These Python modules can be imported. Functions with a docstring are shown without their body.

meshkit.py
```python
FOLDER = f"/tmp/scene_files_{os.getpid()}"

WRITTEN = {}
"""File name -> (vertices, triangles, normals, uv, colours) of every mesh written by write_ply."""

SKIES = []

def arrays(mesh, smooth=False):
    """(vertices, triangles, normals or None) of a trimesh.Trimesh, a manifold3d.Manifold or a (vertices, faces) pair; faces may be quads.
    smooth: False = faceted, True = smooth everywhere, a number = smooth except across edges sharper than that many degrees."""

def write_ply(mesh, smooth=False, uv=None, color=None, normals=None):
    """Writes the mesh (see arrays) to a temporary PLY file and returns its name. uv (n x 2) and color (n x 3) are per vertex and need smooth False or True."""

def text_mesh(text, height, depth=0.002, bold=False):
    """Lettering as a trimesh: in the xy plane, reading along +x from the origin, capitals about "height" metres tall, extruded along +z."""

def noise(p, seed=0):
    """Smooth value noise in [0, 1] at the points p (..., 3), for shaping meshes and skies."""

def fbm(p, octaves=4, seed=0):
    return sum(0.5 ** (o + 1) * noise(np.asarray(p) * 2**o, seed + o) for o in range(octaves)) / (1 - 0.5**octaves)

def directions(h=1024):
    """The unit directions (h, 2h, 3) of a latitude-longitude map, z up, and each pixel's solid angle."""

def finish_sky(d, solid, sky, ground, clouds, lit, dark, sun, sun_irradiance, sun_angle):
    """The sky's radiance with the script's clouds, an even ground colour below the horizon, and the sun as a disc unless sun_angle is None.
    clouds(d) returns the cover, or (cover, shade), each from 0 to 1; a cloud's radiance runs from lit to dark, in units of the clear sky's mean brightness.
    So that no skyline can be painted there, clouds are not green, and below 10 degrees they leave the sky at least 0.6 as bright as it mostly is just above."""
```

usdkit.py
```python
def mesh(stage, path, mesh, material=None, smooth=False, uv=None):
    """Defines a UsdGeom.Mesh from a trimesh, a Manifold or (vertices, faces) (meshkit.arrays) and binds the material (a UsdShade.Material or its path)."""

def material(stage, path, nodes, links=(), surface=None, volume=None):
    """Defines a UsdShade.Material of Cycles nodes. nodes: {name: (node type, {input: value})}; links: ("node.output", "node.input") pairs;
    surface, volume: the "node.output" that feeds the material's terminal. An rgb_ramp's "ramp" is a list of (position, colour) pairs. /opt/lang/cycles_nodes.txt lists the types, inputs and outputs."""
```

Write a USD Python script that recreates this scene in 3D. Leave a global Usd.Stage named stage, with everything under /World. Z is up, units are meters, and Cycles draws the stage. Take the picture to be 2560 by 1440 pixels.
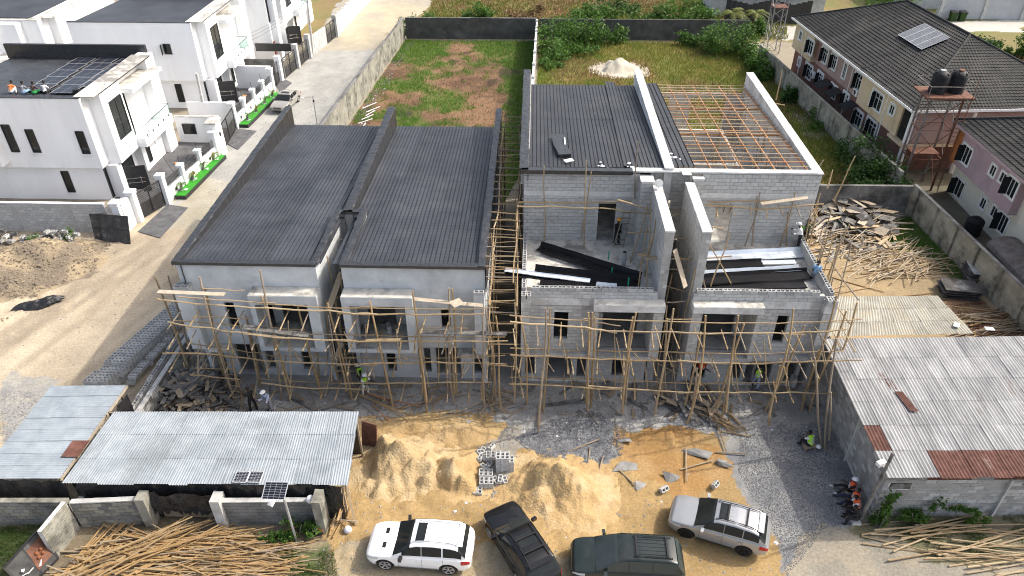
import math, random
import numpy as np, trimesh, shapely
from shapely.geometry import Polygon, box as sbox
import usdkit, meshkit
from manifold3d import Manifold
from pxr import Usd, UsdGeom, UsdShade, UsdLux, Sdf, Gf, Vt

stage = Usd.Stage.CreateInMemory()
UsdGeom.SetStageUpAxis(stage, 'Z')
UsdGeom.SetStageMetersPerUnit(stage, 1.0)
UsdGeom.Xform.Define(stage, '/World')
PI = math.pi

# ---------------------------------------------------------------- camera, sky, sun, exposure
FPX, CAMZ, PITCH, YAW = 1830.0, 30.0, math.atan(1310 / 1830.0), math.radians(1.65)
_fh = np.array([-math.sin(YAW), math.cos(YAW), 0.0])
CR = np.array([math.cos(YAW), math.sin(YAW), 0.0])
CF = math.cos(PITCH) * _fh + np.array([0, 0, -math.sin(PITCH)])
CD = -math.sin(PITCH) * _fh + np.array([0, 0, -math.cos(PITCH)])
cam = UsdGeom.Camera.Define(stage, '/World/camera')
cam.CreateHorizontalApertureAttr(36.0)
cam.CreateFocalLengthAttr(36.0 * FPX / 2560)
cam.CreateClippingRangeAttr(Gf.Vec2f(0.5, 2000.0))
_m = Gf.Matrix4d(1)
for _i, _v in enumerate((CR, -CD, -CF)):
    _m.SetRow(_i, Gf.Vec4d(*map(float, _v), 0))
_m.SetRow(3, Gf.Vec4d(0, 0, CAMZ, 1))
cam.AddTransformOp().Set(_m)
EXPOSURE = 0.72
cam.CreateExposureAttr(EXPOSURE)

SUN = np.array([0.955, 0.33, 1.0]); SUN /= np.linalg.norm(SUN)
dome = UsdLux.DomeLight.Define(stage, '/World/sky')
dome.GetPrim().SetCustomDataByKey('kind', 'structure')
skym = usdkit.material(stage, '/World/Looks/sky', {
    's': ('sky_texture', {'sky_type': 'single_scattering', 'sun_disc': False, 'sun_elevation': float(math.asin(SUN[2])),
                          'sun_rotation': float(math.atan2(SUN[0], SUN[1])), 'aerosol_density': 5.0, 'air_density': 1.0}),
    'h': ('hsv', {'saturation': 0.75}),
    'b': ('background_shader', {'strength': 0.15})}, [('s.color', 'h.color'), ('h.color', 'b.color')], surface='b.background')
UsdShade.MaterialBindingAPI.Apply(dome.GetPrim()).Bind(skym)
sun = UsdLux.DistantLight.Define(stage, '/World/sun')
sun.CreateNormalizeAttr(True)
sun.CreateIntensityAttr(0.55)
sun.CreateAngleAttr(0.9)
sun.CreateColorAttr(Gf.Vec3f(1.0, 0.95, 0.86))
_z = SUN; _x = np.cross([0, 0, 1.0], _z); _x /= np.linalg.norm(_x); _y = np.cross(_z, _x)
_m = Gf.Matrix4d(1)
for _i, _v in enumerate((_x, _y, _z)):
    _m.SetRow(_i, Gf.Vec4d(*map(float, _v), 0))
sun.AddTransformOp().Set(_m)

# ---------------------------------------------------------------- survey of the photograph: pixel -> place
def ray(x, y):
    return CF + (x - 1280) / FPX * CR + (y - 720) / FPX * CD
def G(x, y, z=0.0):
    d = ray(x, y); p = d * ((z - CAMZ) / d[2])
    return np.array([p[0], p[1], z])
def atY(x, y, Y):
    d = ray(x, y); p = d * (Y / d[1]); p[2] += CAMZ
    return p
def atX(x, y, X):
    d = ray(x, y); p = d * (X / d[0]); p[2] += CAMZ
    return p

# ---------------------------------------------------------------- prims
_count = {}
def newpath(name, parent=None):
    base = parent or '/World'
    k = _count.get((base, name), 0); _count[(base, name)] = k + 1
    return f'{base}/{name}' + (f'_{k:03d}' if k else '')
def ppath(p):
    return None if p is None else (p if isinstance(p, str) else str(p.GetPath()))
def setdata(prim, label=None, cat=None, group=None, kind=None):
    for k, v in (('label', label), ('category', cat), ('group', group), ('kind', kind)):
        if v: prim.SetCustomDataByKey(k, v)
    return prim
def thing(name, label, cat, loc=None, rz=0.0, group=None):
    x = UsdGeom.Xform.Define(stage, newpath(name))
    if loc is not None:
        x.AddTranslateOp().Set(Gf.Vec3d(*map(float, loc)))
        if rz: x.AddRotateZOp().Set(math.degrees(rz))
    return setdata(x.GetPrim(), label, cat, group)
def obj(name, mesh, m, parent=None, label=None, cat=None, group=None, kind=None, smooth=False):
    p = newpath(name, ppath(parent))
    g = usdkit.mesh(stage, p, mesh, m, smooth=smooth)
    return setdata(g.GetPrim(), label, cat, group, kind)
def dup(src, loc, rot=(0, 0, 0), label=None, group=None, cat=None):
    was = src.GetCustomData()
    x = UsdGeom.Xform.Define(stage, newpath(src.GetName().rstrip('0123456789').rstrip('_') if src.GetName()[-1].isdigit() else src.GetName()))
    p = x.GetPrim()
    p.GetReferences().AddInternalReference(src.GetPath())
    x.ClearXformOpOrder()
    x.AddTranslateOp().Set(Gf.Vec3d(*map(float, loc)))
    x.AddRotateXYZOp().Set(Gf.Vec3f(*[math.degrees(a) for a in rot]))
    p.SetInstanceable(True)
    return setdata(p, label or was.get('label'), cat or was.get('category'), group or was.get('group'))

def rotm(rx=0, ry=0, rz=0):
    return trimesh.transformations.euler_matrix(rx, ry, rz, 'sxyz')[:3, :3]
class MB:
    def __init__(s): s.v, s.f, s.n = [], [], 0
    def add(s, v, f=None):
        if f is None: v, f = np.asarray(v.vertices), np.asarray(v.faces)
        v = np.asarray(v, float); f = np.asarray(f, int)
        if f.shape[1] == 4: f = np.vstack([f[:, [0, 1, 2]], f[:, [0, 2, 3]]])
        s.v.append(v); s.f.append(f + s.n); s.n += len(v); return s
    _bf = np.array([[0, 3, 2, 1], [4, 5, 6, 7], [0, 1, 5, 4], [1, 2, 6, 5], [2, 3, 7, 6], [3, 0, 4, 7]])
    def box(s, x0, y0, z0, x1, y1, z1):
        x0, x1 = min(x0, x1), max(x0, x1); y0, y1 = min(y0, y1), max(y0, y1); z0, z1 = min(z0, z1), max(z0, z1)
        return s.add([[x0, y0, z0], [x1, y0, z0], [x1, y1, z0], [x0, y1, z0], [x0, y0, z1], [x1, y0, z1], [x1, y1, z1], [x0, y1, z1]], MB._bf)
    def obox(s, c, size, rot=(0, 0, 0)):
        h = np.array(size) / 2
        v = np.array([[-1, -1, -1], [1, -1, -1], [1, 1, -1], [-1, 1, -1], [-1, -1, 1], [1, -1, 1], [1, 1, 1], [-1, 1, 1]]) * h
        return s.add(v @ rotm(*rot).T + np.array(c), MB._bf)
    def beam(s, p, q, w, h, up=(0, 0, 1)):
        p, q = np.array(p, float), np.array(q, float); d = q - p; L = np.linalg.norm(d); d /= L
        side = np.cross(d, up)
        if np.linalg.norm(side) < 1e-6: side = np.array([1.0, 0, 0])
        side /= np.linalg.norm(side); u = np.cross(side, d)
        v = [e + a * side * w / 2 + b * u * h / 2 for e in (p, q) for a, b in ((-1, -1), (1, -1), (1, 1), (-1, 1))]
        return s.add(v, [[0, 1, 2, 3], [7, 6, 5, 4], [0, 4, 5, 1], [1, 5, 6, 2], [2, 6, 7, 3], [3, 7, 4, 0]])
    def tube(s, pts, r, n=6, cap=True):
        pts = np.asarray(pts, float); k = len(pts); r = np.broadcast_to(r, k)
        t = np.gradient(pts, axis=0); t /= np.linalg.norm(t, axis=1, keepdims=True)
        a = np.array([0, 0, 1.0]) if abs(t[0][2]) < .9 else np.array([1.0, 0, 0])
        vs = []
        for i in range(k):
            x = np.cross(a, t[i]); x /= np.linalg.norm(x); y = np.cross(t[i], x)
            ang = np.arange(n) * 2 * PI / n
            vs.append(pts[i] + r[i] * (np.cos(ang)[:, None] * x + np.sin(ang)[:, None] * y))
        v = np.vstack(vs); f = []
        for i in range(k - 1):
            for j in range(n):
                j2 = (j + 1) % n
                f.append([i * n + j, i * n + j2, (i + 1) * n + j2, (i + 1) * n + j])
        f = np.array(f); tri = np.vstack([f[:, [0, 1, 2]], f[:, [0, 2, 3]]])
        if cap:
            c = [[0, j + 1, j] for j in range(1, n - 1)] + [[(k - 1) * n, (k - 1) * n + j, (k - 1) * n + j + 1] for j in range(1, n - 1)]
            tri = np.vstack([tri, c])
        return s.add(v, tri)
    def cyl(s, c, r, h, n=12, r2=None):
        c = np.array(c, float)
        return s.tube([c, c + [0, 0, h]], [r, r if r2 is None else r2], n)
    def quad(s, a, b, c, d): return s.add([a, b, c, d], [[0, 1, 2, 3]])
    def poly(s, pts, z0, z1):
        p = Polygon(pts); m = trimesh.creation.extrude_polygon(p, z1 - z0, engine='earcut'); m.apply_translation([0, 0, z0]); return s.add(m)
    def wall(s, o, U, N, outline, openings, t):
        """a wall plate: outline and openings in (along, up); o + along*U + up*Z, thickness t towards -N"""
        p = Polygon(outline) if not isinstance(outline, tuple) else sbox(*outline)
        for q in openings: p = p.difference(sbox(*q))
        o, U, N = np.array(o, float), np.array(U, float), np.array(N, float)
        for g in getattr(p, 'geoms', [p]):
            m = trimesh.creation.extrude_polygon(g, t, engine='earcut'); v = np.array(m.vertices)
            w = o + v[:, :1] * U + v[:, 1:2] * [0, 0, 1.0] - v[:, 2:] * N
            f = np.array(m.faces)
            if np.dot(np.cross(U, [0, 0, 1.0]), -N) < 0: f = f[:, ::-1]
            s.add(w, f)
        return s
    def mesh(s): return np.vstack(s.v), np.vstack(s.f)
    def build(s, name, m, parent=None, **k): return obj(name, s.mesh(), m, parent, **k)

# ---------------------------------------------------------------- materials
def mat(name, c1, c2=None, scale=2.0, rough=.85, bump=0, bscale=25, metal=0, spec=.35, rand=0, island=0, lo=.35, hi=.65, stretch=None, detail=5, c3=None, coat=0, transl=0, bdist=.02, s3=.4, t3=(.5, .62)):
    c2 = c1 if c2 is None else c2
    n = {'g': ('geometry', {}), 'mp': ('mapping', {'mapping_type': 'point', 'scale': stretch or (1, 1, 1)}),
         'n': ('noise_texture', {'scale': scale, 'detail': detail, 'roughness': .6}),
         'r': ('rgb_ramp', {'ramp': [(lo, c1), (hi, c2)]}),
         'p': ('principled_bsdf', {'roughness': rough, 'metallic': metal, 'specular_ior_level': spec, 'coat_weight': coat})}
    l = [('g.position', 'mp.vector'), ('mp.vector', 'n.vector'), ('n.fac', 'r.fac')]
    out = 'r.color'
    if c3 is not None:
        n['n3'] = ('noise_texture', {'scale': s3, 'detail': 6, 'roughness': .65})
        n['r3'] = ('rgb_ramp', {'ramp': [(t3[0], (0, 0, 0)), (t3[1], (1, 1, 1))]})
        n['m3'] = ('mix', {'mix_type': 'mix', 'color2': c3})
        l += [('mp.vector', 'n3.vector'), ('n3.fac', 'r3.fac'), ('r3.color', 'm3.fac'), (out, 'm3.color1')]
        out = 'm3.color'
    for key, amt, src in (('o', rand, 'object_info.random'), ('i', island, 'geometry.random_per_island')):
        if amt:
            n[key] = (src.split('.')[0], {})
            n[key + 'r'] = ('rgb_ramp', {'ramp': [(0, (1 - amt,) * 3), (1, (1 + amt * .6,) * 3)]})
            n[key + 'm'] = ('mix', {'mix_type': 'multiply', 'fac': 1.0})
            l += [(f'{key}.{src.split(".")[1]}', key + 'r.fac'), (out, key + 'm.color1'), (key + 'r.color', key + 'm.color2')]
            out = key + 'm.color'
    l.append((out, 'p.base_color'))
    if bump:
        n['bn'] = ('noise_texture', {'scale': bscale, 'detail': 4})
        n['b'] = ('bump', {'strength': bump, 'distance': bdist})
        l += [('mp.vector', 'bn.vector'), ('bn.fac', 'b.height'), ('b.normal', 'p.normal')]
    surf = 'p.BSDF'
    if transl:
        n['t'] = ('translucent_bsdf', {}); n['mx'] = ('mix_closure', {'fac': transl})
        l += [(out, 't.color'), ('p.BSDF', 'mx.closure1'), ('t.BSDF', 'mx.closure2')]; surf = 'mx.closure'
    return usdkit.material(stage, '/World/Looks/' + name, n, l, surface=surf)

def g3(v): return (v, v, v * .99)
M = {}
M['render_grey'] = mat('render_grey', (.41, .43, .435), (.55, .565, .57), .9, .9, .25, 12, c3=(.33, .345, .345), s3=.5, t3=(.56, .72))
M['screed'] = mat('screed', (.62, .59, .52), (.42, .405, .37), 2.0, .95, .6, 18, c3=(.24, .23, .21), s3=.5)
M['concrete'] = mat('concrete', (.36, .355, .34), (.5, .495, .47), 1.8, .9, .3, 14, c3=(.25, .245, .23), s3=.6, t3=(.55, .7))
M['concrete_light'] = mat('concrete_light', (.5, .5, .485), (.62, .62, .6), 2.5, .9, .4, 14, c3=(.4, .39, .37), s3=.8)
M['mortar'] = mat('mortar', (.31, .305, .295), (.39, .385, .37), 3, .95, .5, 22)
M['mortar_light'] = mat('mortar_light', (.5, .49, .46), (.6, .59, .56), 3, .95, .3, 22)
for i, v in enumerate((.51, .56, .61)):
    M[f'block{i}'] = mat(f'block_{("dark","mid","light")[i]}', (v * .93, v * .92, v * .88), (v * 1.08, v * 1.07, v * 1.03), 6, .95, .5, 40, rand=.12, island=.2, c3=(v * .72, v * .71, v * .68), s3=.7, t3=(.56, .72))
M['shopblock'] = mat('shop_block', (.3, .295, .28), (.4, .395, .38), 2, .95, .4, 30, island=.15, c3=(.2, .195, .18), s3=.5)
for i, v in enumerate((.33, .38, .43)): M[f'hblock{i}'] = mat(f'hollow_block_{("dark","mid","light")[i]}', (v * .92, v * .92, v * .9), (v * 1.08, v * 1.08, v * 1.05), 6, .95, .5, 40, rand=.12)
M['oldblock'] = mat('old_block', (.17, .165, .155), (.26, .255, .24), 1.2, .95, .5, 25, island=.12, c3=(.07, .07, .065), s3=.5, t3=(.45, .65))
M['oldmortar'] = mat('old_mortar', (.2, .195, .18), (.14, .135, .125), 1.2, .95, .5, 20, c3=(.06, .06, .055), s3=.5)
M['black_wall'] = mat('black_wall', (.055, .055, .05), (.1, .098, .09), 1.0, .95, .5, 20, c3=(.2, .19, .17), s3=.35, t3=(.58, .75), island=.15)
M['mossy'] = mat('mossy_wall', (.2, .19, .155), (.31, .3, .25), .9, .95, .4, 14, c3=(.09, .09, .075), s3=.8, t3=(.48, .66))
M['white'] = mat('white_paint', (.76, .76, .755), (.83, .83, .825), .6, .8, .06, 20, c3=(.66, .655, .63), s3=.9, t3=(.6, .82), stretch=(1, 1, .22))
M['grey_paint'] = mat('grey_paint', (.36, .37, .38), (.42, .43, .44), .8, .85)
M['black_sheet'] = mat('black_roof_sheet', (.022, .0245, .03), (.039, .0425, .05), .5, .42, .1, 5, spec=.4, c3=(.054, .058, .066), s3=.3, t3=(.52, .72), rand=.22)
M['dark_sheet'] = mat('dark_roof_sheet', (.014, .0145, .0165), (.026, .027, .03), .5, .42, .12, 5, spec=.45, c3=(.04, .04, .04), s3=.3, t3=(.52, .72), rand=.22)
M['black_membrane'] = mat('black_membrane', (.010, .010, .0105), (.02, .02, .021), 3, .34, .7, 5, spec=.8, bdist=.06)
M['tarpaulin'] = mat('tarpaulin', (.008, .008, .0085), (.014, .014, .015), 4, .35, .9, 5, spec=.5, bdist=.08)
M['zinc'] = mat('zinc_sheet', (.25, .28, .305), (.33, .36, .385), 1.3, .8, .05, 8, spec=.12, rand=.09, c3=(.21, .235, .25), s3=.25)
M['zinc_blue'] = mat('zinc_sheet_blue', (.25, .285, .315), (.33, .365, .395), 1.3, .7, .05, 8, spec=.2, rand=.09)
M['zinc_old'] = mat('zinc_sheet_weathered', (.22, .222, .222), (.36, .358, .352), 1.6, .65, .05, 8, metal=.1, spec=.35, rand=.17, c3=(.17, .125, .1), s3=.9, t3=(.6, .72), stretch=(1, .3, 1))
M['zinc_beige'] = mat('zinc_sheet_beige', (.27, .255, .21), (.35, .335, .285), 1.4, .7, .05, 8, metal=.05, spec=.3, rand=.1, c3=(.33, .3, .23), s3=.8)
M['rust'] = mat('rust_sheet', (.085, .035, .025), (.145, .065, .048), 3, .85, .1, 20, rand=.15, c3=(.22, .17, .15), s3=1.5, t3=(.6, .75))
M['steel_bright'] = mat('bright_trim_sheet', (.62, .68, .74), (.72, .77, .82), 1, .3, .05, 6, metal=.35, spec=.6)
M['trim_black'] = mat('black_trim_sheet', (.004, .004, .005), (.008, .008, .009), 1, .4, .05, 6, spec=.2)
for nm, a, b in (('bamboo', (.36, .245, .125), (.5, .37, .21)), ('bamboo_warm', (.36, .215, .085), (.5, .335, .155)), ('bamboo_pale', (.47, .34, .19), (.56, .44, .28)), ('bamboo_grey', (.3, .235, .17), (.4, .33, .25))):
    M[nm] = mat(nm, a, b, 5, .65, .15, 40, rand=.22, island=.25, spec=.4, lo=.3, hi=.7)
M['timber'] = mat('timber_board', (.35, .27, .18), (.46, .37, .26), 3, .8, .2, 30, rand=.2, island=.2, stretch=(1, 1, 1))
M['timber_orange'] = mat('timber_orange', (.38, .19, .09), (.48, .27, .14), 4, .8, .1, 30, rand=.2)
M['timber_grey'] = mat('timber_weathered', (.2, .19, .175), (.34, .325, .3), 4, .9, .2, 30, rand=.3, island=.3, c3=(.12, .11, .1), s3=1.5)
M['timber_pale'] = mat('timber_pale', (.42, .35, .26), (.53, .46, .36), 4, .85, .2, 30, rand=.2, island=.2)
M['ply'] = mat('plywood_weathered', (.05, .045, .042), (.11, .1, .095), 2, .8, .2, 25, rand=.25, c3=(.3, .3, .29), s3=.9, t3=(.58, .7))
M['glass'] = mat('dark_glass', (.01, .012, .012), (.016, .018, .018), 1, .06, spec=.3)
M['glass_green'] = usdkit.material(stage, '/World/Looks/balustrade_glass', {
    't': ('transparent_bsdf', {'color': (.8, .93, .89)}), 'g': ('glossy_bsdf', {'roughness': .05, 'color': (.9, .95, .93)}), 'm': ('mix_closure', {'fac': .16})},
    [('t.BSDF', 'm.closure1'), ('g.BSDF', 'm.closure2')], surface='m.closure')
M['frame_black'] = mat('black_metal', (.012, .012, .013), (.02, .02, .021), 3, .5, spec=.5)
M['steel'] = mat('steel_grey', (.3, .3, .3), (.36, .36, .36), 3, .5, metal=.3)
M['tile'] = mat('roof_tile', (.022, .022, .021), (.045, .044, .042), .8, .85, .3, 40, island=.15, c3=(.075, .072, .062), s3=.3, t3=(.5, .75))
M['yellow'] = mat('cream_paint', (.56, .44, .29), (.62, .5, .34), .7, .9, .1, 20, c3=(.5, .38, .24), s3=.5)
M['pink'] = mat('dusty_pink_paint', (.31, .225, .2), (.36, .265, .235), .7, .9, .1, 20, c3=(.32, .2, .17), s3=.5)
M['mauve'] = mat('mauve_paint', (.37, .27, .29), (.42, .31, .33), .7, .9, .1, 20, c3=(.33, .245, .26), s3=.5)
M['ivory'] = mat('ivory_paint', (.62, .6, .5), (.7, .68, .58), .7, .9, .1, 20, c3=(.5, .47, .38), s3=.6, t3=(.55, .75))
M['orange_wall'] = mat('orange_stained_paint', (.34, .13, .04), (.42, .17, .055), .7, .9, .1, 20, c3=(.44, .295, .32), s3=.5, t3=(.58, .7))
M['maroon'] = mat('maroon_paint', (.15, .075, .06), (.2, .105, .085), .8, .9, .1, 20)
M['wframe'] = mat('white_frame', (.72, .72, .7), None, 1, .5)
M['tank'] = mat('tank_plastic', (.012, .0125, .014), (.02, .021, .023), 2, .55, spec=.2)
M['rust_iron'] = mat('rusty_iron', (.1, .042, .025), (.18, .085, .055), 3, .85, .2, 20)
M['worn_iron'] = mat('weathered_iron', (.2, .18, .165), (.12, .09, .075), 2, .75, .2, 20)
M['solar'] = mat('solar_cell', (.010, .011, .017), (.015, .017, .025), 2, .3, spec=.35)
M['solar_grey'] = mat('solar_cell_grey', (.11, .11, .115), (.14, .14, .145), 2, .25, spec=.6)
M['alu'] = mat('aluminium', (.6, .61, .62), None, 1, .4, metal=.4)
M['sand'] = mat('sand_heap', (.35, .235, .108), (.44, .31, .15), 1.3, .95, 1.0, 9, c3=(.48, .37, .22), s3=.6, t3=(.5, .7), bdist=.06)
M['sand_pale'] = mat('sand_heap_pale', (.38, .27, .135), (.47, .36, .21), 1.3, .95, 1.0, 9, c3=(.35, .24, .112), s3=.6, t3=(.55, .72), bdist=.06)
M['sand_white'] = mat('sand_heap_white', (.43, .385, .3), (.52, .475, .39), 1.5, .95, .8, 6, bdist=.06)
M['gravel'] = mat('gravel_stone', (.17, .175, .185), (.3, .305, .315), 3, .9, .3, 40, island=.45)
M['soil'] = mat('soil_clod', (.22, .175, .125), (.42, .34, .24), 1.2, .95, .5, 20, island=.35)
M['rubble'] = mat('rubble_stone', (.3, .295, .28), (.46, .45, .43), 2, .95, .4, 25, island=.3, rand=.2)
def leafmat(n, a, b, isl=.35): return mat(n, a, b, 1.2, .6, island=isl, transl=.25, spec=.3, lo=.3, hi=.7)
M['leaf'] = leafmat('leaf_green', (.06, .15, .022), (.13, .25, .04))
M['weed'] = leafmat('weed_green', (.06, .12, .025), (.12, .19, .045)); M['leaf_dark'] = leafmat('leaf_dark', (.04, .105, .022), (.085, .17, .035))
M['leaf_yellow'] = leafmat('leaf_yellow', (.15, .19, .03), (.24, .26, .05))
M['grass_green'] = leafmat('grass_green', (.085, .23, .02), (.16, .34, .035))
M['grass_yellow'] = leafmat('grass_yellow', (.22, .26, .05), (.33, .33, .07))
M['grass_dry'] = leafmat('grass_dry', (.26, .17, .075), (.36, .25, .12))
M['grass_brown'] = leafmat('grass_brown', (.14, .085, .05), (.22, .14, .085))
M['turf'] = mat('artificial_turf', (.02, .2, .012), (.035, .27, .02), 10, .8, .5, 60)
M['paving_dark'] = mat('dark_paving', (.075, .075, .078), (.13, .13, .135), 1.5, .9, .5, 14, c3=(.22, .215, .21), s3=1.2, t3=(.62, .75))
M['skin'] = mat('skin_dark', (.045, .024, .016), (.06, .033, .022), 4, .5)
def plain(n, c, rough=.7, **k): return mat(n, c, tuple(x * .85 for x in c), 4, rough, **k)
M['hiviz'] = plain('hi_vis_lime', (.4, .75, .04)); M['hiorange'] = plain('hi_vis_orange', (.8, .12, .03)); M['reflect'] = plain('reflective_tape', (.75, .75, .72), .4)
M['cl_white'] = plain('white_cloth', (.75, .75, .74)); M['cl_black'] = plain('black_cloth', (.012, .012, .014)); M['cl_blue'] = plain('blue_cloth', (.25, .42, .62)); M['cl_paleblue'] = plain('pale_blue_cloth', (.36, .42, .56))
M['cl_navy'] = plain('navy_cloth', (.02, .026, .055)); M['cl_grey'] = plain('grey_cloth', (.26, .27, .3)); M['cl_green'] = plain('green_cloth', (.14, .4, .03)); M['cl_orange'] = plain('orange_cloth', (.8, .22, .06)); M['cl_darkgreen'] = plain('green_shorts', (.02, .25, .06))
M['cl_camo'] = mat('mottled_green_cloth', (.05, .07, .035), (.14, .15, .08), 12, .8)
M['helmet'] = plain('helmet_white', (.8, .8, .8), .3); M['helmet_orange'] = plain('cap_orange', (.8, .35, .04), .5); M['hair'] = plain('hair_black', (.008, .007, .006), .8)
M['car_white'] = mat('car_white', (.8, .8, .8), None, 1, .25, coat=.7, spec=.5); M['car_black'] = mat('car_black', (.003, .003, .0035), (.006, .006, .006), 1.5, .22, coat=.45, spec=.3, c3=(.018, .017, .015), s3=.9, t3=(.55, .8)); M['car_green'] = mat('car_dark_green', (.006, .0105, .0095), (.012, .017, .015), 1.5, .27, coat=.5, spec=.4, c3=(.03, .03, .027), s3=.9, t3=(.55, .8))
M['car_silver'] = mat('car_silver', (.33, .34, .35), (.36, .365, .365), 1, .28, metal=.55, coat=.7); M['car_beige'] = mat('car_beige', (.33, .315, .285), None, 1, .3, metal=.4, coat=.6)
M['tyre'] = mat('tyre_rubber', (.012, .012, .012), (.02, .019, .018), 6, .8); M['rim'] = mat('rim_alloy', (.5, .5, .5), None, 1, .3, metal=.7); M['rim_dark'] = mat('rim_dark', (.02, .02, .02), None, 1, .35, metal=.4)
M['plastic_black'] = mat('black_plastic', (.01, .01, .011), None, 1, .5); M['red_lens'] = mat('red_lens', (.35, .008, .012), None, 1, .12, coat=.5); M['clear_lens'] = mat('clear_lens', (.5, .52, .53), None, 1, .1, coat=.5); M['chrome'] = mat('chrome', (.7, .7, .7), None, 1, .15, metal=.9)
M['sand_trim'] = mat('sand_coloured_trim', (.5, .46, .4), None, 1, .4)
M['litter'] = mat('litter_plastic', (.6, .62, .68), (.75, .75, .76), 4, .6, island=.3)
M['cable'] = mat('black_cable', (.01, .01, .01), None, 1, .6)
M['pipe_green'] = plain('green_pipe', (.02, .35, .2), .5); M['terracotta'] = plain('orange_piece', (.7, .3, .1)); M['red'] = plain('red_plastic', (.6, .03, .04), .4)
M['door_red'] = plain('red_brown_door', (.22, .05, .03), .5)
M['steel_gate'] = mat('dark_gate_steel', (.025, .025, .025), (.06, .058, .055), 2, .6, .1, 10, c3=(.14, .135, .13), s3=1.2, t3=(.55, .7))
M['bronze'] = plain('bronze_paint', (.2, .075, .03), .5)
# ---------------------------------------------------------------- shared builders
def fb(x, y, s, o=4, seed=0):
    return meshkit.fbm(np.stack([np.asarray(x) * s, np.asarray(y) * s, np.full(np.shape(x), 3.7 + seed * .31)], -1), o, seed)
def pxpoly(pts, z=0.0): return [tuple(G(x, y, z)[:2]) for x, y in pts]

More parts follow.
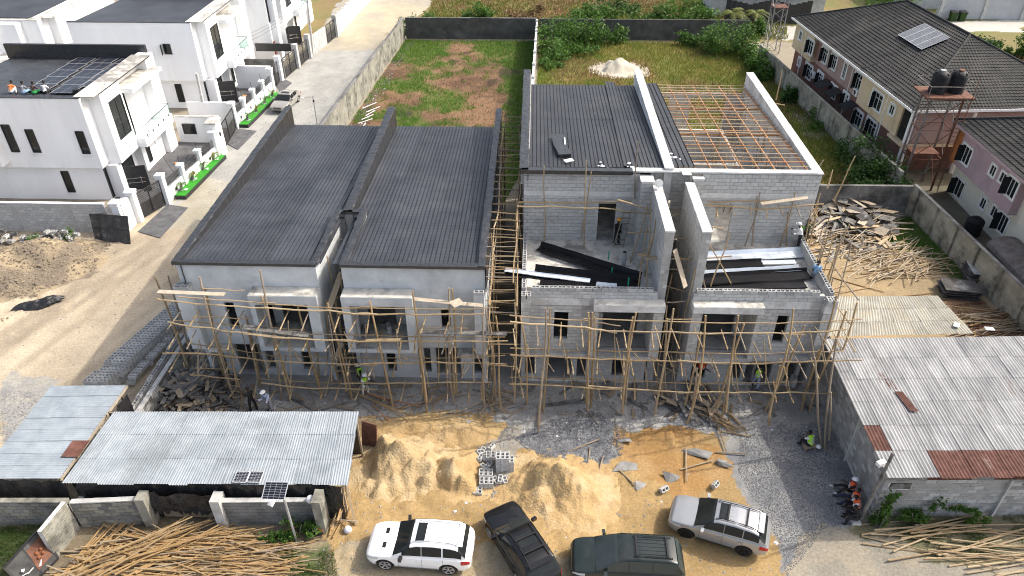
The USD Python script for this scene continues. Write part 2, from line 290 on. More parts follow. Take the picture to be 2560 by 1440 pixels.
class Blocks:
    """sand-cement blocks laid in bond on a wall core; the nearest become single pieces, the rest one part"""
    def __init__(s, keys=('block0', 'block1', 'block2')): s.items, s.keys = [], keys
    def lay(s, o, U, N, u0, u1, z0, z1, openings=(), bl=.45, bh=.22, j=.021, proud=.018, seed=0, rough=.004):
        r = np.random.default_rng(seed + 7); o, U, N = np.array(o, float), np.array(U, float), np.array(N, float)
        z, k = z0, 0
        while z < z1 - .06:
            zt = min(z + bh, z1)
            cuts = sorted((a, b) for a, c, b, d in openings if c < zt - .03 and d > z + .03)
            free, u = [], u0
            for a, b in cuts:
                if a > u: free.append((u, min(a, u1)))
                u = max(u, b)
            if u < u1: free.append((u, u1))
            off = (k % 2) * (bl + j) / 2
            for a, b in free:
                n0 = math.floor((a - u0 - off) / (bl + j)) - 1
                for i in range(n0, n0 + int((b - a) / (bl + j)) + 4):
                    p, q = u0 + off + i * (bl + j), u0 + off + i * (bl + j) + bl
                    p, q = max(p, a), min(q, b)
                    if q - p < .07: continue
                    d = proud + r.uniform(-rough, rough); dz = r.uniform(-.006, .006)
                    P = [o + p * U + (z + dz) * np.array([0, 0, 1.]), o + q * U + (z + dz) * np.array([0, 0, 1.]), o + q * U + (zt + dz) * np.array([0, 0, 1.]), o + p * U + (zt + dz) * np.array([0, 0, 1.])]
                    v = np.array(P + [x + N * d - (x - sum(P) / 4) * .012 for x in P])
                    f = np.array([[4, 5, 6, 7], [0, 1, 5, 4], [1, 2, 6, 5], [2, 3, 7, 6], [3, 0, 4, 7]])
                    if np.dot(np.cross(U, [0, 0, 1.]), N) < 0: f = f[:, ::-1]
                    s.items.append((v, f, s.keys[r.integers(len(s.keys))]))
            z += bh + j; k += 1
        return s
    def emit(s, parent, most=300, name='block'):
        c = np.array([CAMX(v.mean(0)) for v, f, k in s.items]); order = np.argsort(c)
        rest = {}
        for n, i in enumerate(order):
            v, f, k = s.items[i]
            if n < most: MB().add(v, f).build(name, M[k], parent)
            else: rest.setdefault(k, MB()).add(v, f)
        for k in sorted(rest): rest[k].build('blockwork', M[k], parent, kind='stuff')
def CAMX(p):
    d = p - np.array([0, 0, CAMZ]); c = d @ CF
    x, y = 1280 + FPX * (d @ CR) / c, 720 + FPX * (d @ CD) / c
    return np.linalg.norm(d) + (200 if (x < -20 or x > 2580 or y < -20 or y > 1460) else 0)

def corr(p00, pu, pv, pitch=.076, amp=.011, prof='sine', nv=2, sag=0, seed=0, dimp=0):
    """a profiled sheet: ridges run from the p00-pu edge to the far edge along pv"""
    p00, pu, pv = (np.array(a, float) for a in (p00, pu, pv))
    Lu = np.linalg.norm(pu - p00); U = (pu - p00) / Lu; V = pv - p00
    N = np.cross(U, V); N /= np.linalg.norm(N)
    if N[2] < 0: N = -N
    k = max(1, int(round(Lu / pitch)))
    if prof == 'sine':
        off, hgt = [0, .25, .5, .75], [0, 1, 0, -1]
    elif prof == 'rib':       # wide pans with narrow raised seams
        off, hgt = [0, .74, .79, .93, .97], [1, 1, 0, 0, 1]
    us, hs = [], []
    for i in range(k):
        for a, h in zip(off, hgt): us.append((i + a) / k); hs.append(h * amp)
    us.append(1.0); hs.append(amp if prof == 'rib' else 0)
    us, hs = np.array(us), np.array(hs)
    vs = []
    for row, t in enumerate(np.linspace(0, 1, nv + 1)):
        base = p00 + us[:, None] * Lu * U + t * V
        n1 = (fb(base[:, 0], base[:, 1], .8, 2, seed) - .5) * sag
        vs.append(base + (hs + n1 + dimp * (row % 2) * (hs > amp * .5))[:, None] * N)
    n = len(us); v = np.vstack(vs); f = []
    for r in range(nv):
        a = r * n + np.arange(n - 1)
        f.append(np.stack([a, a + 1, a + n + 1, a + n], 1))
    f = np.vstack(f)
    if np.dot(np.cross(U, V), N) < 0: f = f[:, ::-1]
    return v, f

def leaves(r, c, rad, n, size=.16, low=.25, flat=1.0):
    """leaf-sized faces through a crown's volume, thicker in clumps"""
    c, rad = np.array(c, float), np.array(rad, float)
    k = max(5, n // 90)
    cl = r.normal(size=(k, 3)); cl /= np.linalg.norm(cl, axis=1, keepdims=True); cl *= r.uniform(.45, 1.0, (k, 1)); cl[:, 2] = np.maximum(cl[:, 2], -low)
    w = r.integers(0, k, n); p = cl[w] + r.normal(size=(n, 3)) * .22
    p = c + p * rad
    p[:, 2] = np.maximum(p[:, 2], .03)
    a = r.normal(size=(n, 3)); a[:, 2] *= .6; a /= np.linalg.norm(a, axis=1, keepdims=True)
    b = np.cross(a, r.normal(size=(n, 3))); b /= np.linalg.norm(b, axis=1, keepdims=True)
    s = size * r.uniform(.6, 1.3, (n, 1))
    v = np.stack([p - a * s, p - b * s * .45, p + a * s, p + b * s * .45], 1).reshape(-1, 3)
    i = np.arange(n)[:, None] * 4
    return v, np.hstack([i, i + 1, i + 2, i + 3])

def blades(r, xy, h, w=.02, lean=.5, z=0.0):
    n = len(xy); h = np.broadcast_to(h, n) * r.uniform(.5, 1.3, n)
    a = r.uniform(0, 2 * PI, n); d = np.stack([np.cos(a), np.sin(a)], 1)
    l = r.uniform(0, 2 * PI, n); tip = np.stack([np.cos(l), np.sin(l)], 1) * (h * lean * r.uniform(.2, 1.2, n))[:, None]
    w = np.broadcast_to(w, n) * (.6 + h)
    zz = np.broadcast_to(z, n)
    v = np.stack([np.column_stack([xy - d * w[:, None], zz]), np.column_stack([xy + d * w[:, None], zz]), np.column_stack([xy + tip, zz + h])], 1).reshape(-1, 3)
    i = np.arange(n)[:, None] * 3
    return v, np.hstack([i, i + 1, i + 2])

def stones(r, xy, size, z=0.0, squash=.6):
    n = len(xy); s = size * r.uniform(.5, 1.5, n)
    o = np.array([[1, 0, 0], [0, 1, 0], [-1, 0, 0], [0, -1, 0], [.25, .2, 1], [-.2, -.25, .8]], float)
    v = o[None] * r.uniform(.6, 1.2, (n, 6, 1)) * s[:, None, None]
    a = r.uniform(0, 2 * PI, n); ca, sa = np.cos(a)[:, None], np.sin(a)[:, None]
    x, y = v[..., 0] * ca - v[..., 1] * sa, v[..., 0] * sa + v[..., 1] * ca
    v = np.stack([x + xy[:, :1], y + xy[:, 1:], v[..., 2] * squash + np.broadcast_to(z, n)[:, None]], -1).reshape(-1, 3)
    f = np.array([[0, 1, 4], [1, 2, 5], [1, 5, 4], [2, 3, 5], [3, 0, 4], [3, 4, 5]])
    return v, (f[None] + np.arange(n)[:, None, None] * 6).reshape(-1, 3)

def scatter(r, poly, n):
    p = Polygon(poly).buffer(0); x0, y0, x1, y1 = p.bounds; out = []
    got = 0
    while got < n:
        q = r.uniform((x0, y0), (x1, y1), (n * 2, 2)); q = q[shapely.contains_xy(p, q[:, 0], q[:, 1])]; out.append(q); got += len(q)
    return np.vstack(out)[:n]

def polemesh(p, q, r0=.035, r1=None, bend=.03, rr=None, n=6, seg=5):
    p, q = np.array(p, float), np.array(q, float); rr = rr or np.random.default_rng(0)
    L = np.linalg.norm(q - p); t = np.linspace(0, 1, seg + 1)
    w = rr.normal(size=3) * bend * L * .4; w2 = rr.normal(size=3) * bend * L * .18
    pts = p + t[:, None] * (q - p) + np.sin(PI * t)[:, None] * w + np.sin(2 * PI * t)[:, None] * w2
    return MB().tube(pts, np.linspace(r0, r1 or r0 * .75, seg + 1), n).mesh()

# ---------------------------------------------------------------- ground
def green_mask(x, y):      # where the burnt lot has grown over again
    e = np.clip((x + 4.2) / 2.5, 0, 1) * .25 + np.clip((y - 93) / 4, 0, 1) * .22
    return fb(x, y, .22, 4, 5) + e
LEFT_LOT = [(-19.6, 54.2), (-2.2, 54.2), (-.35, 62), (.35, 98.3), (-17.1, 98.3)]
RIGHT_LOT = [(.0, 55.6), (17, 55.6), (17.2, 54), (31, 54), (31, 66), (27.5, 88), (28, 98.3), (.8, 98.3)]
def ground_z(x, y):
    z = (fb(x, y, .35, 4, 1) - .5) * .07
    def hill(cx, cy, rx, ry, h, s):
        d = ((x - cx) / rx) ** 2 + ((y - cy) / ry) ** 2
        return h * np.exp(-d * 1.6) * (.55 + .9 * fb(x, y, .55, 4, s))
    z = z + hill(-35.5, 44.3, 3.8, 2.2, 1.5, 21) + hill(-40.5, 42.5, 4, 2.6, 1.5, 22) + hill(-36.8, 41.0, 4.2, 1.6, .8, 23) + hill(-36.5, 36.2, 3.2, 1.5, .5, 24)
    z = z + (np.abs(fb(x, y, 1.4, 4, 29) - .5) * .8) * ((x < -31) & (x > -46) & (y > 38) & (y < 47.5))
    z = z + (np.abs(fb(x, y, 1.1, 4, 9) - .5) * .45 + np.clip((fb(x, y, .5, 3, 19) - .5), 0, 1) * .9) * ((y < 29.6) & (y > 20) & (x > -8.5) & (x < 8))
    return z
xs = np.concatenate([np.linspace(-420, -92, 16), np.arange(-90, -46, .5), np.arange(-46, -24, .25), np.arange(-24, 24, .13), np.arange(24, 40, .25), np.arange(40, 88, .5), np.linspace(92, 420, 16)])
ys = np.concatenate([np.linspace(-60, 15, 12), np.arange(15.5, 34, .12), np.arange(34, 60, .22), np.arange(60, 128, .35), np.linspace(132, 520, 16)])
gx, gy = np.meshgrid(xs, ys); X, Yg = gx.ravel(), gy.ravel()
wx = X + (fb(X, Yg, .5, 4, 11) - .5) * 2.2 + (fb(X, Yg, 2.2, 3, 15) - .5) * .7
wy = Yg + (fb(X, Yg, .5, 4, 12) - .5) * 2.2 + (fb(X, Yg, 2.2, 3, 16) - .5) * .7
col = np.tile(np.array([.33, .29, .22]), (len(X), 1))
def paint(poly, c, c2=None, s=.5, seed=0, warp=True, a=1.0, lo=.38, hi=.62):
    p = Polygon(poly).buffer(0)
    m = shapely.contains_xy(p, wx if warp else X, wy if warp else Yg)
    k = np.clip((fb(X[m], Yg[m], s, 5, seed) - lo) / (hi - lo), 0, 1)[:, None]
    cc = np.array(c) * (1 - k) + np.array(c2 if c2 is not None else c) * k
    col[m] = col[m] * (1 - a) + cc * a
# beyond the lots
paint([(-60, 99), (120, 99), (160, 300), (-60, 300)], (.21, .2, .075), (.27, .2, .1), .16, 2)
paint(pxpoly([(1170, 30), (1500, 20), (1480, 46), (1180, 46)]), (.3, .16, .09), (.27, .2, .1), .3, 2)
# dirt road and tracks at the building's west side
paint([(-60, 15), (-19, 15), (-21, 36), (-20, 54), (-30, 52), (-60, 50)], (.56, .465, .34), (.44, .365, .265), .28, 31)
tr = fb(X * .95 + Yg * -.32, (X * .32 + Yg * .95) * .14, .9, 4, 33)
m = (X < -22) & (X > -60) & (Yg < 50) & (Yg > 10)
col[m] *= (.72 + .42 * np.clip((tr[m] - .33) / .32, 0, 1))[:, None]
paint(pxpoly([(0, 940), (170, 945), (60, 1120), (0, 1130)]), (.36, .35, .33), (.45, .42, .36), 1.2, 35)
paint([(-46, 38.5), (-34, 39.5), (-31, 43), (-31.5, 47), (-46, 47.5)], (.24, .195, .145), (.43, .34, .22), .8, 37, lo=.42, hi=.58)
# the street
paint([(-30.5, 50), (-20.5, 50), (-20.2, 70), (-17.2, 102), (-16, 130), (-31, 130), (-28.6, 90)], (.44, .43, .395), (.36, .355, .33), .5, 41)
paint([(-29, 94), (-18, 94), (-15, 130), (-30, 130)], (.5, .43, .31), (.42, .38, .3), .3, 43)
paint([(-29.5, 49), (-20.5, 48), (-20.4, 56), (-29.5, 58)], (.47, .44, .37), (.4, .36, .27), .4, 45)
# lots
paint(LEFT_LOT, (.15, .09, .055), (.27, .165, .095), .4, 51, False)
m = shapely.contains_xy(Polygon(LEFT_LOT), X, Yg)
gm = np.clip((green_mask(X, Yg) - .52) / .12, 0, 1) * m
col = col * (1 - .75 * gm[:, None]) + np.array([.09, .14, .03]) * .75 * gm[:, None]
bm = np.clip((fb(X, Yg, .3, 4, 57) - .6) / .06, 0, 1) * m
col = col * (1 - .75 * bm[:, None]) + np.array([.035, .03, .028]) * .75 * bm[:, None]
paint(RIGHT_LOT, (.2, .22, .06), (.26, .19, .07), .18, 52, False)
paint(pxpoly([(1990, 280), (2110, 290), (2120, 340), (2010, 350)]), (.33, .3, .24), (.2, .19, .08), .8, 53)
# back yard of the site
paint([(16.8, 33), (31.5, 33), (31.8, 45.5), (31, 53), (17, 53)], (.44, .325, .185), (.36, .275, .165), .4, 55, False)
paint([(26.5, 49), (31.6, 42.5), (31.3, 53), (26, 53)], (.1, .14, .045), (.16, .14, .08), .8, 56)
paint([(31.9, 20), (90, 20), (90, 98), (34, 98), (32, 60)], (.16, .14, .1), (.22, .2, .15), .6, 58, False)
paint([(44, 72), (120, 60), (120, 130), (50, 130)], (.24, .2, .09), (.19, .2, .07), .2, 59)
paint(pxpoly([(1870, 62), (2000, 66), (1990, 100), (1880, 96)]), (.5, .48, .43), None, 1, 60)
paint(pxpoly([(2330, 55), (2560, 48), (2560, 82), (2440, 78), (2340, 82)]), (.55, .53, .47), None, 1, 60)
# front yard
paint(pxpoly([(340, 1060), (440, 900), (500, 850), (2060, 850), (2090, 1090), (1880, 1090), (1560, 1075), (1300, 1140), (1240, 1070), (860, 1060)]), (.36, .35, .33), (.47, .455, .425), .9, 61)
paint(pxpoly([(840, 1090), (900, 1060), (1215, 1025), (1290, 1130), (1450, 1175), (1560, 1130), (1560, 1070), (1830, 1080), (1850, 1190), (1920, 1260), (1965, 1350), (1990, 1500), (760, 1500), (830, 1250)]), (.435, .3, .14), (.37, .255, .118), .5, 63)
paint(pxpoly([(840, 1370), (960, 1340), (1450, 1400), (1700, 1440), (1700, 1500), (760, 1500)]), (.39, .325, .225), (.43, .34, .21), .6, 64)
paint(pxpoly([(1560, 1080), (1740, 1065), (1840, 1120), (1850, 1200), (1720, 1265), (1600, 1190), (1570, 1140)]), (.38, .225, .09), (.44, .29, .135), .7, 65)
paint(pxpoly([(1200, 1070), (1290, 1060), (1330, 1110), (1290, 1140), (1280, 1240), (1190, 1240), (1170, 1180)]), (.4, .36, .29), (.33, .3, .25), 1.2, 66)
GRAVEL1 = pxpoly([(1285, 1100), (1380, 1050), (1500, 1030), (1565, 1075), (1555, 1140), (1450, 1170), (1340, 1150)])
GRAVEL2 = pxpoly([(1850, 1090), (2060, 1060), (2110, 1110), (2165, 1250), (2150, 1310), (2060, 1320), (2010, 1390), (1965, 1445), (1950, 1360), (1890, 1260), (1845, 1180)])
paint(GRAVEL1, (.2, .205, .215), (.28, .285, .29), 1.2, 67)
paint(GRAVEL2, (.23, .235, .24), (.36, .35, .33), 1.0, 68)
paint(pxpoly([(1985, 1500), (2000, 1350), (2150, 1315), (2330, 1400), (2600, 1410), (2600, 1500)]), (.37, .325, .25), (.3, .275, .225), .9, 69)
paint(pxpoly([(2150, 1310), (2250, 1290), (2600, 1280), (2600, 1400), (2330, 1400)]), (.17, .165, .09), (.25, .22, .15), .8, 70)
paint(pxpoly([(-40, 1290), (160, 1290), (820, 1290), (840, 1400), (820, 1500), (-40, 1500)]), (.16, .13, .085), (.27, .22, .15), .7, 71)
paint(pxpoly([(700, 1330), (830, 1350), (820, 1500), (640, 1500)]), (.12, .14, .06), (.3, .25, .16), .9, 72)
paint(pxpoly([(0, 1320), (150, 1310), (60, 1420), (0, 1500)]), (.1, .12, .05), (.17, .14, .1), .9, 73)
near = (Yg < 130)
col[near] *= (.74 + .24 * fb(X[near], Yg[near], 1.6, 4, 81))[:, None]
gz = ground_z(X, Yg)
nx, ny = len(xs), len(ys)
a = (np.arange(ny - 1)[:, None] * nx + np.arange(nx - 1)).ravel()
f = np.stack([a, a + 1, a + nx + 1, a + nx], 1)
M['ground'] = usdkit.material(stage, '/World/Looks/ground', {
    'a': ('attribute', {'attribute': 'gcol'}), 'g': ('geometry', {}), 'n': ('noise_texture', {'scale': 7.0, 'detail': 8, 'roughness': .75}),
    'r': ('rgb_ramp', {'ramp': [(.3, (.66, .66, .66)), (.55, (1.02, 1.02, 1.02)), (.72, (1.28, 1.28, 1.28))]}), 'm': ('mix', {'mix_type': 'multiply', 'fac': 1.0}),
    'n2': ('noise_texture', {'scale': 16.0, 'detail': 6, 'roughness': .7}), 'b': ('bump', {'strength': .8, 'distance': .05}), 'p': ('principled_bsdf', {'roughness': .95, 'specular_ior_level': .15})},
    [('g.position', 'n.vector'), ('g.position', 'n2.vector'), ('n.fac', 'r.fac'), ('a.color', 'm.color1'), ('r.color', 'm.color2'), ('m.color', 'p.base_color'), ('n2.fac', 'b.height'), ('b.normal', 'p.normal')], surface='p.BSDF')
_g = usdkit.mesh(stage, newpath('ground'), (np.column_stack([X, Yg, gz]), f), M['ground'], smooth=True)
UsdGeom.PrimvarsAPI(_g).CreatePrimvar('gcol', Sdf.ValueTypeNames.Color3fArray, 'vertex').Set(Vt.Vec3fArray.FromNumpy(np.clip(col, .01, .9).astype(np.float32)))
setdata(_g.GetPrim(), 'bare sandy ground of the site, street and lots', kind='structure')
# ---------------------------------------------------------------- the two unfinished twin houses
XA, YA, ZA = np.array([1., 0, 0]), np.array([0, 1., 0]), np.array([0, 0, 1.])
def front(mb, Y, x0, x1, z0, z1, ops=(), t=.23):            # wall facing the camera
    return mb.wall((0, Y, 0), XA, -YA, (x0, z0, x1, z1), ops, t)
def sidew(mb, Xf, y0, y1, z0, z1, ops=(), t=.23, N=-1):       # wall in depth whose face at Xf looks towards N*X
    return mb.wall((Xf, 0, 0), YA, XA * N, (y0, z0, y1, z1), ops, t)
rnd = np.random.default_rng(5)

# ---- twin A+B : rendered grey, black roofs
ab = thing('rendered_house', 'unfinished grey rendered pair of houses under finished black ribbed roofs', 'house')
m = MB()
front(m, 31.9, -18.85, -11.35, 2.9, 8.38, [(-16.85, 4.0, -16.3, 5.86), (-14.65, 3.25, -11.95, 6.4)])
front(m, 31.9, -10.0, -2.35, 2.9, 8.38, [(-9.5, 3.3, -6.65, 6.35), (-4.84, 4.3, -4.3, 5.65), ])
m.build('front_wall', M['render_grey'], ab)
m = MB()
front(m, 32.5, -18.0, -11.35, 0, 2.88, [(-17.25, 0.02, -15.85, 2.35), (-15.55, .5, -15.05, 1.9), (-13.4, .5, -12.9, 1.9)])
front(m, 32.5, -9.9, -2.35, 0, 2.88, [(-8.35, .5, -7.8, 1.85), (-6.1, .45, -5.72, 2.3), (-5.4, .02, -3.95, 2.35), (-3.15, .45, -2.68, 2.1)])
m.build('ground_floor_wall', M['render_grey'], ab)
m = MB()
sidew(m, -18.85, 32.14, 53.4, 0, 6.9, [(36, 3.8, 37, 5.6), (42, 3.8, 43, 5.6), (36, .7, 37, 2.2), (47, 3.8, 48, 5.6)])
m.wall((-18.85, 0, 0), YA, -XA, [(32.14, 6.9), (53.4, 6.9), (53.4, 8.5), (32.14, 8.5)], [], .2)
m.build('side_wall', M['render_grey'], ab)
m = MB(); sidew(m, -11.35, 32.14, 37.6, 0, 8.38, [], N=1); m.build('side_wall', M['render_grey'], ab, label='sunlit render on the light well side')
m = MB(); sidew(m, -10.0, 32.14, 37.6, 0, 8.38, []); m.build('side_wall', M['render_grey'], ab)
m = MB(); sidew(m, -2.35, 32.14, 53.4, 0, 8.5, [(35, 3.8, 36, 5.4)], N=1, t=.24); m.build('side_wall', M['render_grey'], ab)
m = MB(); front(m, 37.6, -11.58, -9.77, 0, 8.3); m.build('light_well_wall', M['mortar'], ab)
m = MB(); front(m, 53.4, -18.6, -2.6, 0, 6.85); m.build('back_wall', M['render_grey'], ab)
m = MB()
for z in (0.0, 2.88):
    m.box(-18.6, 32.75 if z == 0 else 32.15, z + .012, -11.6, 53.1, z + .17); m.box(-9.76, 32.75 if z == 0 else 32.15, z + .012, -2.65, 53.1, z + .17)
    m.box(-11.6, 37.9, z + .012, -9.76, 53.1, z + .17)
m.build('floor_slab', M['screed'], ab)
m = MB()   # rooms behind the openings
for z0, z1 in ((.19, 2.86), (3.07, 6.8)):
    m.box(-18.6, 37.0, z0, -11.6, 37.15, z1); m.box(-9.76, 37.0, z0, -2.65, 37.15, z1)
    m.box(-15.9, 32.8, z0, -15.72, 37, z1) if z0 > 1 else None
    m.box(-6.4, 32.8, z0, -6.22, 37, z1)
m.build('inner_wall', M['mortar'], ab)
for x0, x1, o0, o1 in ((-15.0, -11.3, -14.72, -11.88), (-10.02, -6.2, -9.6, -6.62)):       # projecting balcony frames
    m = MB()
    m.box(x0, 31.0, 6.42, x1, 31.88, 6.99); m.box(x0, 31.0, 3.17, x1, 31.88, 3.42)
    m.box(x0, 31.0, 3.42, o0, 31.88, 6.42); m.box(o1, 31.0, 3.42, x1, 31.88, 6.42)
    bx = m.build('balcony_frame', M['render_grey'], ab)
    MB().box(x0 + .02, 31.03, 6.994, x1 - .02, 31.87, 7.012).build('top_screed', M['screed'], bx)
    m = MB(); front(m, 33.3, x0 + .2, x1 - .1, 3.07, 6.3, [(x0 + .75, 3.25, x0 + 2.35, 5.6)], .15)
    m.build('balcony_back_wall', M['render_grey'] if x0 < -12 else M['concrete'], ab)
    MB().box(o0 + .02, 31.05, 3.425, o1 - .02, 33.28, 3.44).build('balcony_floor', M['screed'], ab)
for x0, x1 in ((-19.1, -18.3), (-2.95, -2.4)):
    m = MB(); m.box(x0, 31.35, 2.9, x1, 31.89, 7.0); pr = m.build('pier', M['render_grey'], ab)
    for k in range(2 if x0 < -10 else 1):
        y0 = 31.36 + k * .27
        q = MB(); q.box(x0, y0, 7.004, x1, y0 + .035, 7.2); q.box(x0, y0 + .21, 7.004, x1, y0 + .245, 7.2)
        for xx in np.linspace(x0, x1 - .05, 3): q.box(xx, y0 + .036, 7.004, xx + .05, y0 + .209, 7.2)
        q.build('hollow_block', M['hblock1'], pr)
m = MB(); m.box(-18.2, 31.3, 2.72, -16.9, 31.88, 2.9); m.box(-4.0, 31.2, 2.72, -2.4, 31.88, 2.9); m.build('ledge', M['screed'], ab)
m = MB(); m.box(-16.86, 31.95, 3.95, -16.29, 32.1, 3.995); m.box(-4.86, 31.95, 4.25, -4.28, 32.1, 4.295); m.build('window_sill', M['concrete'], ab)
for x0, x1, z0, z1 in ((-4.1, -3.02, 4.2, 5.7),):
    m = MB(); m.box(x0, 31.85, z0, x1, 31.898, z1); m.build('render_panel', M['concrete'], ab)
# roofs: long ribbed sheets, one part each
def ribroof(parent, x0, x1, y0, z0, y1, z1, w=1.0, key='black_sheet', lift=None, seed=0, dimp=.012, nvr=60):
    n = int(round((x1 - x0) / w)); r = np.random.default_rng(seed)
    for i in range(n):
        a, b = x0 + (x1 - x0) * i / n, x0 + (x1 - x0) * (i + 1) / n + (.03 if i < n - 1 else 0)
        dz = .004 * (i % 2) + r.uniform(0, .004)
        for nm, (ya, yb), (za, zb), up in (('roof_sheet', (y0, y0 + (y1 - y0) * .52), (z0, z0 + (z1 - z0) * .52), 0), ('roof_sheet', (y0 + (y1 - y0) * .515, y1), (z0 + (z1 - z0) * .515, z1), .012)):
            v, f = corr((a, ya, za + dz + up), (b, ya, za + dz + up), (a, yb, zb + dz + up), pitch=.27, amp=.055, prof='rib', nv=nvr, sag=.05, seed=seed, dimp=dimp)
            obj(nm, (v, f), M[key], parent)
ra = MB().box(-18.6, 32.0, 6.83, -11.6, 32.2, 6.9).build('roof_deck_edge', M['timber_grey'], ab)
ribroof(ab, -18.6, -11.1, 32.12, 8.34, 53.5, 6.98, seed=3, dimp=.004)
ribroof(ab, -10.48, -2.62, 32.12, 8.34, 53.5, 6.98, seed=4, dimp=.009)
m = MB()
m.box(-18.97, 31.76, 8.39, -11.3, 32.12, 8.56); m.box(-10.04, 31.76, 8.39, -2.3, 32.12, 8.56)
m.build('eaves_flashing', M['black_membrane'], ab)
def wrap(x0, x1, y0, y1, zt, drop=.3, n=60, seed=1, zin=None):
    """creased membrane folded over the top of a parapet"""
    r = np.random.default_rng(seed); ys_ = np.linspace(y0, y1, n)
    prof = [(x0 - .02, -drop), (x0 - .025, -.02), (x0 + .01, .012), ((x0 + x1) / 2, .018), (x1 - .01, .012), (x1 + .025, -.02), (x1 + .03, -(zin or drop))]
    v = np.array([[x + r.normal() * .014, y, zt + z + r.normal() * .014] for y in ys_ for x, z in prof]); k = len(prof)
    a = (np.arange(n - 1)[:, None] * k + np.arange(k - 1)).ravel()
    return v, np.stack([a, a + 1, a + k + 1, a + k], 1)
obj('parapet_membrane', wrap(-18.98, -18.58, 31.78, 53.5, 8.57, zin=1.7), M['black_membrane'], ab)
obj('parapet_membrane', wrap(-2.72, -2.32, 31.78, 53.5, 8.57, zin=1.7, seed=2), M['black_membrane'], ab)
m = MB(); sidew(m, -11.02, 37.85, 53.5, 6.0, 8.55, t=.46); m.build('party_parapet', M['concrete'], ab)
obj('parapet_membrane', wrap(-11.04, -10.54, 37.5, 53.6, 8.57, zin=1.75, drop=1.7, seed=3), M['black_membrane'], ab)
obj('parapet_membrane', wrap(-11.6, -11.24, 31.95, 37.7, 8.5, seed=4, n=20, drop=.12), M['black_membrane'], ab)
obj('parapet_membrane', wrap(-10.06, -9.66, 31.95, 37.9, 8.52, seed=5, n=20, drop=.14), M['black_membrane'], ab)
m = MB(); m.box(-11.3, 37.5, 8.3, -10.02, 37.84, 8.48); m.build('light_well_flashing', M['black_membrane'], ab)

# ---- twin C+D : bare blockwork
cd = thing('blockwork_house', 'unfinished pair of houses in bare grey blockwork with open timber roof frame', 'house')
bk = Blocks(); core = MB()
def fw(Y, x0, x1, z0, z1, ops=(), t=.21, seed=0, lay=None):
    front(core, Y, x0, x1, z0, z1, ops, t); bk.lay((0, Y, 0), XA, -YA, x0, x1, z0 + .004, z1, ops, seed=seed)
def sw(Xf, y0, y1, z0, z1, ops=(), t=.21, N=-1, seed=0, blk=True):
    sidew(core, Xf, y0, y1, z0, z1, ops, t, N)
    if blk: bk.lay((Xf, 0, 0), YA, XA * N, y0, y1, z0 + .004, z1, ops, seed=seed)
CW, DW = [(1.42, 3.55, 2.19, 5.45)], [(13.65, 3.54, 14.27, 5.45)]
fw(32.1, .1, 3.5, 2.75, 5.93, CW, seed=1); fw(32.1, .1, 6.95, 6.42, 6.83, seed=2)
fw(32.1, 12.62, 15.85, 2.75, 5.93, DW, seed=3); fw(32.1, 8.86, 15.86, 6.42, 6.83, seed=4)
for q in ((.1, 32.06, 5.935, 3.5, 32.3, 6.415), (12.62, 32.06, 5.935, 15.86, 32.3, 6.415), (3.5, 32.13, 5.99, 6.95, 32.3, 6.415), (8.86, 32.13, 5.99, 12.62, 32.3, 6.415), (1.38, 32.07, 5.46, 2.4, 32.2, 5.62)): MB().box(*q).build('concrete_beam', M['concrete_light'], cd)
# frames of the first floor balconies
for a, b, p, q in ((3.5, 7.32, 3.8, 6.76), (8.82, 12.6, 9.36, 12.32)):
    m = MB(); m.box(a, 31.45, 5.985, b, 32.055, 6.42); hd = m.build('balcony_canopy', M['concrete_light'], cd)
    MB().box(a + .03, 31.48, 6.424, b - .03, 32.06, 6.436).build('top_screed', M['screed'], hd)
    m = MB(); m.box(a, 31.5, 2.55, b, 32.3, 2.79); m.build('balcony_slab', M['concrete'], cd)
    for s0, s1 in ((a, p), (q, b)):
        core.box(s0, 31.55, 2.79, s1, 32.1, 5.985); bk.lay((0, 31.55, 0), XA, -YA, s0, s1, 2.795, 5.98, seed=int(s0 * 10))
        xf, N = (s1, 1) if s0 == a else (s0, -1)
        bk.lay((xf, 0, 0), YA, XA * N, 31.56, 33.6, 2.8, 5.9, seed=int(s0 * 10) + 1); core.box(s0, 32.1, 2.79, s1, 33.6, 5.95)
    m = MB(); front(m, 33.6, a, b, 2.79, 5.9, [(p + .5, 2.8, q - .45, 5.2)], .2); m.build('balcony_back_wall', M['mortar'], cd)
    bk.lay((0, 33.6, 0), XA, -YA, p, q, 2.8, 5.9, [(p + .5, 2.8, q - .45, 5.2)], seed=77)
# end piers, slightly proud
for a, b, z0 in ((-.42, .1, 2.62), (15.85, 16.47, 2.5)):
    core.box(a, 31.7, z0, b, 32.09, 6.62); bk.lay((0, 31.7, 0), XA, -YA, a, b, z0 + .004, 5.93, seed=31)
    bk.lay((0, 31.7, 0), XA, -YA, a, b, 6.42, 6.62, seed=32)
    MB().box(a - .004, 31.675, 5.94, b + .004, 32.2, 6.41).build('concrete_beam', M['concrete_light'], cd)
m = MB(); m.box(-.4, 31.75, 2.5, 3.5, 32.5, 2.72); m.box(12.62, 31.75, 2.42, 16.45, 32.5, 2.72); m.build('first_floor_slab', M['concrete'], cd)
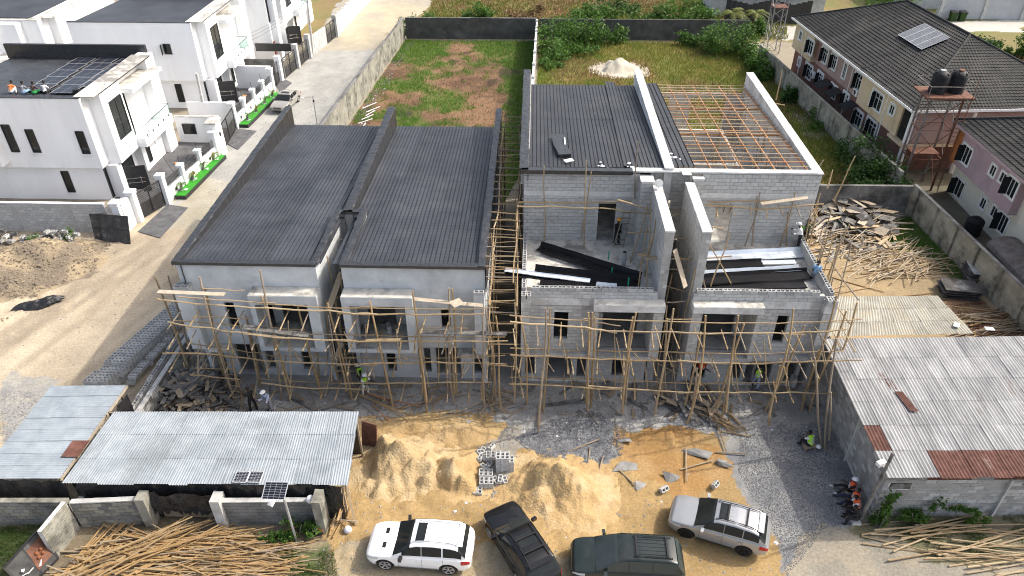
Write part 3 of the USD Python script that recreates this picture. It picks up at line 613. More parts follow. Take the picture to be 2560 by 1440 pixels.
# ground floor
GC = [(-.15, .5, .38, 2.15), (1.08, .02, 2.6, 2.2), (2.88, .35, 3.42, 2.2), (4.95, .5, 5.7, 1.88)]
GD = [(9.62, .42, 10.45, 1.9), (11.98, .45, 12.53, 1.88), (12.75, .02, 14.25, 2.3), (15.0, .35, 15.7, 2.25)]
fw(32.5, -.4, 6.9, 0, 2.5, GC, seed=5); fw(32.5, 9.1, 15.9, 0, 2.42, GD, seed=6)
m = MB(); m.box(-.3, 32.38, 0, 6.9, 32.48, .16); m.box(9.1, 32.38, 0, 15.9, 32.48, .16); m.build('plinth', M['screed'], cd)
# sides
sw(-.4, 32.3, 38.4, 0, 6.62, N=-1, seed=8, t=.23); sw(-.4, 38.4, 55.0, 0, 10.75, N=-1, seed=9, t=.3)
sw(16.45, 32.3, 38.45, 0, 6.62, N=1, seed=10, t=.23)
sidew(core, 16.7, 38.45, 55.2, 0, 10.86, [], .46, 1)
MB().box(16.225, 38.47, 6.2, 16.237, 55.18, 10.86).build('parapet_render', M['concrete_light'], cd)
bk.lay((-.17, 0, 0), YA, XA, 32.35, 38.4, 6.21, 6.6, seed=11); bk.lay((16.22, 0, 0), YA, -XA, 32.35, 38.4, 6.21, 6.6, seed=12)
# light well side walls and the tall fins over the terraces
sw(7.42, 32.5, 37.5, 0, 10.42, N=1, seed=13, t=.44); bk.lay((6.98, 0, 0), YA, -XA, 32.52, 37.5, 6.21, 10.42, seed=14)
sw(8.88, 32.5, 37.9, 0, 10.42, N=-1, seed=15, t=.44); bk.lay((9.32, 0, 0), YA, XA, 32.52, 37.9, 6.21, 10.42, seed=16)
for a, b in ((6.98, 7.42), (8.88, 9.32)):
    bk.lay((0, 32.5, 0), XA, -YA, a, b, 2.8, 10.4, seed=int(a)); core.box(a, 32.48, 2.5, b, 32.499, 10.42)
core.box(6.3, 37.5, 6.2, 7.0, 38.4, 10.6); bk.lay((0, 37.5, 0), XA, -YA, 6.3, 6.98, 6.21, 10.6, seed=17); bk.lay((6.3, 0, 0), YA, -XA, 37.5, 38.4, 6.21, 10.6, seed=18)
core.box(9.32, 37.9, 6.2, 9.9, 38.4, 10.6); bk.lay((0, 37.9, 0), XA, -YA, 9.34, 9.9, 6.21, 10.6, seed=19)
# rear storey over the terraces
fw(38.4, -.4, 6.3, 6.2, 9.25, [(4.06, 6.22, 5.1, 8.77)], seed=20); fw(38.4, -.4, 6.3, 9.6, 10.75, seed=21)
fw(38.4, 9.9, 16.7, 6.2, 9.25, [(11.05, 6.22, 12.0, 8.75)], seed=22); fw(38.4, 9.9, 16.7, 9.6, 10.86, seed=23)
fw(38.9, 7.0, 9.32, 0, 10.8, [(7.6, 6.4, 8.4, 8.8), (7.6, 3, 8.4, 5.2)], seed=24)
for q in ((-.4, 38.385, 9.255, 6.3, 38.6, 9.595), (9.9, 38.385, 9.255, 16.7, 38.6, 9.595)): MB().box(*q).build('concrete_beam', M['mortar_light'], cd)
core.build('wall_core', M['mortar'], cd)
# coping
cap = lambda m, x0, y0, x1, y1, z: m.box(x0, y0, z, x1, y1, z + .09)
for a, b, y0, y1, z in ((6.94, 7.46, 32.44, 37.55, 10.424), (8.84, 9.36, 32.44, 37.95, 10.424), (6.26, 7.04, 37.56, 38.42, 10.61), (7.7, 8.24, 38.5, 55.05, 11.0), (9.28, 9.94, 37.96, 38.36, 10.61)):
    n = max(1, int((y1 - y0) / .85)); e = np.linspace(y0, y1, n + 1)
    for k in range(n):
        MB().box(a, e[k] + .004, z, b, e[k + 1] - .004, z + .09 + rnd.uniform(-.008, .008)).build('coping_slab', M['concrete_light'], cd)
m = MB(); cap(m, 5.85, 38.36, 9.7, 38.8, 10.865); cap(m, 9.7, 38.34, 16.76, 38.78, 10.87); cap(m, 16.2, 38.78, 16.76, 55.24, 10.87); m.build('ring_beam', M['concrete_light'], cd)
m = MB(); sidew(m, 7.74, 38.7, 55.0, 6.2, 11.0, t=.46); m.build('party_parapet', M['concrete_light'], cd)
# terrace floors and upper floors
m = MB()
m.box(-.17, 32.3, 5.95, 6.98, 38.4, 6.2); m.box(9.32, 32.3, 5.95, 16.22, 38.4, 6.2)
m.box(-.17, 38.6, 5.95, 7.74, 55, 6.2); m.box(8.2, 38.6, 5.95, 16.24, 55, 6.2); m.build('terrace_slab', M['screed'], cd)
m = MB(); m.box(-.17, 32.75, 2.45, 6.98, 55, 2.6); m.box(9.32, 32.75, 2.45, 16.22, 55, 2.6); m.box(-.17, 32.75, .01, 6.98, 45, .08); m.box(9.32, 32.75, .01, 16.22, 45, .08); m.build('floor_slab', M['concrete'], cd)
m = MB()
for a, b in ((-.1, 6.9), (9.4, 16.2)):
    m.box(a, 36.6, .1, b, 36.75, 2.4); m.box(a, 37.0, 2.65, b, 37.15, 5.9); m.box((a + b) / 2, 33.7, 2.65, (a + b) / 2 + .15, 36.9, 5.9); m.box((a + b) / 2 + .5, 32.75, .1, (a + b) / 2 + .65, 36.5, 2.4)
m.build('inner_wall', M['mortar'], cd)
for q in ((9.6, 43.2, 6.21, 13.2, 43.4, 9.1), (13.2, 43.0, 6.21, 13.4, 48.6, 9.1), (14.6, 43.2, 6.21, 16.2, 43.4, 9.1), (9.5, 48.6, 6.21, 13.4, 48.8, 9.1), (10.6, 54.6, 6.21, 12.2, 54.8, 9.2), (14.9, 54.6, 6.21, 16.2, 54.8, 9.2), (8.3, 54.6, 9.205, 16.2, 54.8, 9.5)): MB().box(*q).build('partition_wall', M['block1'], cd)
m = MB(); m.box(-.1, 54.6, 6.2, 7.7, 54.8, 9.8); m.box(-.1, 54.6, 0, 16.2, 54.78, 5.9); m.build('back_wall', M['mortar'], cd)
# hollow blocks of the last parapet course, each with its two cells
def hollow(L=.45, W=.225, H=.225, t=.04):
    m = MB()
    for y in (-W / 2, W / 2 - t): m.box(-L / 2, y, 0, L / 2, y + t, H)
    for x in (-L / 2, -t / 2, L / 2 - t): m.box(x, -W / 2 + t + .0005, .001, x + t, W / 2 - t - .0005, H - .001)
    m.box(-L / 2 + t, -W / 2 + t, .03, L / 2 - t, W / 2 - t, .05)
    return m.mesh()
HB = hollow()
def put(mesh, loc, rz=0, rx=0, ry=0):
    return mesh[0] @ rotm(rx, ry, rz).T + np.array(loc), mesh[1]
def course(x0, x1, y, z, along='x'):
    n = int(abs(x1 - x0) / .47)
    for k in range(n):
        c = x0 + .235 + k * .47
        loc, rz = ((c, y, z), 0) if along == 'x' else ((y, c, z), PI / 2)
        obj('parapet_block', put(HB, loc, rz + rnd.normal() * .012), M[f'hblock{rnd.integers(3)}'], cd)
course(.12, 6.95, 32.22, 6.835); course(9.0, 15.85, 32.22, 6.835); course(32.4, 38.3, -.29, 6.625, 'y'); course(32.4, 38.3, 16.34, 6.625, 'y')
for x in (-.29, -.0): obj('parapet_block', put(HB, (x, 31.83, 6.63), PI / 2), M['hblock1'], cd)
for x in (16.0, 16.3): obj('parapet_block', put(HB, (x, 31.83, 6.63), PI / 2), M['hblock2'], cd)
for k in range(2): obj('sill_block', put(HB, (1.57 + .46 * k, 32.2, 3.33)), M['hblock1'], cd)
for k, z in ((0, .1), (1, .1), (0, .33), (0, .56)): obj('jamb_block', put(HB, (15.65 - .3 * k, 32.35, z), PI / 2 * (k == 0)), M['hblock2'], cd)
bk.emit(cd)
# roofing of C, first sheets of D
ribroof(cd, -.16, 7.72, 38.9, 10.83, 54.7, 9.98, key='dark_sheet', seed=7, dimp=.006, nvr=44)
for k, (x0, x1, dz) in enumerate(((5.45, 6.15, .09),)):
    v, f = corr((x0 - .05, 39.0, 10.83 + dz), (x1, 39.0, 10.83 + dz), (x0 + .1, 55.3, 9.98 + dz), pitch=.235, amp=.04, prof='rib', nv=20, sag=.03, seed=9); obj('loose_roof_sheet', (v, f), M['dark_sheet'], cd)
ribroof(cd, 8.24, 9.5, 38.9, 10.95, 55.0, 10.06, w=.63, key='dark_sheet', seed=8)
m = MB(); m.box(-.55, 38.2, 10.76, 5.85, 38.62, 11.0); m.build('eaves_flashing', M['black_membrane'], cd)
m = MB(); sidew(m, -.2, 38.6, 55, 9.9, 11.05, t=.4, N=1); m.build('edge_parapet', M['mortar'], cd)
obj('parapet_membrane', wrap(-.66, -.18, 38.3, 55, 11.09, zin=.9, drop=.5, seed=12), M['black_membrane'], cd)
for k in range(9):     # rafters
    x = 8.6 + k * .93; MB().beam((x, 38.95, 10.80), (x + rnd.normal() * .05, 54.9, 9.92), .06, .11).build('rafter', M['timber_orange'], cd)
for k in range(25):    # purlins, poles and sawn laths by turns
    y = 39.3 + k * .645; z = 10.93 - (y - 38.95) * .0552; d = rnd.normal(0, .03, 4)
    x0 = 9.4 + (0 if k % 3 else -.2)
    if k % 2: MB().beam((x0, y + d[0], z), (16.15, y + d[1], z + d[2] * .4), .05, .05).build('purlin', M[('timber_pale', 'timber_orange')[k % 4 == 1]], cd)
    else: obj('purlin', polemesh((x0, y + d[0], z + .02), (16.18, y + d[1], z + .02), .035, bend=.012, rr=rnd, n=5, seg=6), M['bamboo_pale'], cd)
for k in range(26):     # props under the frame
    x, y = rnd.uniform(9.7, 16), rnd.uniform(40, 54); z = 10.8 - (y - 38.95) * .0552
    obj('roof_prop', polemesh((x, y, 6.21), (x + rnd.normal() * .25, y + rnd.normal() * .25, z), .035, rr=rnd, n=5, seg=3), M['bamboo'], cd)
m = MB()
for yy, zz in ((45.0, 10.45), (50.0, 10.2)): m.beam((9.5, yy, zz - .12), (16.1, yy + .05, zz - .12), .06, .1)
m.build('tie_beam', M['timber_orange'], cd)
# ---------------------------------------------------------------- bamboo scaffolding
class Scaffold:
    def __init__(s, label, seed, group=None):
        s.t = thing('bamboo_scaffold', label, 'scaffold', group=group); s.r = np.random.default_rng(seed)
    def pole(s, p, q, r0=.05, key=None, bend=.03, name='pole', n=6):
        k = key or ('bamboo', 'bamboo', 'bamboo_pale', 'bamboo', 'bamboo_grey')[s.r.integers(5)]
        obj(name, polemesh(p, q, r0, r0 * .72, bend, s.r, n, 6), M[k], s.t)
    def poly(s, pts, r0=.048, key=None, name='ledger'):
        obj(name, MB().tube(np.array(pts), np.linspace(r0, r0 * .75, len(pts)), 6).mesh(), M[key or ('bamboo', 'bamboo_pale')[s.r.integers(2)]], s.t)
    def line(s, px, Y, name='ledger', r0=.048):
        P = []
        for a, b in zip(px[:-1], px[1:]):
            for t in np.linspace(0, 1, 5)[:-1]: P.append(atY(a[0] + (b[0] - a[0]) * t, a[1] + (b[1] - a[1]) * t, Y) + s.r.normal(size=3) * [.02, .03, .018])
        P.append(atY(*px[-1], Y)); s.poly(P, r0, name=name)
    def upright(s, b, t, dy=0.0, r0=.068, twin=False):
        p = G(*b); q = atY(t[0], t[1], p[1] + dy); p[2] = -.1
        s.pole(p, q, r0, name='upright')
        if twin:
            d = s.r.normal(size=3) * [.09, .09, 0]; s.pole(p + d + [0, 0, .9], q * .55 + p * .45 + d * .3, r0 * .9, name='upright')
    def putlog(s, x, z, y0, y1, tilt=.0):
        s.pole((x, y0, z), (x + s.r.normal() * .12, y1, z + tilt + s.r.normal() * .05), .043, name='putlog', bend=.01)
    def plank(s, p, q, w=.28, key='timber_pale', h=.035):
        MB().beam(p, q, w, h).build('plank', M[key], s.t)
zA = lambda p: (420 + p[0] / 3.892, 630 + p[1] / 3.892)
zB = lambda p: (850 + p[0] / 2.977, 480 + p[1] / 2.977)
zC = lambda p: (1280 + p[0] / 3.43, 580 + p[1] / 3.43)
zD = lambda p: (1700 + p[0] / 3.892, 700 + p[1] / 3.892)
# front of A+B
S = Scaffold('bamboo pole scaffold across the front of the grey rendered house', 11)
for b, t, tw in (((477, 935), (386, 690), 1), ((489, 930), (420, 690), 0), ((585, 997), (499, 692), 1), ((571, 965), (512, 720), 0), ((652, 968), (590, 695), 1), ((668, 945), (604, 740), 0), ((703, 1000), (650, 675), 0), ((727, 1003), (653, 739), 1),
                 ((806, 995), (741, 752), 1), ((797, 950), (763, 742), 0), ((880, 998), (819, 758), 1), ((884, 970), (836, 745), 0), ((983, 1018), (924, 752), 0), ((968, 968), (941, 819), 1), ((1068, 1032), (1031, 728), 1), ((1060, 975), (1040, 760), 0),
                 ((1136, 1012), (1122, 720), 1), ((1142, 985), (1130, 722), 0), ((1212, 1022), (1205, 772), 1), ((1252, 1020), (1240, 790), 0), ((1238, 1000), (1214, 772), 0)):
    S.upright(b, t, dy=S.r.uniform(.2, .7), twin=tw)
YO, YI = 29.95, 30.8
for z, ln in ((zA, [(-110, 460), (0, 470), (560, 525), (1060, 550)]), (zA, [(940, 540), (1580, 580), (2040, 605)]), (zA, [(-10, 690), (560, 770), (1210, 845)]), (zA, [(735, 795), (1400, 855), (2030, 870)]), (zA, [(-60, 985), (400, 990), (870, 1045), (1220, 1080)]),
              (zA, [(1110, 1065), (2030, 1105)]), (zA, [(900, 1275), (1420, 1330), (2030, 1335)]), (zB, [(-20, 900), (600, 915), (1090, 905)]), (zB, [(-20, 1108), (600, 1110), (1250, 1107)]), (zB, [(-20, 1285), (680, 1265), (1240, 1282)]), (zB, [(0, 1425), (430, 1424), (1130, 1415)]), (zA, [(220, 1195), (700, 1240)])):
    S.line([z(p) for p in ln], YO)
for z, ln in ((zA, [(90, 435), (850, 490), (1050, 492)]), (zA, [(820, 490), (1580, 545), (2030, 540)]), (zA, [(60, 665), (740, 725), (1310, 755)]), (zA, [(1360, 800), (2030, 805)]), (zA, [(180, 885), (700, 960), (1100, 1010), (2030, 1030)]), (zA, [(910, 1235), (1450, 1270), (2030, 1280)]),
              (zB, [(-20, 870), (980, 872), (1180, 860)]), (zB, [(-20, 1065), (540, 1075), (1230, 1080)]), (zB, [(-20, 1235), (700, 1235), (1230, 1215)]), (zA, [(300, 352), (740, 372)]), (zA, [(240, 632), (810, 645)]), (zA, [(260, 1130), (660, 1145)]), (zB, [(590, 1010), (950, 1015)])):
    S.line([z(p) for p in ln], YI, r0=.034)
for zl, x0 in ((5.75, -19.2), (4.4, -19.4), (2.7, -19.4), (.85, -18)):
    for x in np.arange(x0, -2.2, 1.22): S.putlog(x + S.r.normal() * .2, zl + .09, 29.5, 31.2 + S.r.uniform(-.2, .2), S.r.normal() * .1)
for a, b, Y, w, key in (((395, 731), (562, 738), 30.2, .3, 'timber_pale'), (zA((735, 735)), zA((1370, 818)), 30.3, .38, 'timber_grey'), (zB((550, 802)), zB((1065, 852)), 30.5, .3, 'timber_pale'), (zB((590, 1045)), zB((1240, 1060)), 30.3, .3, 'timber_grey'), (zB((190, 1110)), zB((450, 1103)), 30.1, .2, 'bamboo_pale')):
    S.plank(atY(*a, Y) + [0, 0, .05], atY(*b, Y) + [0, 0, .05], w, key)
MB().obox(atY(*zB((868, 825)), 30.5), (.62, .5, .03), (.15, 0, .7)).build('pale_board', M['timber_pale'], S.t)
for k in range(7): S.pole(S.r.uniform((-19, 29.5, 0), (-3, 30.5, .3)), S.r.uniform((-19, 30.2, 2), (-3, 31, 3.5)) * [0, 1, 1] + [S.r.uniform(-19, -3), 0, 0], .036) if 0 else None
for k in range(34):      # diagonal braces
    x = -19 + k * .5; S.pole((x, 29.9 + S.r.uniform(-.1, .5), .6 + S.r.uniform(0, 3.6)), (x + S.r.normal() * .35, 30.2 + S.r.uniform(0, .6), 2.1 + S.r.uniform(0, 4)), .034)
# front of C+D
S = Scaffold('bamboo pole scaffold across the front of the bare blockwork house', 12)
for b, t, tw in (((1345, 1086), (1364, 770), 1), ((1358, 1030), (1375, 770), 0), ((1470, 1029), (1471, 781), 1), ((1464, 1008), (1481, 781), 1), ((1478, 1020), (1486, 792), 0), ((1555, 1037), (1590, 781), 1), ((1563, 1010), (1582, 792), 1), ((1636, 1037), (1684, 772), 0), ((1655, 1000), (1668, 796), 1),
                 ((1717, 1060), (1764, 789), 1), ((1708, 1025), (1752, 830), 0), ((1803, 1052), (1846, 789), 1), ((1787, 1029), (1860, 810), 0), ((1922, 1064), (1984, 771), 1), ((1911, 1029), (2012, 813), 0), ((2058, 1118), (2037, 894), 0), ((2063, 1125), (2092, 846), 1),
                 ((2003, 1026), (2092, 738), 1), ((2024, 1029), (2116, 777), 0), ((2060, 1000), (2143, 756), 0), ((1318, 1010), (1300, 790), 0)):
    S.upright(b, t, dy=S.r.uniform(0, .5), twin=tw)
for z, ln in ((zC, [(-20, 773), (640, 820), (900, 868)]), (zC, [(500, 812), (830, 852), (1509, 865)]), (zC, [(-20, 1055), (640, 1085), (1070, 1105)]), (zC, [(950, 1100), (1520, 1110)]), (zC, [(-20, 1303), (640, 1330), (1085, 1360)]), (zC, [(650, 1322), (1520, 1377)]),
              (zD, [(-20, 514), (600, 520), (1225, 525)]), (zD, [(1000, 522), (1400, 500), (1620, 478)]), (zD, [(-20, 788), (800, 820)]), (zD, [(700, 810), (1300, 793), (1770, 780)]), (zD, [(-20, 1094), (700, 1096), (1520, 1100)])):
    S.line([z(p) for p in ln], 29.75)
for z, ln in ((zC, [(-20, 718), (640, 765), (930, 806)]), (zC, [(620, 750), (1520, 775)]), (zC, [(-20, 993), (640, 1020), (1520, 1035)]), (zC, [(-20, 1243), (640, 1255), (1520, 1300)]), (zD, [(-20, 402), (850, 422), (1300, 410), (1770, 379)]), (zD, [(-20, 710), (900, 712), (1600, 694)]), (zD, [(-20, 1008), (500, 1000), (1395, 992)])):
    S.line([z(p) for p in ln], 30.7, r0=.036)
for zl in (5.3, 3.4, 1.6):
    for x in np.arange(-.5, 17.2, 1.08): S.putlog(x + S.r.normal() * .2, zl + .1, 29.2, 31.0 + S.r.uniform(-.2, .3), S.r.normal() * .12)
for k in range(30):
    x = -.3 + k * .58; S.pole((x, 30, .8 + S.r.uniform(0, 3.4)), (x - S.r.uniform(.2, .8), 30.6, 2.6 + S.r.uniform(0, 3.2)), .034)
# between the two houses
S = Scaffold('narrow bamboo scaffold in the passage between the rendered and blockwork houses', 13)
for x in (-2.05, -.75):
    for z in (1.2, 2.6, 4.1, 5.6, 7.1, 8.6):
        y = 30.4
        while y < (52 if z > 5 else 44): 
            L = S.r.uniform(5, 7); S.pole((x + S.r.normal() * .06, y, z + S.r.normal() * .08), (x + S.r.normal() * .06, min(y + L, 53), z + S.r.normal() * .08), .04, name='ledger'); y += L - .6
for y in np.arange(30.4, 53, 1.9):
    for x in (-2.05, -.75):
        top = S.r.uniform(8.2, 9.6) if y > 33 else S.r.uniform(6, 7.5)
        S.pole((x, y, -.05), (x + S.r.normal() * .12, y + S.r.normal() * .15, top), .045, name='upright')
for z in (2.7, 4.2, 5.7, 7.2, 8.7):
    for y in np.arange(30.7, 52 if z > 6 else 40, .95): S.pole((-2.25 + S.r.normal() * .1, y, z), (-.55 + S.r.normal() * .12, y + S.r.normal() * .1, z + S.r.normal() * .06), .034, name='rung')
# light well of A and B
S = Scaffold('bamboo poles and boards wedged in the slot of the rendered house', 14)
for k in range(8): S.pole((-11.1 + .9 * (k % 2), 31.6 + k * .7, 0), (-11.1 + .9 * (k % 2) + S.r.normal() * .1, 31.8 + k * .7, S.r.uniform(5, 8.3)), .042, name='upright')
for k in range(10): S.pole((-11.25, 31.4 + k * .55, 1.4 + .65 * k), (-10.1, 31.5 + k * .55, 1.4 + .65 * k + S.r.normal() * .2), .036)
S.plank(atY(*zA((1690, 195)), 33.2), atY(*zA((1562, 560)), 31.2), .34, 'timber', .04); S.plank(atY(*zA((1665, 620)), 32.2), atY(*zA((1585, 820)), 31.1), .3, 'timber_grey'); S.plank(atY(*zA((1690, 880)), 31.4), atY(*zA((1630, 1050)), 30.9), .3, 'timber_pale')
# light well of C and D
S = Scaffold('bamboo poles braced between the two tall block fins', 15)
for k in range(10): S.pole((7.62 + .95 * (k % 2), 31.8 + k * .62, 0), (7.62 + 1.0 * (k % 2) + S.r.normal() * .1, 31.9 + k * .62, S.r.uniform(6, 10)), .042, name='upright')
for k in range(16): S.pole((7.5, 31.4 + (k % 8) * .8, 1.2 + .55 * k), (8.8, 31.4 + (k % 8) * .8 + S.r.normal() * .3, 1.2 + .55 * k + S.r.normal() * .5), .036)
S.plank((7.6, 32.6, 9.3), (8.3, 31.9, 7.4), .34, 'timber_pale')
# terrace of C
S = Scaffold('bamboo scaffold on the terrace with the ladder under the block fin', 16)
for b, t, Y in (((1360, 603), (1360, 415), 38.0), ((1460, 618), (1466, 400), 37.6), ((1452, 600), (1478, 430), 37.9), ((1590, 590), (1595, 355), 37.6)):
    p = G(*b, 6.2); S.pole(p, atY(*t, Y), .045, name='upright')
S.line([(1296, 505), (1400, 508), (1500, 506), (1580, 503)], 37.7); S.line([(1290, 515), (1410, 519), (1500, 521), (1625, 533)], 37.3)
for a, b in (((6.0, 33.0), (6.5, 35.2)), ((6.1, 35.0), (6.7, 34.2)), ((6.5, 33.2), (6.8, 37)), ((5.9, 36), (6.6, 36.5)), ((6.6, 34.6), (6.75, 34.4))):
    S.pole((*a, 6.2), (*b, S.r.uniform(8.6, 10.2)), .042, name='upright')
S.line([(1570, 582), (1640, 580)], 36.3); S.line([(1592, 636), (1660, 642)], 33.8); S.line([(1610, 648), (1720, 648)], 33.5); S.line([(1545, 500), (1660, 535)], 36.8)
# terrace of D
S = Scaffold('bamboo scaffold on the terrace beside the white helmeted worker', 17)
for b, t in (((1775, 720), (1825, 580)), ((1765, 725), (1750, 630)), ((1830, 715), (1760, 590)), ((1750, 560), (1790, 490)), ((1862, 615), (1900, 480)), ((1880, 615), (1893, 490)), ((1950, 615), (1988, 480)), ((1966, 615), (1970, 530)), ((1874, 605), (1868, 570)), ((1770, 560), (1812, 480))):
    p = G(*b, 6.2); S.pole(p, atY(*t, p[1] + .25), .042, name='upright')
S.line([(1765, 512), (1900, 523), (2060, 510)], 37.9); S.line([(1770, 505), (1900, 504), (2000, 497)], 38.1); S.line([(1700, 648), (1760, 647), (1830, 640)], 33.6); S.line([(1760, 568), (1810, 570)], 36)
for x in np.arange(9.9, 16.8, .95): S.putlog(x, 8.75 + S.r.normal() * .05, 37.2, 38.3, .2)
S.plank(atY(1903, 509, 37.6), atY(2020, 494, 37.6), .32, 'timber_pale')
# east end
S = Scaffold('leaning bamboo poles at the corner of the house beside the timber heap', 18)
for k in range(16):
    y = 33.2 + k * .42; S.pole((17.3 + S.r.normal() * .3, y, 0), (16.95 + S.r.normal() * .25, y + S.r.normal() * .5, S.r.uniform(6.8, 9.4)), .044, name='upright')
for z in (2.2, 4, 5.8, 7.4): S.pole((17.1, 31, z), (17.1 + S.r.normal() * .1, 39.6, z + S.r.normal() * .1), .04, name='ledger')
for b, t, Y in (((2085, 500), (2138, 390), 40.2), ((1940, 250), (1955, 176), 50.5), ((2068, 470), (2082, 425), 40.5), ((2046, 420), (2058, 400), 40)):
    S.pole(atY(*b, Y), atY(*t, Y), .045, name='upright')
S.pole(atY(1930, 258, 50), atY(1962, 263, 50), .04)
# ---------------------------------------------------------------- site walls, sheds
def blockwall(name, label, o, U, N, L, H, t=.2, keys=('oldblock',), core='oldmortar', ops=(), cap=True, most=120, posts=3.2, group=None, seed=0, both=False, z0=0.0, cat='wall', top=None, pk=None):
    th = thing(name, label, cat, group=group); o, U, N = map(lambda a: np.array(a, float), (o, U, N))
    m = MB(); m.wall(o, U, N, (0, z0 - .1, L, H), ops, t); m.build('wall_core', M[core], th)
    b = Blocks(keys); b.lay(o, U, N, 0, L, z0, H, ops, seed=seed)
    if both: b.lay(o - N * t, U, -N, 0, L, z0, H, ops, seed=seed + 1)
    b.emit(th, most)
    if posts:
        for u in np.arange(posts, L - .4, posts):
            c = o + U * u; MB().beam(c + ZA * (z0 - .1) + N * (.02 - t / 2), c + ZA * (H + .002) + N * (.02 - t / 2), .24, t + .09, up=tuple(U)).build('pillar', M[pk or core], th)
    if cap:
        a, e = o + ZA * (H + .03) - N * t / 2, o + U * L + ZA * (H + .03) - N * t / 2
        MB().beam(a, e, t + .06, .055).build('coping', M[top or core], th)
    return th
def between(a, b):
    a, b = np.array([*a, 0.]), np.array([*b, 0.]); d = b - a; L = np.linalg.norm(d); U = d / L
    return a, U, np.array([U[1], -U[0], 0]), L
def wallab(name, label, a, b, H, flip=False, **k):
    o, U, N, L = between(a, b)
    return blockwall(name, label, o, U, -N if flip else N, L, H, **k)
wallab('boundary_wall', 'blackened block wall along the back of the burnt plot', (-17.0, 99.0), (.4, 99.2), 2.7, keys=('black_wall',), core='black_wall', most=150, top='oldmortar', seed=1)
wallab('boundary_wall', 'blackened block wall along the back of the overgrown plot, partly hidden by bushes', (.75, 99.2), (28.4, 99.4), 2.6, keys=('black_wall',), core='black_wall', most=150, top='black_wall', seed=2)
wallab('boundary_wall', 'mossy wall between the paved street and the burnt plot', (-19.9, 55.5), (-17.25, 99), 2.75, keys=('mossy',), core='mossy', most=100, seed=3, top='oldblock', both=True)
o, U, N, L = between((-.35, 55.2), (.55, 99))
t_ = blockwall('boundary_wall', 'tall thin block wall dividing the burnt plot from the overgrown plot', o, U, N, L, 2.7, keys=('block1', 'block2'), core='mortar_light', most=60, posts=4.2, cap=False, seed=4, both=True)
for k in range(int(L / .47)):
    if (k * .47) % 4.2 < .3: MB().obox(o + U * (k * .47 + .2) + ZA * 2.82 - N * .1, (.3, .3, .3), (0, 0, .02)).build('pillar_head', M['concrete_light'], t_)
    MB().obox(o + U * (k * .47 + .2) + ZA * 2.71 - N * .1, (.2, .43, .05), (0, 0, .02)).build('top_block', M['concrete_light'], t_)
wallab('boundary_wall', 'stained wall between the overgrown plot and the cream and pink block', (31.0, 56), (27.6, 90), 2.4, flip=False, keys=('mossy',), core='mossy', most=80, seed=5, top='mossy')
wallab('boundary_wall', 'stained wall running from the back plot toward the low shed, along the mauve house', (32.5, 33), (31.0, 53.6), 2.5, flip=False, keys=('mossy',), core='mossy', most=200, seed=6, top='oldblock', posts=2.8)
wallab('boundary_wall', 'dark block wall behind the heap of scrap timber', (17.2, 53.5), (31.0, 53.6), 2.3, keys=('oldblock',), core='oldmortar', most=120, seed=7)
wallab('boundary_wall', 'grey block wall in front of the white house with solar panels', (-62, 48.5), (-32.8, 48.5), 2.5, keys=('block0', 'block1'), core='mortar', most=200, seed=8, top='white', posts=4.4)
# low compound wall on the west side, hollow blocks along its top
cw = wallab('boundary_wall', 'low wall with hollow blocks on top beside the scrap timber', (-21.15, 34.9), (-21.5, 22.0), 1.25, keys=('block0', 'oldblock'), core='concrete', most=60, seed=9, posts=0, cap=True, both=True, top='concrete')
for k in range(14):
    obj('hollow_block', put(HB, (-21.75, 34.4 - k * .47, 1.0 + .02 * (k % 3)), PI / 2 + rnd.normal() * .04), M[f'hblock{k % 3}'], cw)
MB().box(-21.95, 27.4, 0, -21.6, 35, .99).build('footing', M['mortar'], cw)
# street-side walls of the yard
wallab('yard_wall', 'low stained wall with a row of hollow blocks on top, under the pale blue shed roof', (-30, 21.3), (-21.6, 21.55), 1.7, keys=('oldblock', 'mossy'), core='mossy', most=60, seed=10, posts=0)
wy_ = wallab('yard_wall', 'weathered wall beside the torn black tarpaulin and above the bamboo stack', (-21.4, 21.45), (-17.9, 21.75), 1.75, keys=('oldblock', 'mossy'), core='mossy', most=60, seed=11, posts=0, top='concrete')
MB().box(-18.3, 21.5, 0, -17.85, 22.1, 2.05).build('pillar', M['mossy'], wy_)
wy_ = wallab('yard_wall', 'weathered wall behind the solar street lamp', (-14.4, 21.75), (-9.7, 21.95), 1.7, keys=('oldblock',), core='mossy', most=60, seed=12, posts=0, top='concrete')
MB().box(-14.75, 21.5, 0, -14.3, 22.15, 2.05).build('pillar', M['concrete'], wy_); MB().box(-9.9, 21.4, 0, -9.5, 22.2, 2.3).build('pillar', M['mossy'], wy_)
wallab('yard_wall', 'short broken wall with pale plaster beside the fallen dark gate', (-21.7, 19.7), (-21.45, 21.35), 2.0, keys=('mossy',), core='concrete_light', most=40, seed=13, posts=0, cap=False, both=True)
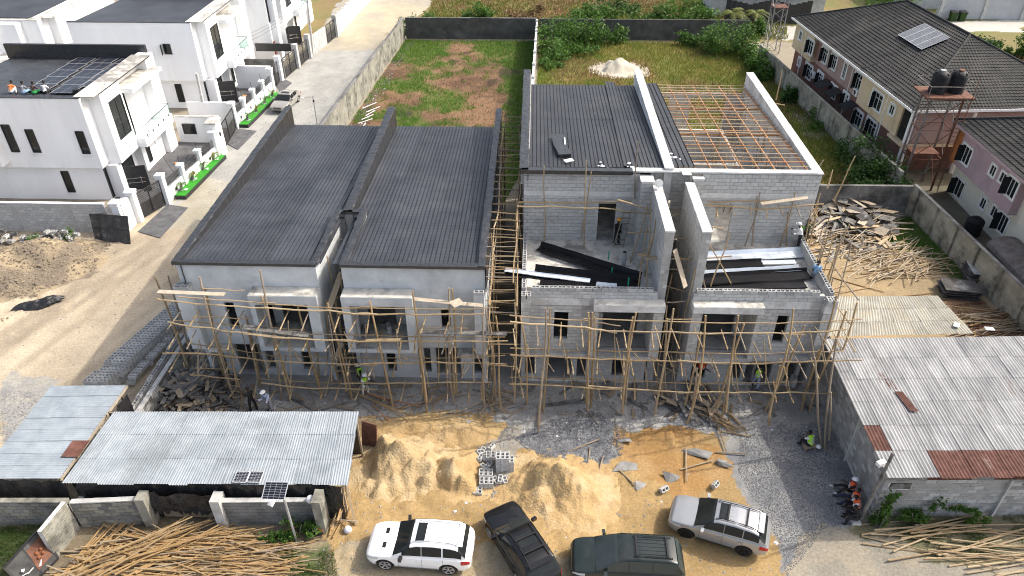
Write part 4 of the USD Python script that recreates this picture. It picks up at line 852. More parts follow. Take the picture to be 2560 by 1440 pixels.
# sheds
def cshed(parent, corners, rows, wsheet, keyf, pitch=.076, amp=.012, axis='u', seed=0, name='roof_sheet'):
    """corners: low-left, low-right, high-left, high-right; ridges run from low to high"""
    a, b, c, d = (np.array(q, float) for q in corners); L = np.linalg.norm(b - a); n = int(round(L / wsheet)); r = np.random.default_rng(seed)
    for j in range(rows):
        for i in range(n):
            def at(u, v): return (a * (1 - u) + b * u) * (1 - v) + (c * (1 - u) + d * u) * v
            u0, u1, v0, v1 = i / n, (i + 1.06) / n if i < n - 1 else 1, j / rows, min(1, (j + 1.04) / rows)
            lift = np.array([0, 0, .006 * (i % 2) + .012 * j + r.uniform(0, .012)]); jit = np.array([0, r.normal() * .03 * (j == 0), 0])
            v, f = corr(at(u0, v0) + lift + jit, at(u1, v0) + lift + jit, at(u0, v1) + lift, pitch=pitch, amp=amp, nv=4, sag=.035, seed=seed + i)
            obj(name, (v, f), M[keyf(i, j, n, rows)], parent)
sh = thing('site_shed', 'long open site shed with silver corrugated roof and black tarpaulin sides', 'shed')
cshed(sh, (G(153, 1210, 2.45), G(870, 1213, 2.45), G(285, 1030, 2.95), G(897, 1030, 2.95)), 3, .82, lambda i, j, n, q: 'zinc', pitch=.125, amp=.017, seed=21)
lo, hi = G(153, 1210, 2.4), G(897, 1030, 2.9)
m = MB()
xs_ = np.linspace(-21.6, -8.75, 60); r = np.random.default_rng(3)
def drape(x0, x1, y, z0, z1, n=40, k=7, seed=0, torn=False):
    r = np.random.default_rng(seed); V = []
    for j in range(k):
        for i in range(n):
            u, w = i / (n - 1), j / (k - 1)
            x = x0 + (x1 - x0) * u; V.append([x + r.normal() * .02, y + (fb(np.array(x * 1.7), np.array(w * 2.0 + seed), 1, 3, seed) - .5) * .5 - .12 * w + r.normal() * .012, z1 + (z0 - z1) * w + (r.uniform(-.25, .2) if torn and j == k - 1 else 0)])
    a = (np.arange(k - 1)[:, None] * n + np.arange(n - 1)).ravel(); return np.array(V), np.stack([a, a + n, a + n + 1, a + 1], 1)
obj('tarpaulin', drape(-21.5, -8.7, 22.35, .05, 2.38, 110, 9, 4), M['tarpaulin'], sh); 
obj('tarpaulin', drape(-18.0, -14.3, 21.95, .75, 1.95, 40, 6, 5, True), M['tarpaulin'], sh, label='torn piece hanging in the gap of the wall')
MB().box(-17.6, 22.1, .1, -14.6, 22.15, 1.1).build('pale_board', M['timber'], sh)
for x in np.linspace(-21.3, -8.7, 7):
    MB().beam((x, 22.5, 0), (x, 22.5, 2.42), .09, .09, up=(0, 1, 0)).build('post', M['timber'], sh); MB().beam((x, 26.2, 0), (x, 26.2, 2.82), .09, .09, up=(0, 1, 0)).build('post', M['timber'], sh)
for y, z in ((22.55, 2.39), (24.4, 2.60), (26.3, 2.82)): MB().beam((-21.5, y, z), (-8.6, y, z), .05, .09).build('purlin', M['timber'], sh)
MB().box(-21.6, 26.35, 0, -8.8, 26.42, 2.8).build('back_sheet', M['tarpaulin'], sh)
s2 = thing('site_shed', 'small site shed with pale blue corrugated roof and one rusty sheet', 'shed')
a, b, c, d = G(-60, 1197, 2.35), G(150, 1197, 2.35), G(128, 965, 2.75), G(317, 963, 2.75)
# ridges run across here: sheets laid the other way
def cross(parent, lo, hi, n, rows, keyf, seed):
    (a, b), (c, d) = lo, hi
    for j in range(rows):
        for i in range(n):
            at = lambda u, v: (a * (1 - u) + b * u) * (1 - v) + (c * (1 - u) + d * u) * v
            u0, u1, v0, v1 = i / n, min(1, (i + 1.04) / n), j / rows, min(1, (j + 1.05) / rows); l = np.array([0, 0, .006 * (j % 2) + .01 * i])
            v, f = corr(at(u0, v0) + l, at(u0, v1) + l, at(u1, v0) + l, pitch=.13, amp=.019, nv=3, sag=.05, seed=seed + j)
            obj('roof_sheet', (v, f), M[keyf(i, j)], parent)
cross(s2, (a, b), (c, d), 3, 8, lambda i, j: 'zinc_blue', 31)
v, f = corr(G(152, 1142, 2.53), G(196, 1142, 2.53), G(182, 1101, 2.60), pitch=.09, amp=.014, nv=2); obj('rusty_roof_sheet', (v, f), M['rust'], s2, label='rusty red sheet at the edge')
obj('tarpaulin', drape(-27, -21.9, 22.3, .05, 2.3, 50, 7, 6), M['tarpaulin'], s2)
obj('tarpaulin', (lambda vf: (vf[0][:, [1, 0, 2]] * [1, 1, 1] + [-43.75, 49.8, 0], vf[1][:, ::-1]))(drape(-27.5, -21.6, 22.2, .05, 2.4, 50, 7, 8)), M['tarpaulin'], s2)
m = MB(); m.beam(a - ZA * .1, c - ZA * .1, .06, .1); m.build('rafter', M['timber'], s2)
MB().beam(b - ZA * .06 + XA * .03, d - ZA * .06 + XA * .03, .05, .14).build('edge_board', M['timber_pale'], s2)
for p in ((-24, 22.4, 2.3), (-22.1, 22.4, 2.3), (-25.5, 28.2, 2.6), (-21.95, 28.2, 2.6)): MB().beam((p[0], p[1], 0), p, .1, .1, up=(0, 1, 0)).build('post', M['timber'], s2)
# workshop on the east side
ws = thing('workshop', 'grey block workshop with weathered corrugated roof and rusty patches', 'workshop')
FL, FR = G(2218, 1188, 3.32), np.array([33.0, 23.3, 3.32])
BL, BR = np.array([16.42, 32.1, 3.82]), np.array([33.0, 32.9, 3.82])
FL = np.array([16.62, 22.75, 3.32])
def wkey(i, j, n, q):
    if j == 0 and 3 <= i <= 8: return 'rust' if i not in (6,) else 'rust'
    if j == 1 and i == 0: return 'rust'
    return 'zinc_old'
cshed(ws, (FL, FR, BL, BR), 6, .80, wkey, pitch=.16, amp=.022, seed=41)
for q, (u, v) in enumerate((((2195, 935), (2225, 975)), ((2235, 980), (2275, 1030)))):
    p, qq = G(*u, 3.66), G(*v, 3.6); w = np.array([.42, 0, .0])
    vv, ff = corr(qq + ZA * .05, qq + w + ZA * .05, p + ZA * .05, pitch=.09, amp=.012, nv=1); obj('rusty_patch', (vv, ff), M['rust'], ws)
at_ = lambda x, y, z: np.array([x, y, z])
cshed(ws, (at_(16.5, 32.15, 3.98), at_(25.0, 32.7, 3.98), at_(18.25, 35.85, 4.06), at_(24.4, 36.1, 4.06)), 3, .85, lambda i, j, n, q: 'zinc_beige', pitch=.16, amp=.02, seed=43)
o, U, N, L = between((16.9, 23.2), (33, 23.75)); m = MB(); m.wall(o, U, N, (0, -.1, L, 2.75), [(.3, 2.0, 1.3, 2.45)], .2); m.build('front_wall', M['mortar_light'], ws)
b = Blocks(('shopblock', 'shopblock', 'block0')); b.lay(o, U, N, 0, L, 0, 2.74, [(.3, 2.0, 1.3, 2.45)], j=.035, bh=.21, seed=50)
o2, U2, N2, L2 = between((16.9, 23.2), (17.15, 35.6)); m = MB(); m.wall(o2, U2, -N2, (0, -.1, L2, 3.3), [], .2); m.build('side_wall', M['mortar'], ws)
b.lay(o2, U2, -N2, 0, L2, 0, 3.25, j=.03, bh=.21, seed=51); b.emit(ws, 300)
for u in (5.9, 8.6): MB().beam(o + U * u + N * .03 - ZA * .1, o + U * u + N * .03 + ZA * 2.76, .24, .1, up=tuple(U)).build('pillar', M['concrete'], ws)
MB().beam(o2 + U2 * 3.5 - N2 * .03 - ZA * .1, o2 + U2 * 3.5 - N2 * .03 + ZA * 3.3, .26, .1, up=tuple(U2)).build('pillar', M['concrete'], ws)
for i in range(9):
    x = 17.0 + i * 1.05; v, f = corr(o + U * (i * 1.05 - .25) + N * .06 + ZA * 2.72, o + U * (i * 1.05 + .82) + N * .06 + ZA * 2.72, o + U * (i * 1.05 - .25) + N * .09 + ZA * 3.28, pitch=.09, amp=.012, nv=1)
    obj('gable_sheet', (v, f), M['rust' if i in (2, 3, 5, 6, 7) else 'zinc_old'], ws)
m = MB(); m.wall(o + N * .03 + ZA * 0, U, N, (.34, 2.04, 1.26, 2.41), [], .02); m.build('window_mesh', M['timber_grey'], ws)
MB().box(17.2, 23.6, 3.0, 33, 32, 3.1).build('ceiling_board', M['timber_grey'], ws)
for k in range(5): MB().obox((26 - k * 1.7, 33 + .3 * (k % 3), 4.1), (.5, .3, .03), (0, .05, k)).build('roof_scrap', M['litter'], ws) if k < 2 else None
# ---------------------------------------------------------------- white terrace houses along the street
def pane(parent, quad, out, frame='frame_black', bars=(), name='window', depth=.05, sill=None):
    """a framed pane on a wall: quad = lower-left, lower-right, upper-right, upper-left; out = outward normal"""
    q = [np.array(p, float) for p in quad]; out = np.array(out, float); c = sum(q) / 4
    fr = MB(); w = .06
    U = (q[1] - q[0]) / np.linalg.norm(q[1] - q[0])
    for a, b in ((0, 1), (1, 2), (2, 3), (3, 0)): fr.beam(q[a] + out * .02, q[b] + out * .02, .07, .07, up=tuple(out))
    for t in bars:
        a, b = (q[0] * (1 - t) + q[1] * t, q[3] * (1 - t) + q[2] * t) if t > 0 else (q[0] * (1 + t) + q[3] * -t, q[1] * (1 + t) + q[2] * -t)
        fr.beam(a + out * .02, b + out * .02, .045, .045, up=tuple(out))
    f = fr.build(name, M[frame], parent)
    m = MB(); m.quad(q[0] + out * .004, q[1] + out * .004, q[2] + out * .004, q[3] + out * .004); m.build('pane', M['glass'], f)
    if sill:
        MB().beam(q[0] - U * .12 + out * .06 - ZA * .06, q[1] + U * .12 + out * .06 - ZA * .06, .12, .06).build('sill', M[sill], f)
    return f
def xpane(p, X, y0, y1, z0, z1, N=1, **k): return pane(p, [(X, y0, z0), (X, y1, z0), (X, y1, z1), (X, y0, z1)], (N, 0, 0), **k)
def ypane(p, Y, x0, x1, z0, z1, **k): return pane(p, [(x0, Y, z0), (x1, Y, z0), (x1, Y, z1), (x0, Y, z1)], (0, -1, 0), **k)
def white_house(label, y, xo=0.0, depth=11.6, side_windows=True, bay=True, xw=-47.5, tall=True):
    h = thing('white_house', label, 'house', group=None); o = lambda x: x + xo
    W = M['white']; B = lambda nm, *a, mm=W: MB().box(o(a[0]), y + a[1], a[2], o(a[3]), y + a[4], a[5]).build(nm, mm, h)
    B('upper_storey', xw, 0, 3.1, -35.0, depth, 8.2); B('ground_storey', xw, .35, -.05, -35.3, depth, 3.096)
    B('street_bay', -34.999, 1.15, 3.02, -34.0, 4.35, 9.0); B('corner_fin', -34.999, depth - 2.0, 0, -34.1, depth - .4, 8.98)
    m = MB(); m.box(o(xw), y, 8.204, o(-35.0), y + .25, 9.0); m.box(o(-35.25), y + .25, 8.204, o(-35.0), y + 1.149, 9.0); m.box(o(-35.4), y + 1.15, 8.204, o(-35.0), y + depth - .3, 9.0); m.build('parapet', W, h)
    MB().box(o(xw), y - .03, 9.003, o(-34.98), y + .27, 9.06).build('coping', M['black_membrane'], h)
    MB().box(o(-35.6), y + .3, 9.003, o(-33.98), y + depth - 1.2, 9.05).build('concrete_coping', M['screed'], h)
    MB().box(o(-34.02), y + 1.1, 8.93, o(-33.95), y + depth - 1.2, 9.0).build('coping', M['black_membrane'], h)
    obj('roof', corr((o(xw + .2), y + .25, 8.8), (o(-35.4), y + .25, 8.8), (o(xw + .2), y + depth - .3, 8.3), pitch=.25, amp=.04, prof='rib', nv=8, sag=.03), M['black_sheet'], h)
    B('roof_parapet', xw, depth - .3, 8.3, -34.7, depth, 9.6, mm=M['black_membrane'])
    # balcony, canopy, glass
    B('balcony', -35.0, 4.36, 3.0, -33.25, 10.0, 3.35); m = MB(); m.box(o(-33.4), y + 4.36, 3.352, o(-33.25), y + 10, 3.8); m.box(o(-35), y + 4.352, 3.352, o(-33.402), y + 4.5, 3.8); m.build('balcony_upstand', W, h)
    gl = MB(); gl.quad((o(-33.33), y + 4.4, 3.802), (o(-33.33), y + 10, 3.802), (o(-33.33), y + 10, 4.72), (o(-33.33), y + 4.4, 4.72)).quad((o(-34.95), y + 9.92, 3.5), (o(-33.36), y + 9.92, 3.5), (o(-33.36), y + 9.92, 4.72), (o(-34.95), y + 9.92, 4.72)).quad((o(-34.3), y + 4.43, 3.802), (o(-33.36), y + 4.43, 3.802), (o(-33.36), y + 4.43, 4.72), (o(-34.3), y + 4.43, 4.72)); gl.build('glass_balustrade', M['glass_green'], h)
    m = MB(); m.beam((o(-33.325), y + 4.4, 4.74), (o(-33.325), y + 10, 4.74), .05, .04); m.beam((o(-34.9), y + 9.92, 4.74), (o(-33.35), y + 9.92, 4.74), .05, .04)
    for k in range(5): m.box(o(-33.27), y + 4.9 + k * 1.1, 3.7, o(-33.22), y + 5.0 + k * 1.1, 3.95)
    m.build('handrail', M['frame_black'], h)
    B('canopy', -35.0, 4.7, 7.7, -33.25, 10.4, 8.02); MB().box(o(-34.98), y + 4.72, 8.023, o(-33.27), y + 10.38, 8.045).build('canopy_screed', M['screed'], h)
    xpane(h, o(-34.0), y + 2.05, y + 4.0, 4.7, 7.9, bars=(.5, -.35), sill='white')
    xpane(h, o(-35.0), y + 4.6, y + 6.2, 3.4, 7.3, bars=(.33, .66)); MB().box(o(-34.99), y + 4.75, 3.5, o(-34.96), y + 5.3, 7.2).build('curtain', M['timber_pale'], h)
    # entrance and ground floor
    B('porch_column', -35.3, .75, 0, -34.3, 1.5, 3.018); B('porch_wall', -35.29, 5.6, 0, -34.6, depth, 2.99)
    xpane(h, o(-35.3), y + .4, y + .7, .2, 2.8); xpane(h, o(-34.6), y + 6.3, y + 6.9, .6, 2.4); xpane(h, o(-35.29), y + 1.6, y + 4.9, .1, 2.95, bars=(.5, -.4))
    g = MB().obox((o(-33.6), y + 1.8, 1.25), (1.9, .08, 2.4), (0, 0, .25)).build('entrance_leaf', M['frame_black'], h)
    MB().obox((o(-33.6), y + 1.74, 1.35), (1.4, .03, .04), (0, 0, .25)).obox((o(-33.6), y + 1.74, .95), (1.4, .03, .04), (0, 0, .25)).obox((o(-33.2), y + 1.83, 1.15), (.04, .03, .7), (0, 0, .25)).build('chrome_bar', M['chrome'], g)
    B('step', -34.2, .3, 0, -33.3, 2.4, .3, mm=M['paving_dark'])
    if side_windows:
        for x0, x1, z0, z1 in ((-40.22, -39.6, 4.47, 6.42), (-36.2, -35.58, 4.41, 6.31)): ypane(h, y, o(x0), o(x1), z0, z1, sill='white')
        ypane(h, y + .35, o(-38.9), o(-38.3), .7, 2.6, sill='white'); ypane(h, y, o(-42.0), o(-41.35), 4.5, 6.8)
        B('side_bay', xw, -1.0, 3.6, -42.5, -.004, 7.9)
    else:
        f = ypane(h, y, o(-38.3), o(-37.6), 5.9, 6.9, sill='white'); MB().obox((o(-38.45), y - .3, 6.4), (.05, .6, .95), (0, 0, .3)).build('open_sash', M['frame_black'], f)
        ypane(h, y + .35, o(-38.4), o(-37.75), .7, 2.6, sill='white'); 
    return h
w1 = white_house('white house carrying three rows of solar panels on its flat roof', 53.4)
w2 = white_house('white house with one small open window in its blank side, no solar panels', 73.7, .75, 13.5, False)
w4 = white_house('white house with tall window strips and a red brown door, beyond the other street houses', 94.0, 2.4, 14, False)
MB().box(-33.0, 94.5, .1, -32.96, 95.6, 2.3).build('red_door', M['door_red'], w4) if 0 else None
for k, (yy, z0, z1) in enumerate(((89.9, 4.8, 7.2), (92.4, 4.8, 8))): pass
w3 = thing('white_house', 'white house with plain black roof at the far west edge', 'house')
MB().box(-66, 74.2, 0, -50.0, 88, 9.0).build('wall', M['white'], w3); MB().box(-50.0, 76, 0, -49.2, 88, 9.0).build('wall', M['white'], w3); MB().box(-66, 72.4, 0, -54, 74.2, 8.96).build('wall', M['white'], w3)
obj('roof', corr((-66, 74.6, 9.1), (-51, 74.6, 9.1), (-66, 88, 8.9), pitch=.25, amp=.04, prof='rib', nv=5, sag=.03), M['black_sheet'], w3)
MB().box(-66, 74.1, 9.003, -50.0, 74.9, 9.06).box(-50.6, 74.9, 9.003, -49.1, 88, 9.06).build('concrete_coping', M['screed'], w3)
B3 = MB().box(-58, 70.6, 5.6, -51.5, 74.1, 5.95).build('canopy', M['white'], w3); MB().box(-57.9, 70.7, 5.953, -51.6, 74.1, 5.97).build('canopy_screed', M['screed'], w3)
MB().box(-54.5, 73.1, 5.972, -51.7, 74.15, 8.9).build('wall', M['white'], w3)
ypane(w3, 74.2, -51.2, -50.4, 4.0, 5.6); xpane(w3, -49.2, 80, 80.8, 5, 7)
w5 = thing('white_house', 'white house with two rows of narrow windows closing the street view', 'house')
MB().box(-40, 88.6, 0, -31.6, 93.9, 9.3).build('wall', M['white'], w5); MB().box(-31.6, 89.2, 0, -30.9, 90.2, 9.3).box(-31.6, 92.0, 0, -30.9, 93.0, 9.3).build('fin', M['white'], w5)
obj('roof', corr((-40, 88.7, 9.4), (-31.7, 88.7, 9.4), (-40, 93.9, 9.3), pitch=.25, amp=.04, prof='rib', nv=5), M['black_sheet'], w5)
for a, b, z0, z1 in ((88.75, 89.15, 4.9, 7.8), (90.4, 91.8, 4.6, 8.2), (93.1, 93.7, 4.9, 7.6), (90.7, 91.2, .5, 2.6)): xpane(w5, -31.6, a, b, z0, z1, bars=(.5,))
xpane(w5, -31.6, 91.2, 91.9, .1, 2.6); MB().box(-31.58, 88.7, .1, -31.5, 89.15, 2.6).build('red_door', M['door_red'], w5)
xpane(w5, -30.9, 92.1, 92.9, .6, 3.2, bars=(.5, -.33, -.66))
# solar panels
rr = np.random.default_rng(8)
def sol(parent, p, u, v, nu, nv, key='solar', fr='alu', name='solar_module'):
    p, u, v = (np.array(a, float) for a in (p, u, v)); N = np.cross(u, v); N /= np.linalg.norm(N); N *= np.sign(N[2])
    q = [p, p + u, p + u + v, p + v]; f = MB()
    Un, Vn = u / np.linalg.norm(u), v / np.linalg.norm(v)
    b = MB(); vs = np.array([c + N * t for t in (0, .035) for c in q]); b.add(vs, MB._bf); o_ = b.build(name, M[key], parent)
    for a, c in ((0, 1), (1, 2), (2, 3), (3, 0)): f.beam(q[a] + N * .035, q[c] + N * .035, .035, .02, up=tuple(N))
    gg = MB() if fr == 'steel' else f
    for t in np.linspace(0, 1, nu + 1)[1:-1]: f.beam(p + u * t + N * .037, p + u * t + v + N * .037, .008, .006, up=tuple(N))
    for t in np.linspace(0, 1, nv + 1)[1:-1]: f.beam(p + v * t + N * .037, p + v * t + u + N * .037, .008, .006, up=tuple(N))
    f.build('module_frame', M[fr], o_)
    return o_
for r_, (a, b) in enumerate((((100, 700), (500, 385)), ((245, 690), (670, 375)), ((480, 640), (830, 400)))):
    pass
for row in range(3):
    st = thing('solar_array', ('row of solar panels nearest the roofers\' seat', 'middle row of solar panels on the white house', 'row of solar panels closest to the street edge')[row] + (' farthest from the street' if row == 0 else ''), 'solar panels')
    A = [G(*p, 8.95)[:2] for p in (((60, 226), (185, 132)), ((125, 232), (245, 128)), ((195, 215), (300, 133)))[row]]
    A = np.array(A); d = A[1] - A[0]; n = 5
    for k in range(n):
        y0 = A[0][1] + (A[1][1] - A[0][1]) * k / n; x0 = A[0][0] + (A[1][0] - A[0][0]) * k / n; dy = (A[1][1] - A[0][1]) / n
        zz = 8.86 - (y0 - 53.6) * .045
        sol(st, (x0, y0 + .02, zz + .1), (1.72, 0, 0), (0, dy - .05, -.045 * dy), 2, 2, 'solar', 'steel')
# street front: fences, gates, planters
def pillar(parent, x, y, h, w=.55, key='white'):
    m = MB(); m.box(x - w / 2, y - w / 2, -.05, x + w / 2, y + w / 2, h - .35); m.box(x - w * .6, y - w * .6, h - .35, x + w * .6, y + w * .6, h - .27); m.box(x - w * .5, y - w * .5, h - .27, x + w * .5, y + w * .5, h - .15); m.box(x - w * .66, y - w * .66, h - .15, x + w * .66, y + w * .66, h)
    p = m.build('pillar', M[key], parent); return p
def railing(parent, a, b, z0, z1, n, key='frame_black'):
    a, b = np.array(a), np.array(b); m = MB()
    for z in np.linspace(z0, z1, 5): m.beam((*a, z), (*b, z), .03, .03)
    for t in np.linspace(0, 1, n): q = a + (b - a) * t; m.beam((*q, z0), (*q, z1), .025, .025, up=(1, 0, 0))
    m.build('railing', M[key], parent)
def fence_run(label, a, b, n, hw=1.25, hr=2.0):
    th = thing('front_fence', label, 'fence'); o, U, N, L = between(a, b); m = MB(); m.wall(o, U, N, (0, -.05, L, hw), [], .2); m.build('low_wall', M['white'], th)
    for k in range(n + 1):
        c = o + U * L * k / n - N * .1; pillar(th, c[0], c[1], 2.25 if k % n else 2.75, .42 if k % n else .5)
        MB().tube([c + ZA * 2.2, c + ZA * 3.0], .018, 5).build('spike_rod', M['cable'], th)
    for k in range(n):
        c0, c1 = o + U * (L * k / n + .3) - N * .1, o + U * (L * (k + 1) / n - .3) - N * .1
        railing(th, c0[:2], c1[:2], hw + .02, hr, 14)
        c = (c0 + c1) / 2 + N * .11; MB().obox(c + ZA * .7, (.03, .3, .28)).build('wall_lamp', M['plastic_black'], th)
    return th
fence_run('white front fence with black railings before the house with solar panels', (-30.3, 53.2), (-29.15, 61.9), 3)
fence_run('white front fence with black railings before the house with the open window', (-29.8, 68.9), (-29.0, 78.9), 4)
def gate(label, a, b, h=2.3):
    th = thing('street_gate', label, 'gate'); a, b = np.array(a), np.array(b); m = MB()
    for t0, t1 in ((0, .49), (.51, 1)):
        p, q = a + (b - a) * t0, a + (b - a) * t1
        for z in (.15, h): m.beam((*p, z), (*q, z), .06, .06)
        for w in (p, q): m.beam((*w, .12), (*w, h + .03), .06, .06, up=(1, 0, 0))
        for z in np.linspace(.3, h - .1, 13): m.beam((*p, z), (*q, z), .02, .05)
    m.build('leaf_frame', M['frame_black'], th); d = (b - a)
    MB().quad((*(a + [-.04, 0]), .2), (*(b + [-.04, 0]), .2), (*(b + [-.04, 0]), 1.3), (*(a + [-.04, 0]), 1.3)).build('leaf_sheet', M['steel_gate'], th); return th
g1 = gate('black slatted gate at the street end of the grey block wall', (-31.35, 50.6), (-30.45, 52.9)); pillar(g1, -31.5, 50.3, 2.8); pillar(g1, -31.9, 48.6, 2.75)
MB().box(-31.75, 48.7, 0, -31.55, 50.1, 2.4).build('return_wall', M['white'], g1)
g2 = gate('black lattice gate between the two white front fences', (-29.3, 63.6), (-29.75, 68.5)); m = MB().box(-29.8, 62.1, 0, -28.9, 63.4, 3.3); p_ = m.build('gate_pier', M['white'], g2); MB().box(-28.89, 62.55, 1.9, -28.86, 62.85, 2.3).build('niche', M['plastic_black'], p_)
MB().box(-29.9, 62.0, 3.303, -28.8, 63.5, 3.42).build('pier_cap', M['screed'], g2)
for k, (a, b, lab) in enumerate((((-29.1, 79.3), (-29.3, 82.2), 'black gate beyond the second white fence'), ((-28.9, 83.4), (-28.5, 86.6), 'tall dark sheet gate set between grey piers'), ((-28.3, 87.4), (-28.0, 90.4), 'dark barred gate in the grey plot front'), ((-27.0, 96.5), (-26.6, 99.2), 'far dark gate beside the white plot wall'))):
    gg = gate(lab, a, b, 2.4); MB().box(b[0] - .3, b[1] + .1, 0, b[0] + .3, b[1] + .75, 2.9).build('gate_pier', M['concrete' if k else 'white'], gg)
wallab('plot_wall', 'rendered grey plot wall between two dark gates', (-28.0, 91.2), (-27.1, 96.3), 2.2, keys=('block1',), core='concrete', most=10, posts=1.6, seed=61)
wl = thing('plot_wall', 'white panelled plot wall at the top of the street', 'wall')
for k in range(10): MB().box(-26.7 + k * .12, 99.6 + k * 2.2, 0, -26.45 + k * .12, 101.74 + k * 2.2, 2.5).build('panel', M['white'], wl); 
for k in range(11): MB().box(-26.8 + k * .12, 99.4 + k * 2.2, 0, -26.35 + k * .12, 99.58 + k * 2.2, 2.75).build('post', M['white'], wl)
dv = thing('dividing_wall', 'white wall between the two street houses with a paved court', 'wall'); MB().box(-34.2, 65.4, 0, -29.95, 65.6, 2.6).build('panel', M['white'], dv); MB().box(-34.2, 65.36, 2.603, -29.9, 65.64, 2.68).build('coping', M['screed'], dv)
MB().box(-34.4, 68.9, 0, -30.0, 69.1, 2.7).build('panel', M['white'], dv); ypane(dv, 65.4, -33.6, -32.4, .9, 1.9, sill='white')
dv2 = thing('dividing_wall', 'white wall topped with dark netting past the second house', 'wall'); MB().box(-33.4, 79.9, 0, -29.3, 80.1, 2.6).build('panel', M['white'], dv2); MB().box(-33.4, 83.2, 0, -28.9, 83.4, 2.3).build('panel', M['oldmortar'], dv2); MB().box(-33.2, 87.0, 2.0, -28.6, 87.2, 2.9).build('net', M['black_membrane'], dv2)
for lab, a, b in (('grass topped planter outside the house with solar panels', (-29.75, 54.0), (-28.75, 62.0)), ('grass topped planter beside the parked sedan', (-29.3, 69.0), (-28.3, 77.9))):
    pl = thing('planter', lab, 'planter'); o, U, N, L = between((a[0] - .2, a[1]), (b[0] - .55, b[1])); 
    m = MB(); m.beam(o + ZA * .17 + N * .35, o + U * L + ZA * .17 + N * .35, .95, .36); m.build('box', M['frame_black'], pl); MB().beam(o + ZA * .37 + N * .35, o + U * L + ZA * .37 + N * .35, .9, .03).build('turf', M['turf'], pl)
    for k in range(4):
        c = o + U * (L * (k + .5) / 4) + N * .32; MB().add(*stones(np.random.default_rng(k), c[:2] + rr.normal(size=(9, 2)) * .12, .08, .39)).build('white_pebbles', M['cl_white'], pl, kind='stuff')
for lab, y, n in (('dark paved forecourt of the house with solar panels', 55, 0), ('dark paved forecourt of the second white house', 73, 1)):
    obj('forecourt_paving', MB().poly([(-35.3, y - .8 if n else 51.2), (-31.4, y - .8 if n else 51.2), (-29.7 + .4 * n, y + 8), (-30 + .4 * n, y + 10.2), (-35, y + 10.2)], -.02, .05).mesh(), M['paving_dark'], None, lab, kind='structure')
for lab, P in (('dark paving apron before the near black gate', pxpoly([(345, 580), (420, 512), (470, 520), (400, 596)])), ('dark paving apron between the white fences', pxpoly([(558, 355), (590, 322), (642, 328), (595, 375)])), ('dark paving apron by the sedan', pxpoly([(690, 205), (715, 200), (730, 208), (700, 235)]))):
    obj('paving_apron', MB().poly(P, -.02, .055).mesh(), M['paving_dark'], None, lab, kind='structure')
# fallen gate by the block wall
fg = thing('leaning_gate_leaf', 'discarded dark steel gate leaves leaning on the grey block wall', 'gate')
for x0, w, a in ((-33.6, 1.1, .25), (-32.9, 2.3, .32)):
    MB().obox((x0 + w / 2, 47.5 - (.2 if w > 2 else 0), 1.05), (w, .07, 2.2), (-a, 0, -.12 if w > 2 else .1)).build('leaf', M['steel_gate'], fg)
    m = MB()
    for z in (-1.05, 0, 1.05): m.add(*put(MB().box(-w / 2, -.06, z - .03, w / 2, -.03, z + .03).mesh(), (x0 + w / 2, 47.5 - (.2 if w > 2 else 0), 1.05), -.12 if w > 2 else .1, -a))
    m.build('rail', M['frame_black'], fg)
# ---------------------------------------------------------------- cream and pink block, mauve house
def tileface(parent, P, n, seed=0, wave=.022, per=.30):
    """stepped courses of wavy tiles on a roof face; P = lower-left, lower-right, upper-right, upper-left"""
    a, b, c, d = (np.array(q, float) for q in P); Nn = np.cross(b - a, d - a); Nn /= np.linalg.norm(Nn); Nn *= np.sign(Nn[2]); step = .05
    for k in range(n):
        t0, t1 = k / n, (k + 1.08) / n; L0, R0 = a + (d - a) * t0, b + (c - b) * t0; L1, R1 = a + (d - a) * min(t1, 1), b + (c - b) * min(t1, 1)
        m = max(2, int(np.linalg.norm(R0 - L0) / (per / 4))); u = np.linspace(0, 1, m)[:, None]; w = (np.sin(u * np.linalg.norm(R0 - L0) / per * 2 * PI) * wave)
        lo, hi, low2 = L0 + (R0 - L0) * u + Nn * (step + w), L1 + (R1 - L1) * u + Nn * (w * .9), L0 + (R0 - L0) * u - Nn * .01
        v = np.vstack([low2, lo, hi]); i = np.arange(m - 1); f = np.vstack([np.stack([r * m + i, r * m + i + 1, (r + 1) * m + i + 1, (r + 1) * m + i], 1) for r in (0, 1)])
        obj('tile_course', (v, f), M['tile'], parent)
cb = thing('apartment_block', 'two storey cream and dusty pink block under a broad dark tiled roof', 'house')
O = np.array([32.08, 59.73]); dN = np.array([-2.24, 28.1]); dN /= np.linalg.norm(dN); dE = np.array([dN[1], -dN[0]])
def L3(a, b, z): return np.array([*(O + dE * a + dN * b), z])
def lbox(m, a0, a1, b0, b1, z0, z1):
    q = [L3(a, b, z) for z in (z0, z1) for a, b in ((a0, b0), (a1, b0), (a1, b1), (a0, b1))]; return m.add(np.array(q), MB._bf)
zR = lambda p: (1700 + p[0] / 2.977, p[1] / 2.977)
LB, WB, RZ, EZ = 28.2, 16.6, 10.0, 6.25
lbox(MB(), .95, WB - .5, .5, LB - .5, 3.05, 6.1).build('upper_wall', M['pink'], cb); lbox(MB(), 1.0, WB - .5, 1.6, LB - .5, -.05, 3.046).build('ground_wall', M['maroon'], cb)
for b0, b1 in ((3.0, 10.2), (22.2, LB - .6)): lbox(MB(), .45, .946, b0, b1, 3.0, 6.1).build('cream_bay', M['yellow'], cb)
lbox(MB(), .452, 7.5, 2.2, 2.96, 3.0, 6.1).build('cream_wall', M['yellow'], cb); lbox(MB(), 6.2, WB, .9, 2.9, 3.05, 6.1).build('cream_wall', M['yellow'], cb)
lbox(MB(), .2, WB, .3, 3.0, 2.75, 3.0).build('balcony_slab', M['yellow'], cb)
